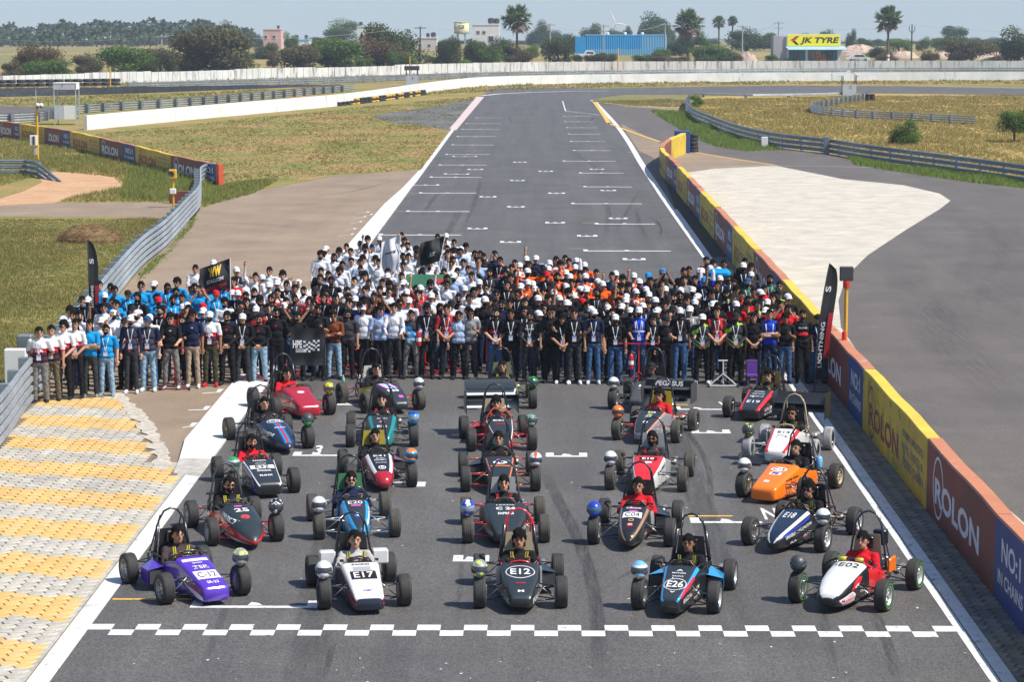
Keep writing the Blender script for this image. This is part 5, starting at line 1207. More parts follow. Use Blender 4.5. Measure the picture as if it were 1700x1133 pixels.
def body(parent, P, c):
    NT = 36; b = MB(); V = []; Fc = []; Mi = []
    # refine stations
    ys = []
    for a, d in zip(P, P[1:]):
        for k in range(3): ys.append(a[0] + (d[0] - a[0]) * k / 3)
    ys.append(P[-1][0])
    def ring(y, hw, z0, z1, n):
        zc = (z0 + z1) / 2; hz = (z1 - z0) / 2; out = []
        for k in range(NT):
            t = 2 * PI * k / NT; cs, sn = math.cos(t), math.sin(t)
            out.append((hw * math.copysign(abs(cs) ** (2 / n), cs), y, zc + hz * math.copysign(abs(sn) ** (2 / n), sn)))
        return out
    rings = [ring(y, *prof_at(P, y)) for y in ys]
    def zone(k, y):
        s = math.sin(2 * PI * (k + .5) / NT); f = abs(s)
        if y < c.get('tipy', -9): return c.get('tip', c['top'])
        if s > c.get('ze', .80): return c['top']
        if s > c.get('zs', .45): return c.get('edge', c['top'])
        if s > c.get('zl', -.35): return c.get('side', c['top'])
        return c.get('low', c.get('side', c['top']))
    for i in range(len(rings)): V += rings[i]
    b.V = [Vector(v) for v in V]
    for i in range(len(rings) - 1):
        for k in range(NT):
            b.F.append([i * NT + k, i * NT + (k + 1) % NT, (i + 1) * NT + (k + 1) % NT, (i + 1) * NT + k][::-1]); b.M.append(b.mi(zone(k, (ys[i] + ys[i + 1]) / 2)))
    b.F.append(list(range(NT))); b.M.append(b.mi(c.get('tip', c.get('side', c['top']))))
    nose = b.build('nose_body', parent, True)
    # open cockpit tub behind the cowl
    hw, z0, z1, n = P[-1][1:]
    T = [(-.33, hw, .06, z1, n), (-.1, hw + .03, .05, z1 - .05, n), (.2, hw + .045, .05, .44, n), (.5, hw + .02, .05, .40, n)]
    if c.get('tub', True):
        b = MB(); m2 = c.get('tubc', c.get('side', c['top']))
        for inn, mm in ((1.0, m2), (.93, K['black'])):
            R_ = [ring(y, w_ * inn, a + (.012 if inn < 1 else 0), d, n_) for y, w_, a, d, n_ in T]; base = len(b.V)
            for r_ in R_: b.V += [Vector(v) for v in r_]
            for i in range(len(R_) - 1):
                for k in range(NT):
                    s = math.sin(2 * PI * (k + .5) / NT)
                    if s > .55: continue
                    b.F.append([base + i * NT + k, base + i * NT + (k + 1) % NT, base + (i + 1) * NT + (k + 1) % NT, base + (i + 1) * NT + k][::(-1 if inn == 1 else 1)]); b.M.append(b.mi(mm))
        b.build('cockpit_tub', parent, True)
    return nose

def decal(parent, P, s, xc, yc, wd, hy, m, bold=.03, name='race_number', italic=0.0, lift=.008):
    Vt, Ft = text_geo(s, bold); x0 = min(v[0] for v in Vt); x1 = max(v[0] for v in Vt); y0 = min(v[1] for v in Vt); y1 = max(v[1] for v in Vt)
    V = []
    for x, y in Vt:
        u = (x - x0) / (x1 - x0) - .5; v = (y - y0) / (y1 - y0) - .5
        V.append((xc + wd * u + italic * v, yc + hy * v, 0))
    me = mesh(name, V, Ft, [m])
    if wd > .15:   # cut the letters into strips so that they follow the curved panel
        bm = bmesh.new(); bm.from_mesh(me)
        for k in range(1, 9): bmesh.ops.bisect_plane(bm, geom=bm.verts[:] + bm.edges[:] + bm.faces[:], plane_co=(xc + wd * (k / 9 - .5), 0, 0), plane_no=(1, 0, 0))
        for k in range(1, 3): bmesh.ops.bisect_plane(bm, geom=bm.verts[:] + bm.edges[:] + bm.faces[:], plane_co=(0, yc + hy * (k / 3 - .5), 0), plane_no=(0, 1, 0))
        bm.to_mesh(me); bm.free()
    for v in me.vertices: v.co.z = top_z(P, v.co.x, v.co.y) + lift
    return link(name, me, parent)
def patch(parent, P, xc, yc, wd, hy, m, shape='rect', ring=0.0, name='number_plate', lift=.0025):
    V = []; Fc = []
    if shape == 'oval':
        n = 36; q = [1, 1 - ring] if ring else [1, .66, .33]
        for j, s in enumerate(q):
            for k in range(n):
                a = 2 * PI * k / n; X = xc + wd / 2 * s * math.cos(a); Y = yc + (hy / 2 - (wd / 2 * (1 - s) * 1.5 if ring else hy / 2 * (1 - s))) * math.sin(a); V.append((X, Y, top_z(P, X, Y) + lift))
        for j in range(len(q) - 1):
            for k in range(n): Fc.append([j * n + k, j * n + (k + 1) % n, (j + 1) * n + (k + 1) % n, (j + 1) * n + k])
        if not ring: Fc.append([(len(q) - 1) * n + k for k in range(n)])
    else:
        nx, ny = 8, 8
        for j in range(ny + 1):
            for i in range(nx + 1):
                X = xc + wd * (i / nx - .5); Y = yc + hy * (j / ny - .5); V.append((X, Y, top_z(P, X, Y) + lift))
        Fc = [[j * (nx + 1) + i, j * (nx + 1) + i + 1, (j + 1) * (nx + 1) + i + 1, (j + 1) * (nx + 1) + i] for j in range(ny) for i in range(nx)]
    return link(name, mesh(name, V, Fc, [m]), parent)
def side_decal(parent, P, s, side, ya, yb, zc, hz, m, bold=.02, slope=0.0, name='side_lettering'):
    Vt, Ft = text_geo(s, bold); x0 = min(v[0] for v in Vt); x1 = max(v[0] for v in Vt); y0 = min(v[1] for v in Vt); y1 = max(v[1] for v in Vt); V = []
    for x, y in Vt:
        u = (x - x0) / (x1 - x0); v = (y - y0) / (y1 - y0) - .5; Y = (ya + (yb - ya) * u) if side > 0 else (yb + (ya - yb) * u); Z = zc + slope * (Y - ya) + hz * v
        V.append((side * (side_x(P, Z, Y) + .004), Y, Z))
    return link(name, mesh(name, V, Ft, [m]), parent)
def side_stripe(parent, P, side, pts, m, name='side_stripe', top=False):
    """pts: list of (y, zlow, zhigh) on the side, or (y, x0, x1) on top"""
    V = []; Fc = []
    pp = []
    for a, b in zip(pts, pts[1:]):
        for k in range(6): t = k / 6; pp.append(tuple(a[i] + (b[i] - a[i]) * t for i in range(3)))
    pp.append(pts[-1])
    for i, (y, a, b) in enumerate(pp):
        for q in range(4):
            s = a + (b - a) * q / 3
            V.append((s, y, top_z(P, s, y) + .003) if top else (side * (side_x(P, s, y) + .003), y, s))
        if i:
            for q in range(3): k = 4 * i + q; Fc.append([k - 4, k - 3, k + 1, k])
    return link(name, mesh(name, V, Fc, [m]), parent)

def helmet(loc, rz, cols, label, vis=None, group='crash helmets set on front tyres', r=.135):
    root = empty('helmet', loc, rz); tag(root, label, 'helmet', group)
    a, b2 = cols[0], cols[1]; G = MB(); nu, nv = 22, 16; b = len(G.V)
    ex, ey, ez = .128, .155, .138
    V = []
    for j in range(nv + 1):
        p = -PI / 2 * .80 + (PI / 2 * 1.80) * j / nv
        for k in range(nu):
            t = 2 * PI * k / nu; x = ex * math.cos(p) * math.cos(t); y = ey * math.cos(p) * math.sin(t); z = ez * math.sin(p)
            if y < 0 and z < -.01: y *= 1 + .22 * min(1, -z / .08)      # chin bar
            if z < 0: x *= 1 - .12 * (-z / ez)
            V.append(Vector((x, y, z)))
    G.V = V
    for j in range(nv):
        for k in range(nu):
            G.F.append([j * nu + k, j * nu + (k + 1) % nu, (j + 1) * nu + (k + 1) % nu, (j + 1) * nu + k])
            c = (V[j * nu + k] + V[(j + 1) * nu + (k + 1) % nu]) / 2; style = cols[2] if len(cols) > 2 else 'plain'
            sel = {'plain': False, 'stripe': abs(c.x) < .03 and (c.z > .03 or c.z < -.07), 'band': c.z < -.05 or (c.z > .055 and c.z < .085), 'patch': mnoise.noise(c * 22 + Vector((hash_(label), 0, 0))) > .20, 'low': c.z < -.03, 'camo': mnoise.noise(c * 34 + Vector((hash_(label), 3, 0))) > .0}[style]
            G.M.append(G.mi(b2 if sel else a))
    G.F.append(list(range(nu))[::-1]); G.M.append(G.mi(DECK))
    G.build('shell', root, True).location = (0, 0, .122)
    vm = vis or VISOR; Gv = MB(); V = []
    for j in range(6):
        p = math.radians(-19 + 42 * j / 5)
        for k in range(13):
            t = -PI / 2 + math.radians(-68 + 136 * k / 12); V.append(Vector((ex * 1.03 * math.cos(p) * math.cos(t), ey * 1.045 * math.cos(p) * math.sin(t) - .002, ez * 1.03 * math.sin(p))))
    Gv.add(V, [[j * 13 + k, j * 13 + k + 1, (j + 1) * 13 + k + 1, (j + 1) * 13 + k] for j in range(5) for k in range(12)], vm)
    Gv.build('visor', root, True).location = (0, 0, .122)
    Gx = MB()
    for s in (-1, 1): Gx.box((s * .035, -.178, -.075), (.022, .012, .014), DECK)
    Gx.build('vent', root).location = (0, 0, .122)
    return root
def hash_(s): return (sum(ord(ch) * (i + 3) for i, ch in enumerate(s)) % 997) * .37
VISOR = mat('smoked visor', (.035, .045, .055), .08, var=.1, coat=1.0)
VISB = mat('mirror blue visor', (.06, .16, .24), .08, .4, var=.1, coat=1.0)
VISG = mat('silver visor', (.35, .38, .40), .12, .5, var=.1, coat=1.0)

def wing(parent, yc, z0, wd, chord, n, m, m2, endm, name='rear_wing', eh=.42, z_step=.10, lean=.35):
    for k in range(n):
        b = MB(); V = []
        for s in range(7):
            t = s / 6; y = yc - chord / 2 + chord * t + k * .09; z = z0 + k * z_step + lean * chord * t * t
            for x in (-wd / 2, wd / 2): V += [(x, y, z), (x, y, z - .02 * math.sin(PI * (t * .8 + .15)))]
        Fc = []
        for s in range(6): a = 4 * s; Fc += [[a, a + 4, a + 6, a + 2], [a + 3, a + 7, a + 5, a + 1], [a, a + 1, a + 5, a + 4], [a + 2, a + 6, a + 7, a + 3]]
        Fc += [[0, 2, 3, 1], [24, 25, 27, 26]]
        b.add(V, Fc, m if k % 2 == 0 else m2); b.build('wing_element', parent)
    for s in (-1, 1):
        b = MB(); b.box((s * (wd / 2 + .008), yc + .05, z0 + eh * .22), (.012, chord + .26, eh), endm); b.build('wing_endplate', parent)
    for s in (-1, 1): MB().tube([(s * .12, yc - .1, .45), (s * .16, yc, z0)], .012, DK, 5).build('wing_strut', parent)

CARS = []
def car(sp):
    a = at(*sp['L']); b = at(*sp['R']); mid = (a + b) / 2; ang = math.atan2(b.y - a.y, b.x - a.x)
    if 'yaw' in sp: ang = math.radians(sp['yaw'])
    fy = -.78
    org = Vector((mid.x + math.sin(ang) * fy, mid.y - math.cos(ang) * fy, 0))   # car origin (between axles)
    root = empty('racing_car', org, ang); tag(root, sp['label'], 'racing car', 'student racing cars lined up on the grid')
    tr = (b - a).length / 2 - .02; tr = max(.54, min(.66, tr))
    P = PROF[sp.get('prof', 'round')]; c = sp['c']
    P = [(y * sp.get('nl', 1) if y < -.4 else y, hw * sp.get('nw', 1), z0, z1 * sp.get('nh', 1), n) for y, hw, z0, z1, n in P]
    body(root, P, c)
    hm = c.get('hoop', K['black']); H = sp.get('H', 1.15)
    # roll hoops
    MB().tube([(-.30, .50, .10), (-.285, .50, .45), (-.20, .52, H - .18), (-.11, .53, H - .04), (0, .53, H), (.11, .53, H - .04), (.20, .52, H - .18), (.285, .50, .45), (.30, .50, .10)], .0165, hm, 8).build('main_roll_hoop', root, True)
    if 'pad' in sp: 
        for s in (-1, 1): MB().tube([(s * .287, .50, .42), (s * .215, .517, H - .24)], .03, K['black'], 8).build('hoop_padding', root, True)
    for s in (-1, 1): MB().tube([(s * .17, .53, H - .1), (s * .2, 1.0, .36)], .013, hm, 6).build('hoop_brace', root, True)
    fh = sp.get('fh', .66); fm = c.get('fhoop', hm)
    MB().tube([(-.27, -.31, .12), (-.245, -.31, fh - .18), (-.12, -.31, fh - .02), (0, -.31, fh), (.12, -.31, fh - .02), (.245, -.31, fh - .18), (.27, -.31, .12)], .014, fm, 7).build('front_roll_hoop', root, True)
    for s in (-1, 1):
        MB().tube([(s * .25, -.31, .46), (s * .295, .5, .50)], .013, hm, 6).tube([(s * .26, -.31, .12), (s * .30, .5, .12)], .013, hm, 6).tube([(s * .26, -.31, .12), (s * .295, .5, .5)], .011, hm, 6).build('frame_tube', root, True)
    fr = MB()
    for s in (-1, 1): fr.tube([(s * .30, .5, .12), (s * .2, 1.02, .14), (s * .2, 1.02, .40), (s * .295, .5, .5)], .013, hm, 6).tube([(s * .30, .5, .12), (s * .2, 1.02, .40)], .011, hm, 6)
    fr.tube([(-.2, 1.02, .14), (.2, 1.02, .14), (.2, 1.02, .4), (-.2, 1.02, .4), (-.2, 1.02, .14)], .012, hm, 6).build('rear_frame', root, True)
    # seat back, headrest, belts
    pm = c.get('panel', K['black']); zt = sp.get('panelz', .86)
    MB().add([(-.27, .47, .12), (.27, .47, .12), (.19, .49, zt), (-.19, .49, zt), (-.27, .485, .12), (.27, .485, .12), (.19, .505, zt), (-.19, .505, zt)], [[0, 1, 2, 3], [7, 6, 5, 4], [3, 2, 6, 7], [0, 3, 7, 4], [1, 5, 6, 2]], pm).build('seat_back_panel', root)
    MB().box((0, .45, .735), (.20, .06, .18), c.get('rest', K['black']), bev=.015).build('headrest', root)
    # steering wheel
    sw = MB(); pts = [(.12 * math.cos(t), -.165 + .05 * math.sin(t), .50 + .085 * math.sin(t)) for t in [2 * PI * k / 14 for k in range(15)]]
    sw.tube(pts, .012, K['black'], 6, cap=False).box((0, -.165, .5), (.14, .03, .06), K['dgrey']).build('steering_wheel', root, True)
    MB().box((0, -.30, .52), (.34, .02, .13), K['black'], bev=.005).build('dashboard', root)
    # engine and ancillaries
    e = MB(); e.box((0, .78, .26), (.30, .30, .26), K['dgrey'], bev=.03).box((.02, .74, .43), (.24, .2, .12), STEEL, bev=.02).box((0, .74, .5), (.2, .14, .05), K['dgrey'], bev=.01)
    e.lathe([(0, -.16), (.07, -.16), (.08, -.1), (.08, .12), (.06, .16), (0, .16)], STEEL, 'x', (0, .92, .22), 14)
    for k in range(3): e.tube([(-.08 + k * .08, .66, .44), (-.1 + k * .09, .56, .40), (-.1 + k * .09, .58, .28)], .018, RUSTY, 6)
    e.build('engine', root)
    x = MB(); s = 1 if sp.get('ex', 1) > 0 else -1
    x.tube([(s * .12, .7, .34), (s * .28, .62, .3), (s * .36, .8, .26)], .025, RUSTY, 7).tube([(s * .36, .78, .26), (s * .38, 1.1, .28)], [.055, .05], STEEL, 9); x.build('exhaust', root, True)
    cb = MB(); r_ = random.Random(hash_(sp['label']))
    for k in range(7):
        p0 = Vector((r_.uniform(-.25, .25), r_.uniform(.55, .7), r_.uniform(.4, .6))); p2 = Vector((r_.uniform(-.3, .3), r_.uniform(.7, 1.0), r_.uniform(.25, .5)))
        cb.tube([p0, (p0 + p2) / 2 + Vector((0, 0, .08)), p2], .006, r_.choice([K['black'], K['rust'], DECB, K['black'], STEEL]), 4)
    cb.build('cables', root)
    if c.get('tank'): MB().lathe([(0, -.1), (.05, -.1), (.06, -.06), (.06, .1), (.03, .13), (0, .13)], c['tank'], c=(.36, .5, .5), n=12).build('catch_tank', root, True)
    for k in range(5):   # small sponsor stickers scattered on the flanks
        sd = 1 if k % 2 else -1; y = r_.uniform(-1.0, -.45); z = r_.uniform(.16, .34)
        side_decal(root, P, r_.choice(('RACE', 'TECH', 'AUTO', 'POWER', 'FAST', 'OIL')), sd, y, y + r_.uniform(.14, .24), z, r_.uniform(.03, .05), r_.choice((DECW, DECW, DECW, DECR)), name='sponsor_sticker')
    ib = MB(); ib.tube([(-.27, .505, .55), (.27, .505, .55)], .012, hm, 6).tube([(-.285, .505, .2), (.22, .51, .8)], .010, hm, 6).box((.02, .66, .66), (.17, .14, .13), K['dgrey'], bev=.02).lathe([(0, 0), (.05, .01), (.05, .10), (0, .11)], STEEL, c=(-.12, .68, .55), n=10)
    ib.build('air_intake', root)
    for s in (-1, 1): MB().box((s * .26, -.22, .585), (.06, .02, .04), K['black'], bev=.006).tube([(s * .26, -.22, .585), (s * .2, -.28, .54)], .005, DK, 4).build('mirror', root)
    # wheels and suspension
    tk = sp.get('tyre', 'std'); tm = {'std': TYRE, 'dusty': TYRE2, 'grey': GREYT, 'green': TYRE}[tk]
    if tk not in TYM: TYM[tk] = tyre_mesh(tm, band=mat('green tyre band', (.03, .35, .05), .6) if tk == 'green' else None)
    rm = c.get('rim', STEEL)
    if rm.name not in RIMM: RIMM[rm.name] = rim_mesh(rm)
    sus = c.get('arm', K['black'])
    for sx in (-1, 1):
        for wy in (fy, .78):
            w_ = link('wheel', RIMM[rm.name], root, (sx * tr, wy, .235), (r_.random() * 3, 0, 0)); w_.rotation_mode = 'XYZ'
            link('tyre', TYM[tk], w_)
            bx = .22 if wy < 0 else .2
            m = MB()
            for zz, zo in ((.33, .33), (.14, .13)):
                for dy in (-.17, .15): m.tube([(sx * bx, wy + dy, zz), (sx * (tr - .09), wy, zo)], .0095, sus, 6)
            m.tube([(sx * (tr - .11), wy, .15), (sx * .2, wy + .02, .40)], .008, STEEL, 6)
            m.build('suspension_arms', root, True)
            MB().box((sx * (tr - .085), wy, .235), (.045, .07, .22), STEEL, bev=.008).build('upright', root)
            sp_ = MB(); sp_.tube([(sx * .2, wy + .06, .42), (sx * .06, wy + .06, .47)] if wy < 0 else [(sx * .22, wy, .42), (sx * .16, wy - .2, .46)], .022, c.get('spring', STEEL), 7).build('shock_absorber', root, True)
    for s in sp.get('pods', ()):   # side pods / radiators
        pm_ = c.get('pod', c.get('side', c['top']))
        g = MB(); hwp = .15; x = s * (.31 + hwp)
        g.add([(s * .30, -.02, .10), (s * .56, .02, .12), (s * .56, .02, .34), (s * .30, -.02, .40), (s * .30, .50, .10), (s * .50, .52, .12), (s * .50, .52, .30), (s * .30, .50, .42)], [[0, 1, 5, 4], [1, 2, 6, 5], [2, 3, 7, 6], [4, 5, 6, 7]], pm_); g.build('side_pod', root)
        MB().box((s * .43, .03, .23), (.22, .02, .20), K['dgrey']).build('radiator', root)
    for f in sp.get('extra', ()): f(root, P)
    for d in sp.get('txt', ()):
        s_, xc, yc, wd, hy, m = d[:6]; decal(root, P, s_, xc, yc, wd, hy, DEC[m], bold=d[6] if len(d) > 6 else .03, name='race_number' if wd > .17 else 'sponsor_lettering')
    bpy.context.view_layer.update()
    hs = sp.get('helmet')
    M = Matrix.Translation(org) @ Matrix.Rotation(ang, 4, 'Z')
    if hs:
        p = M @ Vector((hs[0] * tr, fy + hs[3] if len(hs) > 3 else fy, .463)); helmet(p, hs[4] if len(hs) > 4 else ang * .3, hs[1], hs[2], vis=hs[5] if len(hs) > 5 else None)
    CARS.append((sp, M, tr)); return root

def P_(sh, *a, **k): return lambda root, P: patch(root, P, *a, shape=sh, **k)
def SD(*a, **k): return lambda root, P: side_decal(root, P, *a, **k)
def ST(*a, **k): return lambda root, P: side_stripe(root, P, *a, **k)
def WG(*a, **k): return lambda root, P: wing(root, *a, **k)
def shark(root, P):
    G = MB()   # snarling mouth and eye painted on the left of the nose as seen by the driver
    s = 1
    side_stripe(root, P, s, [(-1.32, .21, .22), (-1.2, .12, .26), (-1.0, .14, .30), (-.90, .23, .25)], DECW, 'painted_mouth')
    side_stripe(root, P, s, [(-1.28, .19, .215), (-1.18, .145, .235), (-1.0, .165, .27), (-.93, .22, .24)], DECR, 'painted_mouth')
    for k in range(6):
        y = -1.22 + k * .05; zt = .222 + k * .005
        V = [(side_x(P, z, yy) + .006, yy, z) for yy, z in ((y, zt), (y + .042, zt + .004), (y + .021, zt - .045))]; link('painted_tooth', mesh('t', V, [[0, 1, 2]], [DECW]), root)
        V = [(side_x(P, z, yy) + .006, yy, z) for yy, z in ((y, .152), (y + .042, .155), (y + .021, .190))]; link('painted_tooth', mesh('t', V, [[0, 1, 2]], [DECW]), root)
    side_stripe(root, P, s, [(-1.02, .31, .325), (-.90, .32, .41), (-.74, .37, .46), (-.62, .44, .46)], DECR, 'painted_eye')
    side_stripe(root, P, s, [(-.93, .33, .335), (-.87, .33, .362), (-.80, .352, .38), (-.76, .375, .38)], DECW, 'painted_eye'); side_stripe(root, P, s, [(-.87, .337, .352), (-.85, .337, .355), (-.83, .342, .356)], DECK, 'painted_pupil')

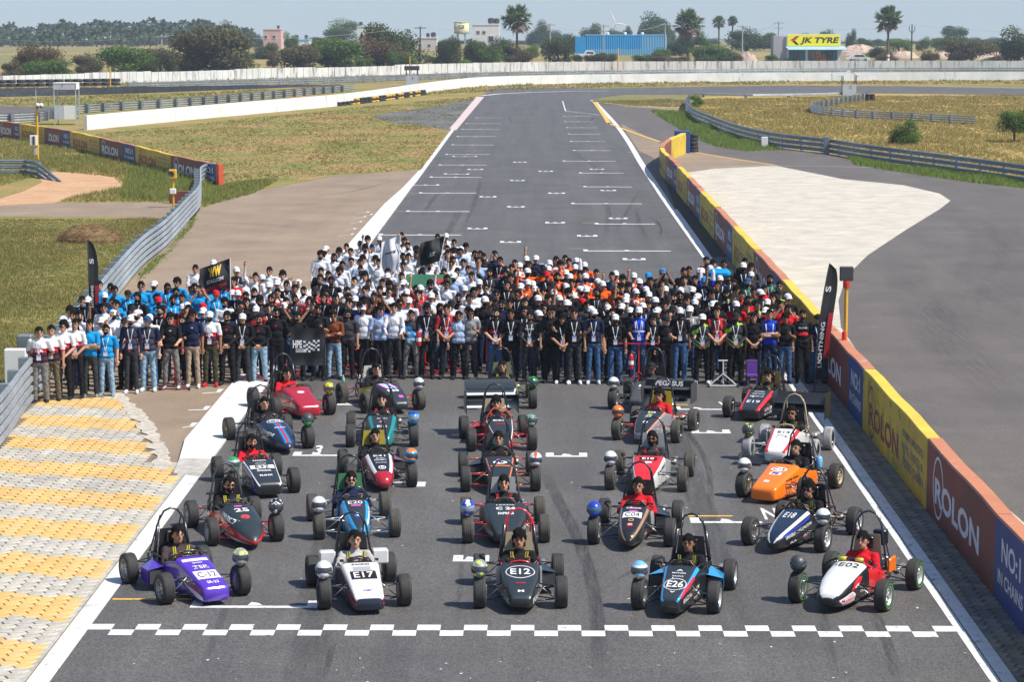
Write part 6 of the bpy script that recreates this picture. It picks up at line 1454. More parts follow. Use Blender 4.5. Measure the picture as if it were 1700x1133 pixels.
w_, k_ = K['white'], K['black']
specs = [
 dict(L=(272, 1004), R=(402, 989), prof='blunt', nw=1.05, H=1.16, label='purple racing car with race number C-12 on a white plate, front left of the grid', c=dict(top=K['purple'], rim=STEEL, side=K['purple'], pod=K['purple'], hoop=k_, panel=k_), pods=(-1,), pad=1,
      txt=[('TSR', 0, -.70, .24, .10, 'w', .02), ('SR-23', .0, -1.18, .18, .07, 'w'), ('C-12', .0, -.94, .28, .15, 'k', .0), ('Sponsor', 0, -.56, .16, .06, 'w')], extra=[P_('rect', 0, -.94, .36, .25, DECW), P_('rect', 0, -.45, .40, .08, DECW, name='checker_band'), ST(-1, [(-1.3, .10, .16), (-1.1, .12, .20), (-.8, .20, .24), (-.5, .32, .33)], DECW), ST(-1, [(-1.25, .20, .23), (-1.0, .24, .28), (-.7, .32, .33)], DECR)],
      helmet=(1, (K['grey'], K['neon'], 'patch'), 'grey and neon helmet on the right front tyre of the purple car')),
 dict(L=(536, 1012), R=(673, 1006), prof='blunt', nl=1.04, nw=1.12, H=1.17, label='white racing car number E17 with red and navy nose underside', c=dict(top=w_, ze=.42, zs=.22, edge=K['red'], side=K['navy'], tip=K['navy'], rim=k_, panel=k_, tubc=K['navy'], spring=K['red'], arm=K['dgrey']), pods=(),
      txt=[('E17', 0, -.74, .29, .18, 'w', .02), ('RACING', .0, -.40, .26, .05, 'k'), ('KART', 0, -1.22, .12, .05, 'v')], extra=[P_('rect', 0, -.74, .38, .26, DECK), P_('rect', 0, -.53, .26, .12, K['silver'], name='sponsor_panel'), ST(1, [(-1.40, .17, .20), (-1.2, .18, .225), (-.95, .20, .24), (-.8, .24, .25)], DECR), ST(-1, [(-1.40, .17, .20), (-1.2, .18, .225), (-.95, .20, .24), (-.8, .24, .25)], DECR),
        lambda r, P: [MB().box((s * .40, .42, .50), (.24, .16, .22), w_, bev=.02).build('shoulder_panel', r) for s in (-1, 1)]],
      helmet=(-1, (w_, w_), 'plain white helmet on the left front tyre of the white car number E17')),
 dict(L=(794, 1010), R=(934, 1009.5), prof='wedge', nw=1.12, H=1.22, label='slate black racing car number E12 in a white oval with red topped roll hoop', pad=1, c=dict(top=K['slate'], side=k_, hoop=K['red'], rim=k_, panel=K['tan'], arm=k_, tubc=K['silver']), fh=.60, pods=(1,),
      txt=[('E12', 0, -.64, .29, .19, 'w', .025), ('RACING', .0, -1.0, .14, .04, 'r'), ('M', 0, -1.2, .09, .05, 'w', .05)], extra=[P_('oval', 0, -.64, .43, .42, DECW, ring=.05, name='number_oval'), SD('SPONSOR', 1, -1.25, -.6, .20, .08, DECW), SD('RACING', -1, -1.25, -.6, .20, .08, DECW)],
      helmet=(-1, (K['grey'], K['neon'], 'patch'), 'grey helmet with neon yellow graphics on the left front tyre of car E12')),
 dict(L=(1059, 1012), R=(1188, 1019), prof='box', nw=1.02, H=1.19, label='black and sky blue racing car number E26 in a white oval, front row', pad=1, c=dict(top=K['slate'], edge=K['blue'], ze=.9, side=k_, rim=K['silver'], panel=k_, tubc=k_, pod=K['blue']), pods=(-1, 1),
      txt=[('E26', 0, -.93, .24, .19, 'w', .025), ('A', 0, -.50, .10, .06, 'w', .03), ('MOTORS', .0, -.59, .20, .04, 'w'), ('RACING', .0, -.69, .16, .035, 'w'), ('V', 0, -1.18, .08, .05, 'w', .05)], extra=[P_('oval', 0, -.93, .33, .36, DECW, ring=.06, name='number_oval'), ST(1, [(-1.3, .30, .33), (-1.0, .36, .40), (-.6, .45, .49)], DECR), ST(-1, [(-1.3, .30, .32), (-1.0, .36, .39), (-.6, .45, .48)], DECR), SD('RACING TEAM', 1, -1.2, -.4, .24, .07, DECW, slope=.08)],
      helmet=(-1, (K['lblue'], w_, 'band'), 'light blue and white helmet on the left front tyre of car E26')),
 dict(L=(1322, 1001), R=(1469, 1016), yaw=-25, prof='shark', nw=1.0, H=1.20, label='white topped racing car number E02 with a shark face painted on its black nose', tyre='green', c=dict(top=w_, edge=w_, zs=.62, ze=.8, side=k_, low=k_, tubc=K['red'], rim=K['silver'], hoop=K['navy'], panel=K['tan'], rest=k_, arm=k_), fh=.64,
      txt=[('E02', .03, -.48, .30, .15, 'k', .0), ('e', -.17, -.48, .04, .06, 'v')], extra=[shark, SD('E02', 1, -.28, .1, .33, .16, DECK), lambda r, P: [MB().tube([(s * .07, -.31, .62), (s * .19, -.31, .62)], .028, K['yellow'], 8).build('yellow_grip', r, True) for s in (-1, 1)], lambda r, P: MB().box((.16, .62, .8), (.2, .16, .24), k_, bev=.02).build('intake_box', r), lambda r, P: MB().box((.38, .5, .42), (.05, .3, .22), K['orange'], bev=.02).build('orange_cover', r)],
      helmet=(-1, (K['dgrey'], K['black'], 'low'), 'matte dark grey helmet on the left front tyre of the shark-faced car')),
 # second row
 dict(L=(350, 906), R=(461, 900), yaw=20, prof='wide', nw=1.12, H=1.12, label='slate and red racing car number 25 with wide pointed nose', c=dict(top=K['slate'], zs=.3, edge=K['slate'], side=K['red'], zl=-.1, low=K['crimson'], rim=K['silver'], spring=K['red'], arm=K['red'], tubc=K['red'], hoop=K['dgrey']), pods=(),
      txt=[('25', 0, -.62, .24, .15, 'w', .03), ('s', 0, -.90, .05, .06, 'r')], extra=[P_('oval', 0, -.88, .15, .15, mat('faded red decal', (.45, .06, .06), .4), name='crest'), P_('rect', -.02, -.44, .13, .05, DECP, name='sponsor_panel'), ST(-1, [(-1.42, .10, .13), (-1.2, .10, .17), (-.8, .10, .2), (-.5, .10, .14)], DECW), SD('UNIVERSITY', -1, -1.0, -.45, .40, .055, DECW, slope=.12), SD('25', -1, -.28, .05, .36, .14, DECW)],
      helmet=(1, (k_, w_, 'patch'), 'black and white patterned helmet on the right front tyre of car 25')),
 dict(L=(528, 896), R=(657, 892), prof='round', nw=.98, H=1.18, label='sky blue and black racing car number E20 with green seat panel', tyre='dusty', c=dict(top=K['slate'], edge=K['blue'], ze=.9, side=K['blue'], rim=K['silver'], panel=K['pgreen'], arm=K['silver'], tubc=K['blue'], hoop=k_), fh=.78,
      txt=[('E20', 0, -.50, .24, .13, 'w', .01), ('f', 0, -1.02, .05, .06, 'w')], extra=[P_('rect', 0, -.62, .16, .06, DECP, name='sponsor_panel'), P_('oval', 0, -1.02, .12, .12, DECB, name='crest'), ST(1, [(-1.3, .30, .33), (-.9, .38, .41), (-.5, .46, .49)], DECW)],
      helmet=(-1, (w_, w_), 'white helmet with small black mark on the left front tyre of car E20')),
 dict(L=(774.5, 902), R=(905.5, 901), prof='wedge', nw=1.38, H=1.16, label='wide slate blue racing car number C 24 with dusty tyres', tyre='dusty', c=dict(top=K['slate'], side=k_, rim=k_, panel=K['silver'], arm=K['red'], hoop=K['dgrey']), 
      txt=[('C 24', 0, -.56, .32, .11, 'w', .05), ('EXPRESS', 0, -.76, .26, .09, 'w', .04), ('LEADS', .0, -.42, .30, .035, 'w')], extra=[SD('SPONSOR', -1, -1.2, -.7, .22, .07, DECW), SD('RACING', 1, -1.2, -.7, .28, .07, DECW)],
      helmet=(-1, (K['royal'], w_, 'stripe'), 'royal blue and white helmet on the left front tyre of car C 24', 0, 0, VISG)),
 dict(L=(984, 904), R=(1114, 908), prof='round', nw=1.0, H=1.16, label='black and gold racing car number C04 with a gold edged nose', c=dict(top=k_, edge=K['gold'], side=k_, rim=K['silver'], arm=k_, tubc=K['silver'], pod=k_), pods=(1,),
      txt=[('C04', 0, -.72, .24, .14, 'k', .0), ('Infineon', 0, -.45, .24, .08, 'w', .02), ('m', 0, -1.10, .06, .05, 'w', .04)], extra=[P_('rect', 0, -.72, .31, .21, DECW), P_('rect', 0, -1.10, .09, .10, DECR, name='sponsor_panel'), P_('oval', 0, -.57, .16, .06, DECP, name='sponsor_panel'), P_('oval', 0, -.93, .09, .10, DECG, ring=.3, name='crest')],
      helmet=(-1, (K['royal'], K['royal']), 'glossy royal blue helmet on the left front tyre of car C04', 0, 0, VISB)),
 dict(L=(1244, 905), R=(1367, 918), yaw=-26, prof='round', nw=1.08, H=1.12, label='black racing car number E18 with white and blue outlined nose', c=dict(top=K['navy'], edge=w_, ze=.86, zs=.66, side=k_, rim=K['silver'], arm=k_, tubc=k_), fh=.68,
      txt=[('E18', 0, -.62, .19, .22, 'w', .01)], extra=[ST(1, [(-1.36, .27, .30), (-1.0, .34, .37), (-.6, .42, .45), (-.4, .46, .49)], K['royal']), SD('UNIVERSITY OF MORATUWA', 1, -1.25, -.36, .27, .055, DECW, slope=.13), SD('RACING', 1, -1.1, -.5, .17, .04, DECW, slope=.1)],
      helmet=(1, (w_, w_), 'white helmet with dark visor opening on the right front tyre of car E18')),
 # third row
 dict(L=(386, 824), R=(490, 819), yaw=18, prof='blunt', nw=1.18, H=1.14, label='black, white and royal blue racing car number E37 with square nose', c=dict(top=K['slate'], edge=w_, side=K['slate'], tip=k_, rim=k_, arm=k_, tubc=K['white'], hoop=k_),
      txt=[('E37', 0, -.66, .26, .10, 'k', .02), ('SPONSOR', 0, -.83, .26, .06, 'w', .04), ('ELINX', 0, -1.02, .24, .06, 'w', .05), ('RACING', 0, -.40, .24, .05, 'w')], extra=[P_('rect', 0, -.66, .44, .14, DECW), P_('oval', 0, -.52, .2, .11, K['grey'], ring=.2, name='crest'), ST(-1, [(-1.3, .10, .16), (-1.1, .18, .30), (-.9, .34, .40), (-.4, .46, .52)], K['royal'])],
      helmet=(-1, (K['green'], K['silver'], 'band'), 'bright green and silver helmet on the left front tyre of car E37')),
 dict(L=(580, 812), R=(685, 809), prof='round', nw=1.06, H=1.18, label='maroon and black racing car number E41 with white edged nose and yellow seat panel', c=dict(top=k_, edge=w_, ze=.88, side=K['maroon'], tip=K['crimson'], tipy=-1.22, rim=k_, arm=k_, panel=mat('olive yellow panel', (.42, .33, .03), .5), tubc=K['maroon']), pods=(1,),
      txt=[('E41', 0, -.50, .22, .08, 'w', .02), ('JATIN', 0, -.63, .16, .05, 'w', .03), ('KAIHMAT', 0, -.71, .22, .05, 'w', .03), ('RACING', 0, -.83, .2, .03, 'w'), ('o', 0, -1.03, .05, .07, 'w')], extra=[P_('oval', 0, -1.03, .14, .14, DECW, ring=.25, name='crest'), ST(1, [(-1.2, .27, .30), (-.9, .36, .39), (-.4, .48, .51)], DECR), ST(-1, [(-1.2, .27, .30), (-.9, .36, .39), (-.4, .48, .51)], DECR)],
      helmet=(1, (K['orange'], K['blue'], 'band'), 'orange and blue helmet on the right front tyre of car E41')),
 dict(L=(771, 817), R=(890.6, 816), prof='wedge', nw=1.0, H=1.18, label='black and orange racing car number 10 with orange suspension arms', c=dict(top=K['slate'], edge=K['orange'], side=K['slate'], rim=k_, arm=K['rust'], panel=K['dgrey'], rest=K['teal'], hoop=k_), fh=.76, pods=(-1,),
      txt=[('10', 0, -.62, .14, .08, 'k', .08)], extra=[P_('oval', 0, -.62, .26, .15, DECW), P_('rect', 0, -.50, .12, .05, DECP, name='sponsor_panel'), ST(0, [(-.80, -.18, .18), (-.76, -.18, .18)], K['orange'], top=True)],
      helmet=(1, (w_, K['rust'], 'stripe'), 'white helmet with orange centre stripe on the right front tyre of car 10')),
 dict(L=(1012, 811), R=(1135, 820), yaw=-8, prof='wedge', nw=1.14, H=1.16, label='red and white racing car number E10 with aluminium side plates', tyre='dusty', c=dict(top=K['red'], edge=w_, side=w_, rim=K['dgrey'], arm=k_, tubc=K['silver'], panel=K['silver'], hoop=k_), fh=.72,
      txt=[('E10', 0, -.48, .22, .09, 'w', .05)], extra=[P_('rect', 0, -.48, .32, .14, DECK), P_('rect', .02, -.64, .12, .07, DECW, name='sponsor_panel'), SD('RACING', 1, -1.0, -.4, .36, .06, DECK, slope=.12)],
      helmet=(-1, (w_, w_), 'plain white helmet on the left front tyre of the red and white car E10')),
 dict(L=(1233.5, 826), R=(1338, 836), yaw=-27, prof='blunt', nw=1.2, nh=1.02, H=1.16, label='bright orange racing car number C15 in a white oval', c=dict(top=K['orange'], side=K['orange'], rim=K['tan'], arm=K['navy'], hoop=K['dgrey'], tubc=K['orange'], tank=K['lblue']), pods=(),
      txt=[('C15', 0, -.56, .22, .10, 'k', .01), ('FS', 0, -.74, .12, .07, 'v', .05)], extra=[P_('oval', 0, -.56, .30, .18, DECW), P_('rect', 0, -.74, .22, .10, DECW, name='sponsor_panel'), P_('rect', -.04, -1.06, .10, .07, DECW, name='sponsor_panel'), SD('racing team', 1, -.9, -.4, .38, .06, DECK, slope=.05), SD('motors', 1, -.9, -.5, .26, .06, DECK)],
      helmet=(-1, (w_, w_), 'plain white helmet on the left front tyre of the orange car')),
 # fourth row
 dict(L=(414, 752), R=(512, 744.5), yaw=22, prof='wide', nw=1.08, H=1.14, label='dark navy racing car number C29 with blue and red centre stripes', c=dict(top=K['navy'], side=K['navy'], rim=K['gold'], arm=k_, hoop=k_),
      txt=[('C29', 0, -.50, .24, .10, 'w', .04), ('RACING', 0, -.86, .22, .05, 'w')], extra=[P_('oval', 0, -.50, .34, .18, DECW, ring=.08, name='number_oval')] + [ST(0, [(-1.45, x0, x1), (-1.3, x0, x1), (-.64, x0, x1)], m, top=True) for x0, x1, m in ((-.018, .018, DECR), (-.05, -.028, K['blue']), (.028, .05, K['blue']), (-.075, -.06, DECB), (.06, .075, DECB))] + [SD('SPONSOR', -1, -1.1, -.6, .36, .05, DECW, slope=.1)],
      helmet=(1, (K['dgrey'], K['green'], 'low'), 'black and green helmet on the right front tyre of car C29')),
 dict(L=(580, 743), R=(689, 742), prof='wedge', nw=1.1, H=1.14, label='slate and teal racing car number E36 with red shoulder belts', c=dict(top=K['slate'], edge=K['teal'], ze=.93, side=K['teal'], rim=k_, arm=k_, tubc=k_),
      txt=[('E36', .0, -.92, .20, .09, 'w', .04), ('ASHOKA', .0, -.52, .22, .05, 'w')], extra=[P_('oval', .0, -.68, .12, .1, mat('decal rose', (.5, .15, .2), .4), name='crest')],
      helmet=(1, (K['royal'], K['blue'], 'band'), 'cobalt blue helmet on the right front tyre of car E36', 0, 0, VISG)),
 dict(L=(780.5, 750), R=(884.5, 748), prof='wedge', nw=1.04, H=1.16, label='black, red and white racing car number E22 with orange front hoop and striped rear wing', c=dict(top=K['slate'], edge=w_, side=K['red'], rim=k_, arm=K['red'], panel=K['tan'], fhoop=K['rust'], hoop=k_, spring=K['red']), fh=.80, pods=(-1,),
      txt=[('E22', 0, -.42, .26, .07, 'w', .05), ('ROTOR', 0, -.60, .2, .05, 'r', .03)], extra=[ST(-1, [(-1.2, .27, .34), (-.8, .36, .44), (-.4, .46, .53)], DECR), WG(1.12, .60, 1.06, .30, 4, w_, K['slate'], k_, z_step=.12, lean=.5)],
      helmet=(1, (K['mint'], K['dgrey'], 'camo'), 'grey-green camouflage helmet beside the front of car E22', .12)),
 dict(L=(1024, 731), R=(1125, 736), prof='wedge', nw=1.05, H=1.14, label='slate racing car with coral edge stripes and dusty tyres behind car E10', tyre='dusty', c=dict(top=K['slate'], edge=mat('car coral', (.75, .20, .12), .3), side=K['grey'], rim=k_, arm=K['rust'], panel=K['yellow'], hoop=k_), pods=(-1,),
      txt=[('E28', .02, -.45, .16, .07, 'w', .05), ('RS', 0, -.68, .12, .06, 'w')], extra=[P_('rect', 0, -.57, .10, .05, K['neon'], name='sponsor_panel'), P_('oval', .0, -.95, .1, .11, DECW, name='crest'), WG(1.10, .66, 1.04, .30, 2, k_, K['dgrey'], K['dgrey'], z_step=.16, lean=.6), lambda r, P: WRD(r, 'PEGASUS', .60, 1.02)],
      helmet=(-1, (K['orange'], K['rust'], 'patch'), 'fiery orange and yellow helmet on the left front tyre of the coral striped car', 0, 0, None)),
 dict(L=(1243, 762), R=(1350, 771), yaw=-17, prof='blunt', nw=1.12, H=1.14, label='white racing car number E14 with red edge, grey scuffed tyres and large rear wing', tyre='grey', c=dict(top=w_, edge=K['red'], ze=.93, side=w_, rim=k_, arm=w_, hoop=K['tan'], tubc=w_), 
      txt=[('E14', 0, -.50, .24, .09, 'k', .01), ('SPONSORS', 0, -.66, .2, .03, 'k')], extra=[WG(1.15, .72, 1.05, .34, 2, k_, k_, K['carbon'], z_step=.14, lean=.55, eh=.5), lambda r, P: [MB().add([(s * .22, -1.52, .06), (s * .66, -1.52, .06), (s * .66, -1.22, .17), (s * .22, -1.22, .17), (s * .22, -1.52, .045), (s * .66, -1.52, .045), (s * .66, -1.22, .155), (s * .22, -1.22, .155)], [[0, 1, 2, 3], [7, 6, 5, 4], [0, 4, 5, 1], [1, 5, 6, 2], [2, 6, 7, 3], [3, 7, 4, 0]], k_).build('front_wing', r) for s in (-1, 1)], lambda r, P: [MB().box((s * .67, -1.36, .14), (.012, .36, .2), K['dgrey']).build('wing_endplate', r) for s in (-1, 1)]],
      helmet=(-1, (K['dgrey'], K['neon'], 'patch'), 'dark helmet with neon green graphics on the left front tyre of car E14')),
 # fifth row
 dict(L=(457, 696), R=(547, 689), yaw=24, prof='blunt', nw=1.22, nh=1.04, H=1.22, label='crimson racing car with a small white oval on its nose, far back left', pad=1, c=dict(top=K['crimson'], side=K['crimson'], rim=k_, arm=K['red'], hoop=k_), 
      extra=[P_('oval', .02, -.62, .16, .11, DECW, name='sponsor_oval'), SD('RACING', -1, -.9, -.4, .40, .05, DECW, slope=.1)],
      helmet=(1, (K['yellow'], k_, 'patch'), 'yellow and black helmet on the right front tyre of the crimson car')),
 dict(L=(607, 687), R=(697, 681), prof='wedge', nw=1.14, H=1.24, label='slate racing car number E35 with pink, white and blue stripes and yellow seat frame', tyre='dusty', c=dict(top=K['slate'], side=K['slate'], rim=k_, arm=K['red'], panel=mat('pale grey panel', (.45, .45, .42), .5), hoop=k_, rest=k_, tubc=K['yellow']),
      txt=[('E35', 0, -.80, .26, .12, 'w', .05)], extra=[ST(0, [(-.66, x0 + .06, x1 + .06), (-.36, x0 - .04, x1 - .04)], m, top=True) for x0, x1, m in ((-.17, -.12, DECP), (-.12, -.09, DECW), (-.09, -.04, K['lblue']), (-.04, -.01, DECW), (-.01, .05, DECB), (.05, .08, DECW), (.08, .12, DECP))] + [P_('rect', .07, -1.1, .1, .1, DECP, name='stripe_patch')],
      helmet=(1, (K['silver'], w_, 'camo'), 'silver grey helmet on the right front tyre of car E35')),
 dict(L=(786, 679.5), R=(886, 679), prof='wedge', nw=1.1, H=1.2, label='white, red and black racing car in the middle of the back row, behind car E22', c=dict(top=w_, edge=K['red'], side=k_, rim=k_, arm=k_, panel=mat('grey green panel', (.16, .18, .10), .5), hoop=k_, tubc=K['neon']),
      txt=[('XY', 0, -.5, .2, .08, 'k', .03)], helmet=(1, (K['green'], k_, 'camo'), 'bright green helmet on the right front tyre of the white, red and black car')),
 dict(L=(1017, 680), R=(1113, 684), prof='box', nw=1.05, H=1.24, label='dark grey racing car in the back row behind the Pegasus wing', c=dict(top=K['dgrey'], side=K['navy'], rim=K['silver'], arm=K['dgrey'], hoop=k_, panel=k_),
      txt=[('H', 0, -.6, .2, .1, 'w', .03)], helmet=(-1, (w_, w_), 'white helmet on the left front tyre of the dark grey car in the back row')),
 dict(L=(1209, 693), R=(1300, 699), yaw=-20, prof='blunt', nw=1.2, H=1.22, label='black racing car number E19 with bright red edge band', c=dict(top=K['slate'], edge=K['red'], ze=.93, zs=.3, side=k_, rim=k_, arm=k_, panel=mat('dull gold panel', (.30, .20, .04), .5), hoop=k_),
      txt=[('E19', .0, -.98, .28, .13, 'w', .01), ('BLACKBIRD', 0, -.45, .22, .04, 'w'), ('COMET RACING', 0, -.57, .28, .04, 'w'), ('SPON 0', 0, -.70, .3, .05, 'w')], extra=[SD('LEADER', 1, -1.0, -.5, .24, .07, DECW), SD('RACING', 1, -1.0, -.5, .14, .05, DECW)]),
]
def WRD(r, s, z, y):
    Vt, Ft = text_geo(s, .05); x1 = max(v[0] for v in Vt)
    link('wing_lettering', mesh('t', [(x / x1 * .30, 1.19 - .15 + (y_ * .02) + .11, .92 + y_ * .10) for x, y_ in Vt], Ft, [DECW]), r)
    MB().box((0, 1.19, .92), (1.02, .04, .15), k_).build('wing_flap', r)
for s_ in specs: car(s_)
# ================================================================== people
from mathutils.bvhtree import BVHTree
def cloth(name, c, v=.10): return mat('cloth ' + name, c, .9, var=v * 1.6, scale=9, bump=.5, spec=.12)
def band_mat(name, stops, base_rough=.8):
    """clothing in horizontal blocks of colour, by height on the body"""
    m = bpy.data.materials.new('cloth ' + name); m.use_nodes = True; nt = m.node_tree; b = nt.nodes['Principled BSDF']; b.inputs['Roughness'].default_value = base_rough; b.inputs['Specular IOR Level'].default_value = .2
    tc = N(nt, 'ShaderNodeTexCoord'); s = N(nt, 'ShaderNodeSeparateXYZ'); nt.links.new(tc.outputs['Object'], s.inputs[0])
    mr = N(nt, 'ShaderNodeMapRange'); mr.inputs[1].default_value = .8; mr.inputs[2].default_value = 1.5; nt.links.new(s.outputs[2], mr.inputs[0])
    r = N(nt, 'ShaderNodeValToRGB'); r.color_ramp.interpolation = 'CONSTANT'; cr = r.color_ramp
    while len(cr.elements) < len(stops): cr.elements.new(.5)
    for e, (z, c) in zip(cr.elements, stops): e.position = (z - .8) / .7; e.color = (*c, 1)
    nt.links.new(mr.outputs[0], r.inputs[0]); nt.links.new(r.outputs[0], b.inputs['Base Color']); return m
def patch_mat(name, cols, sc=4.5):
    m = bpy.data.materials.new('cloth ' + name); m.use_nodes = True; nt = m.node_tree; b = nt.nodes['Principled BSDF']; b.inputs['Roughness'].default_value = .8
    tc = N(nt, 'ShaderNodeTexCoord'); n = N(nt, 'ShaderNodeTexNoise', Scale=sc, Detail=.5); nt.links.new(tc.outputs['Object'], n.inputs['Vector'])
    r = N(nt, 'ShaderNodeValToRGB'); r.color_ramp.interpolation = 'CONSTANT'; cr = r.color_ramp
    while len(cr.elements) < len(cols): cr.elements.new(.5)
    for i, (e, c) in enumerate(zip(cr.elements, cols)): e.position = (0, .44, .54, .64)[i]; e.color = (*c, 1)
    nt.links.new(n.outputs['Fac'], r.inputs[0]); nt.links.new(r.outputs[0], b.inputs['Base Color']); return m
CB = {'black': cloth('black', (.012, .012, .014)), 'char': cloth('charcoal', (.035, .036, .04)), 'white': cloth('white', (.62, .63, .66)), 'blue': cloth('sky blue', (.01, .25, .55)), 'navy': cloth('navy', (.012, .018, .05)), 'royal': cloth('royal blue', (.015, .05, .45)), 'red': cloth('red', (.50, .012, .02)), 'orange': cloth('orange', (.72, .10, .01)), 'ltblue': cloth('pale blue', (.30, .40, .58)),
      'brown': cloth('rust brown', (.16, .045, .02)), 'grey': cloth('grey', (.22, .22, .23)), 'teal': cloth('teal', (.02, .20, .22)), 'sage': cloth('sage green', (.05, .13, .09)), 'olive': cloth('olive', (.05, .05, .028)), 'tan': cloth('tan', (.40, .30, .20)), 'maroon': cloth('maroon', (.10, .02, .025)), 'mint': cloth('pale teal', (.25, .42, .45)),
      'cfr': band_mat('white red maroon', [(.8, (.045, .014, .022)), (1.15, (.55, .015, .03)), (1.235, (.68, .68, .69))]), 'cfrs': band_mat('white sleeve red cuff', [(.8, (.55, .015, .03)), (1.17, (.68, .68, .69))]),
      'team': patch_mat('orange white blue', [(.70, .09, .01), (.62, .63, .66), (.70, .09, .01), (.03, .06, .40)]), 'blackred': band_mat('black with red panel', [(.8, (.012, .012, .014)), (1.13, (.50, .012, .02)), (1.20, (.012, .012, .014))]), 'navyred': patch_mat('navy red', [(.012, .016, .04), (.012, .016, .04), (.012, .016, .04), (.50, .02, .05)], 7),
      'blackgreen': patch_mat('black neon', [(.012, .012, .014), (.012, .012, .014), (.012, .012, .014), (.30, .55, .02)], 6), 'redblack': patch_mat('red black', [(.45, .012, .02), (.45, .012, .02), (.012, .012, .014), (.45, .012, .02)], 4), 'bluejersey': patch_mat('black blue jersey', [(.012, .014, .02), (.012, .014, .02), (.02, .20, .50), (.3, .5, .6)], 5),
      'jeans': mat('cloth blue jeans', (.030, .085, .19), .9, var=.3, scale=5, bump=.2), 'ltjeans': mat('cloth light jeans', (.22, .34, .44), .9, var=.2, scale=5, bump=.2), 'khaki': cloth('khaki', (.34, .26, .18)), 'gpant': cloth('grey trousers', (.17, .16, .15)), 'camo': patch_mat('camouflage', [(.10, .07, .035), (.16, .12, .06), (.05, .05, .03), (.13, .10, .06)], 12), 'suitgrey': cloth('silver suit', (.36, .35, .34)), 'suitbrown': cloth('dark brown suit', (.05, .035, .035))}
SKIN = [mat('skin ' + n, c, .55, var=.08, scale=20, spec=.35) for n, c in (('a', (.40, .20, .12)), ('b', (.48, .26, .165)), ('c', (.27, .125, .07)), ('d', (.54, .32, .21)))]
HAIR = mat('black hair', (.009, .008, .008), .95, var=.4, scale=40, bump=.8, spec=.08); EYE = mat('eye and brow', (.02, .015, .012), .5); LIP = mat('lips', (.25, .07, .06), .5); SHOE = {'k': cloth('black shoes', (.02, .02, .02)), 'w': cloth('white shoes', (.55, .56, .58)), 'r': cloth('red shoes', (.5, .015, .02)), 'g': cloth('grey shoes', (.2, .2, .21))}
LAN = mat('lanyard white', (.60, .62, .66), .6, var=.03); BADGE = mat('badge paper', (.62, .62, .68), .4, var=.2, scale=40); SHADES = mat('sunglass lens', (.012, .012, .015), .15)
CAPS = {'w': cloth('cap white', (.64, .65, .68)), 'k': cloth('cap black', (.02, .02, .022)), 'b': cloth('cap blue', (.01, .22, .52)), 'r': cloth('cap red', (.55, .012, .03)), 'n': cloth('cap navy', (.02, .07, .16))}
# slots of every body: 0 skin 1 shirt 2 sleeve 3 trousers 4 shoes 5 eyes 6 beard 7 lips 8 forearm

def prim_mesh(prims):
    G = MB(); m = DK
    for p in prims:
        if p[0] == 'c':
            a, b, ra, rb = Vector(p[1]), Vector(p[2]), p[3], p[4]
            G.tube([a, b], [ra, rb], m, 12); G.ell(a, (ra, ra, ra), m, 12, 8); G.ell(b, (rb, rb, rb), m, 12, 8)
        else: G.ell(p[1], p[2], m, 16, 12)
    return G.me('src')
def arm(prims, sg, S, E, Wr, hd, curl=.3):
    S, E, Wr, hd = [Vector((v[0] * sg, v[1], v[2])) for v in (S, E, Wr, hd)]
    mid = S.lerp(E, .80)
    prims += [('c', S, mid, .060, .054, 2), ('c', mid, E, .043, .040, 8), ('c', E, Wr, .040, .027, 8)]
    hd = hd.normalized(); sd = hd.cross(Vector((0, -1, 0)) if abs(hd.y) < .7 else Vector((0, 0, 1))).normalized(); nn = hd.cross(sd)
    prims.append(('c', Wr + hd * .015, Wr + hd * .075, .027, .029, 0))
    for k in range(4):
        o = sd * (-.033 + .022 * k); L = (.060, .072, .068, .052)[k]; b = Wr + hd * .075 + o
        prims += [('c', b, b + hd * L * .6 + nn * .004, .0088, .0082, 0), ('c', b + hd * L * .6 + nn * .004, b + hd * L - nn * curl * .05, .0082, .007, 0)]
    t = Wr + hd * .03 - sd * .030; prims.append(('c', t, t + hd * .045 - sd * .026, .0105, .0085, 0))
def head_prims(hc, yaw=0, pitch=0):
    """head centre hc; yaw turns the face"""
    R = Matrix.Rotation(yaw, 3, 'Z') @ Matrix.Rotation(pitch, 3, 'X'); hc = Vector(hc)
    def q(x, y, z): return hc + R @ Vector((x, y, z))
    return [('e', q(0, .008, .012), (.075, .095, .105), 9), ('e', q(0, -.018, -.055), (.056, .070, .062), 9), ('e', q(0, -.055, -.085), (.030, .030, .022), 9), ('c', q(0, -.088, .01), q(0, -.104, -.022), .009, .014, 9), ('e', q(.077, .01, -.01), (.012, .018, .03), 9), ('e', q(-.077, .01, -.01), (.012, .018, .03), 9),
            ('c', q(-.045, -.082, .028), q(.045, -.082, .028), .010, .010, 9)], (hc, R)
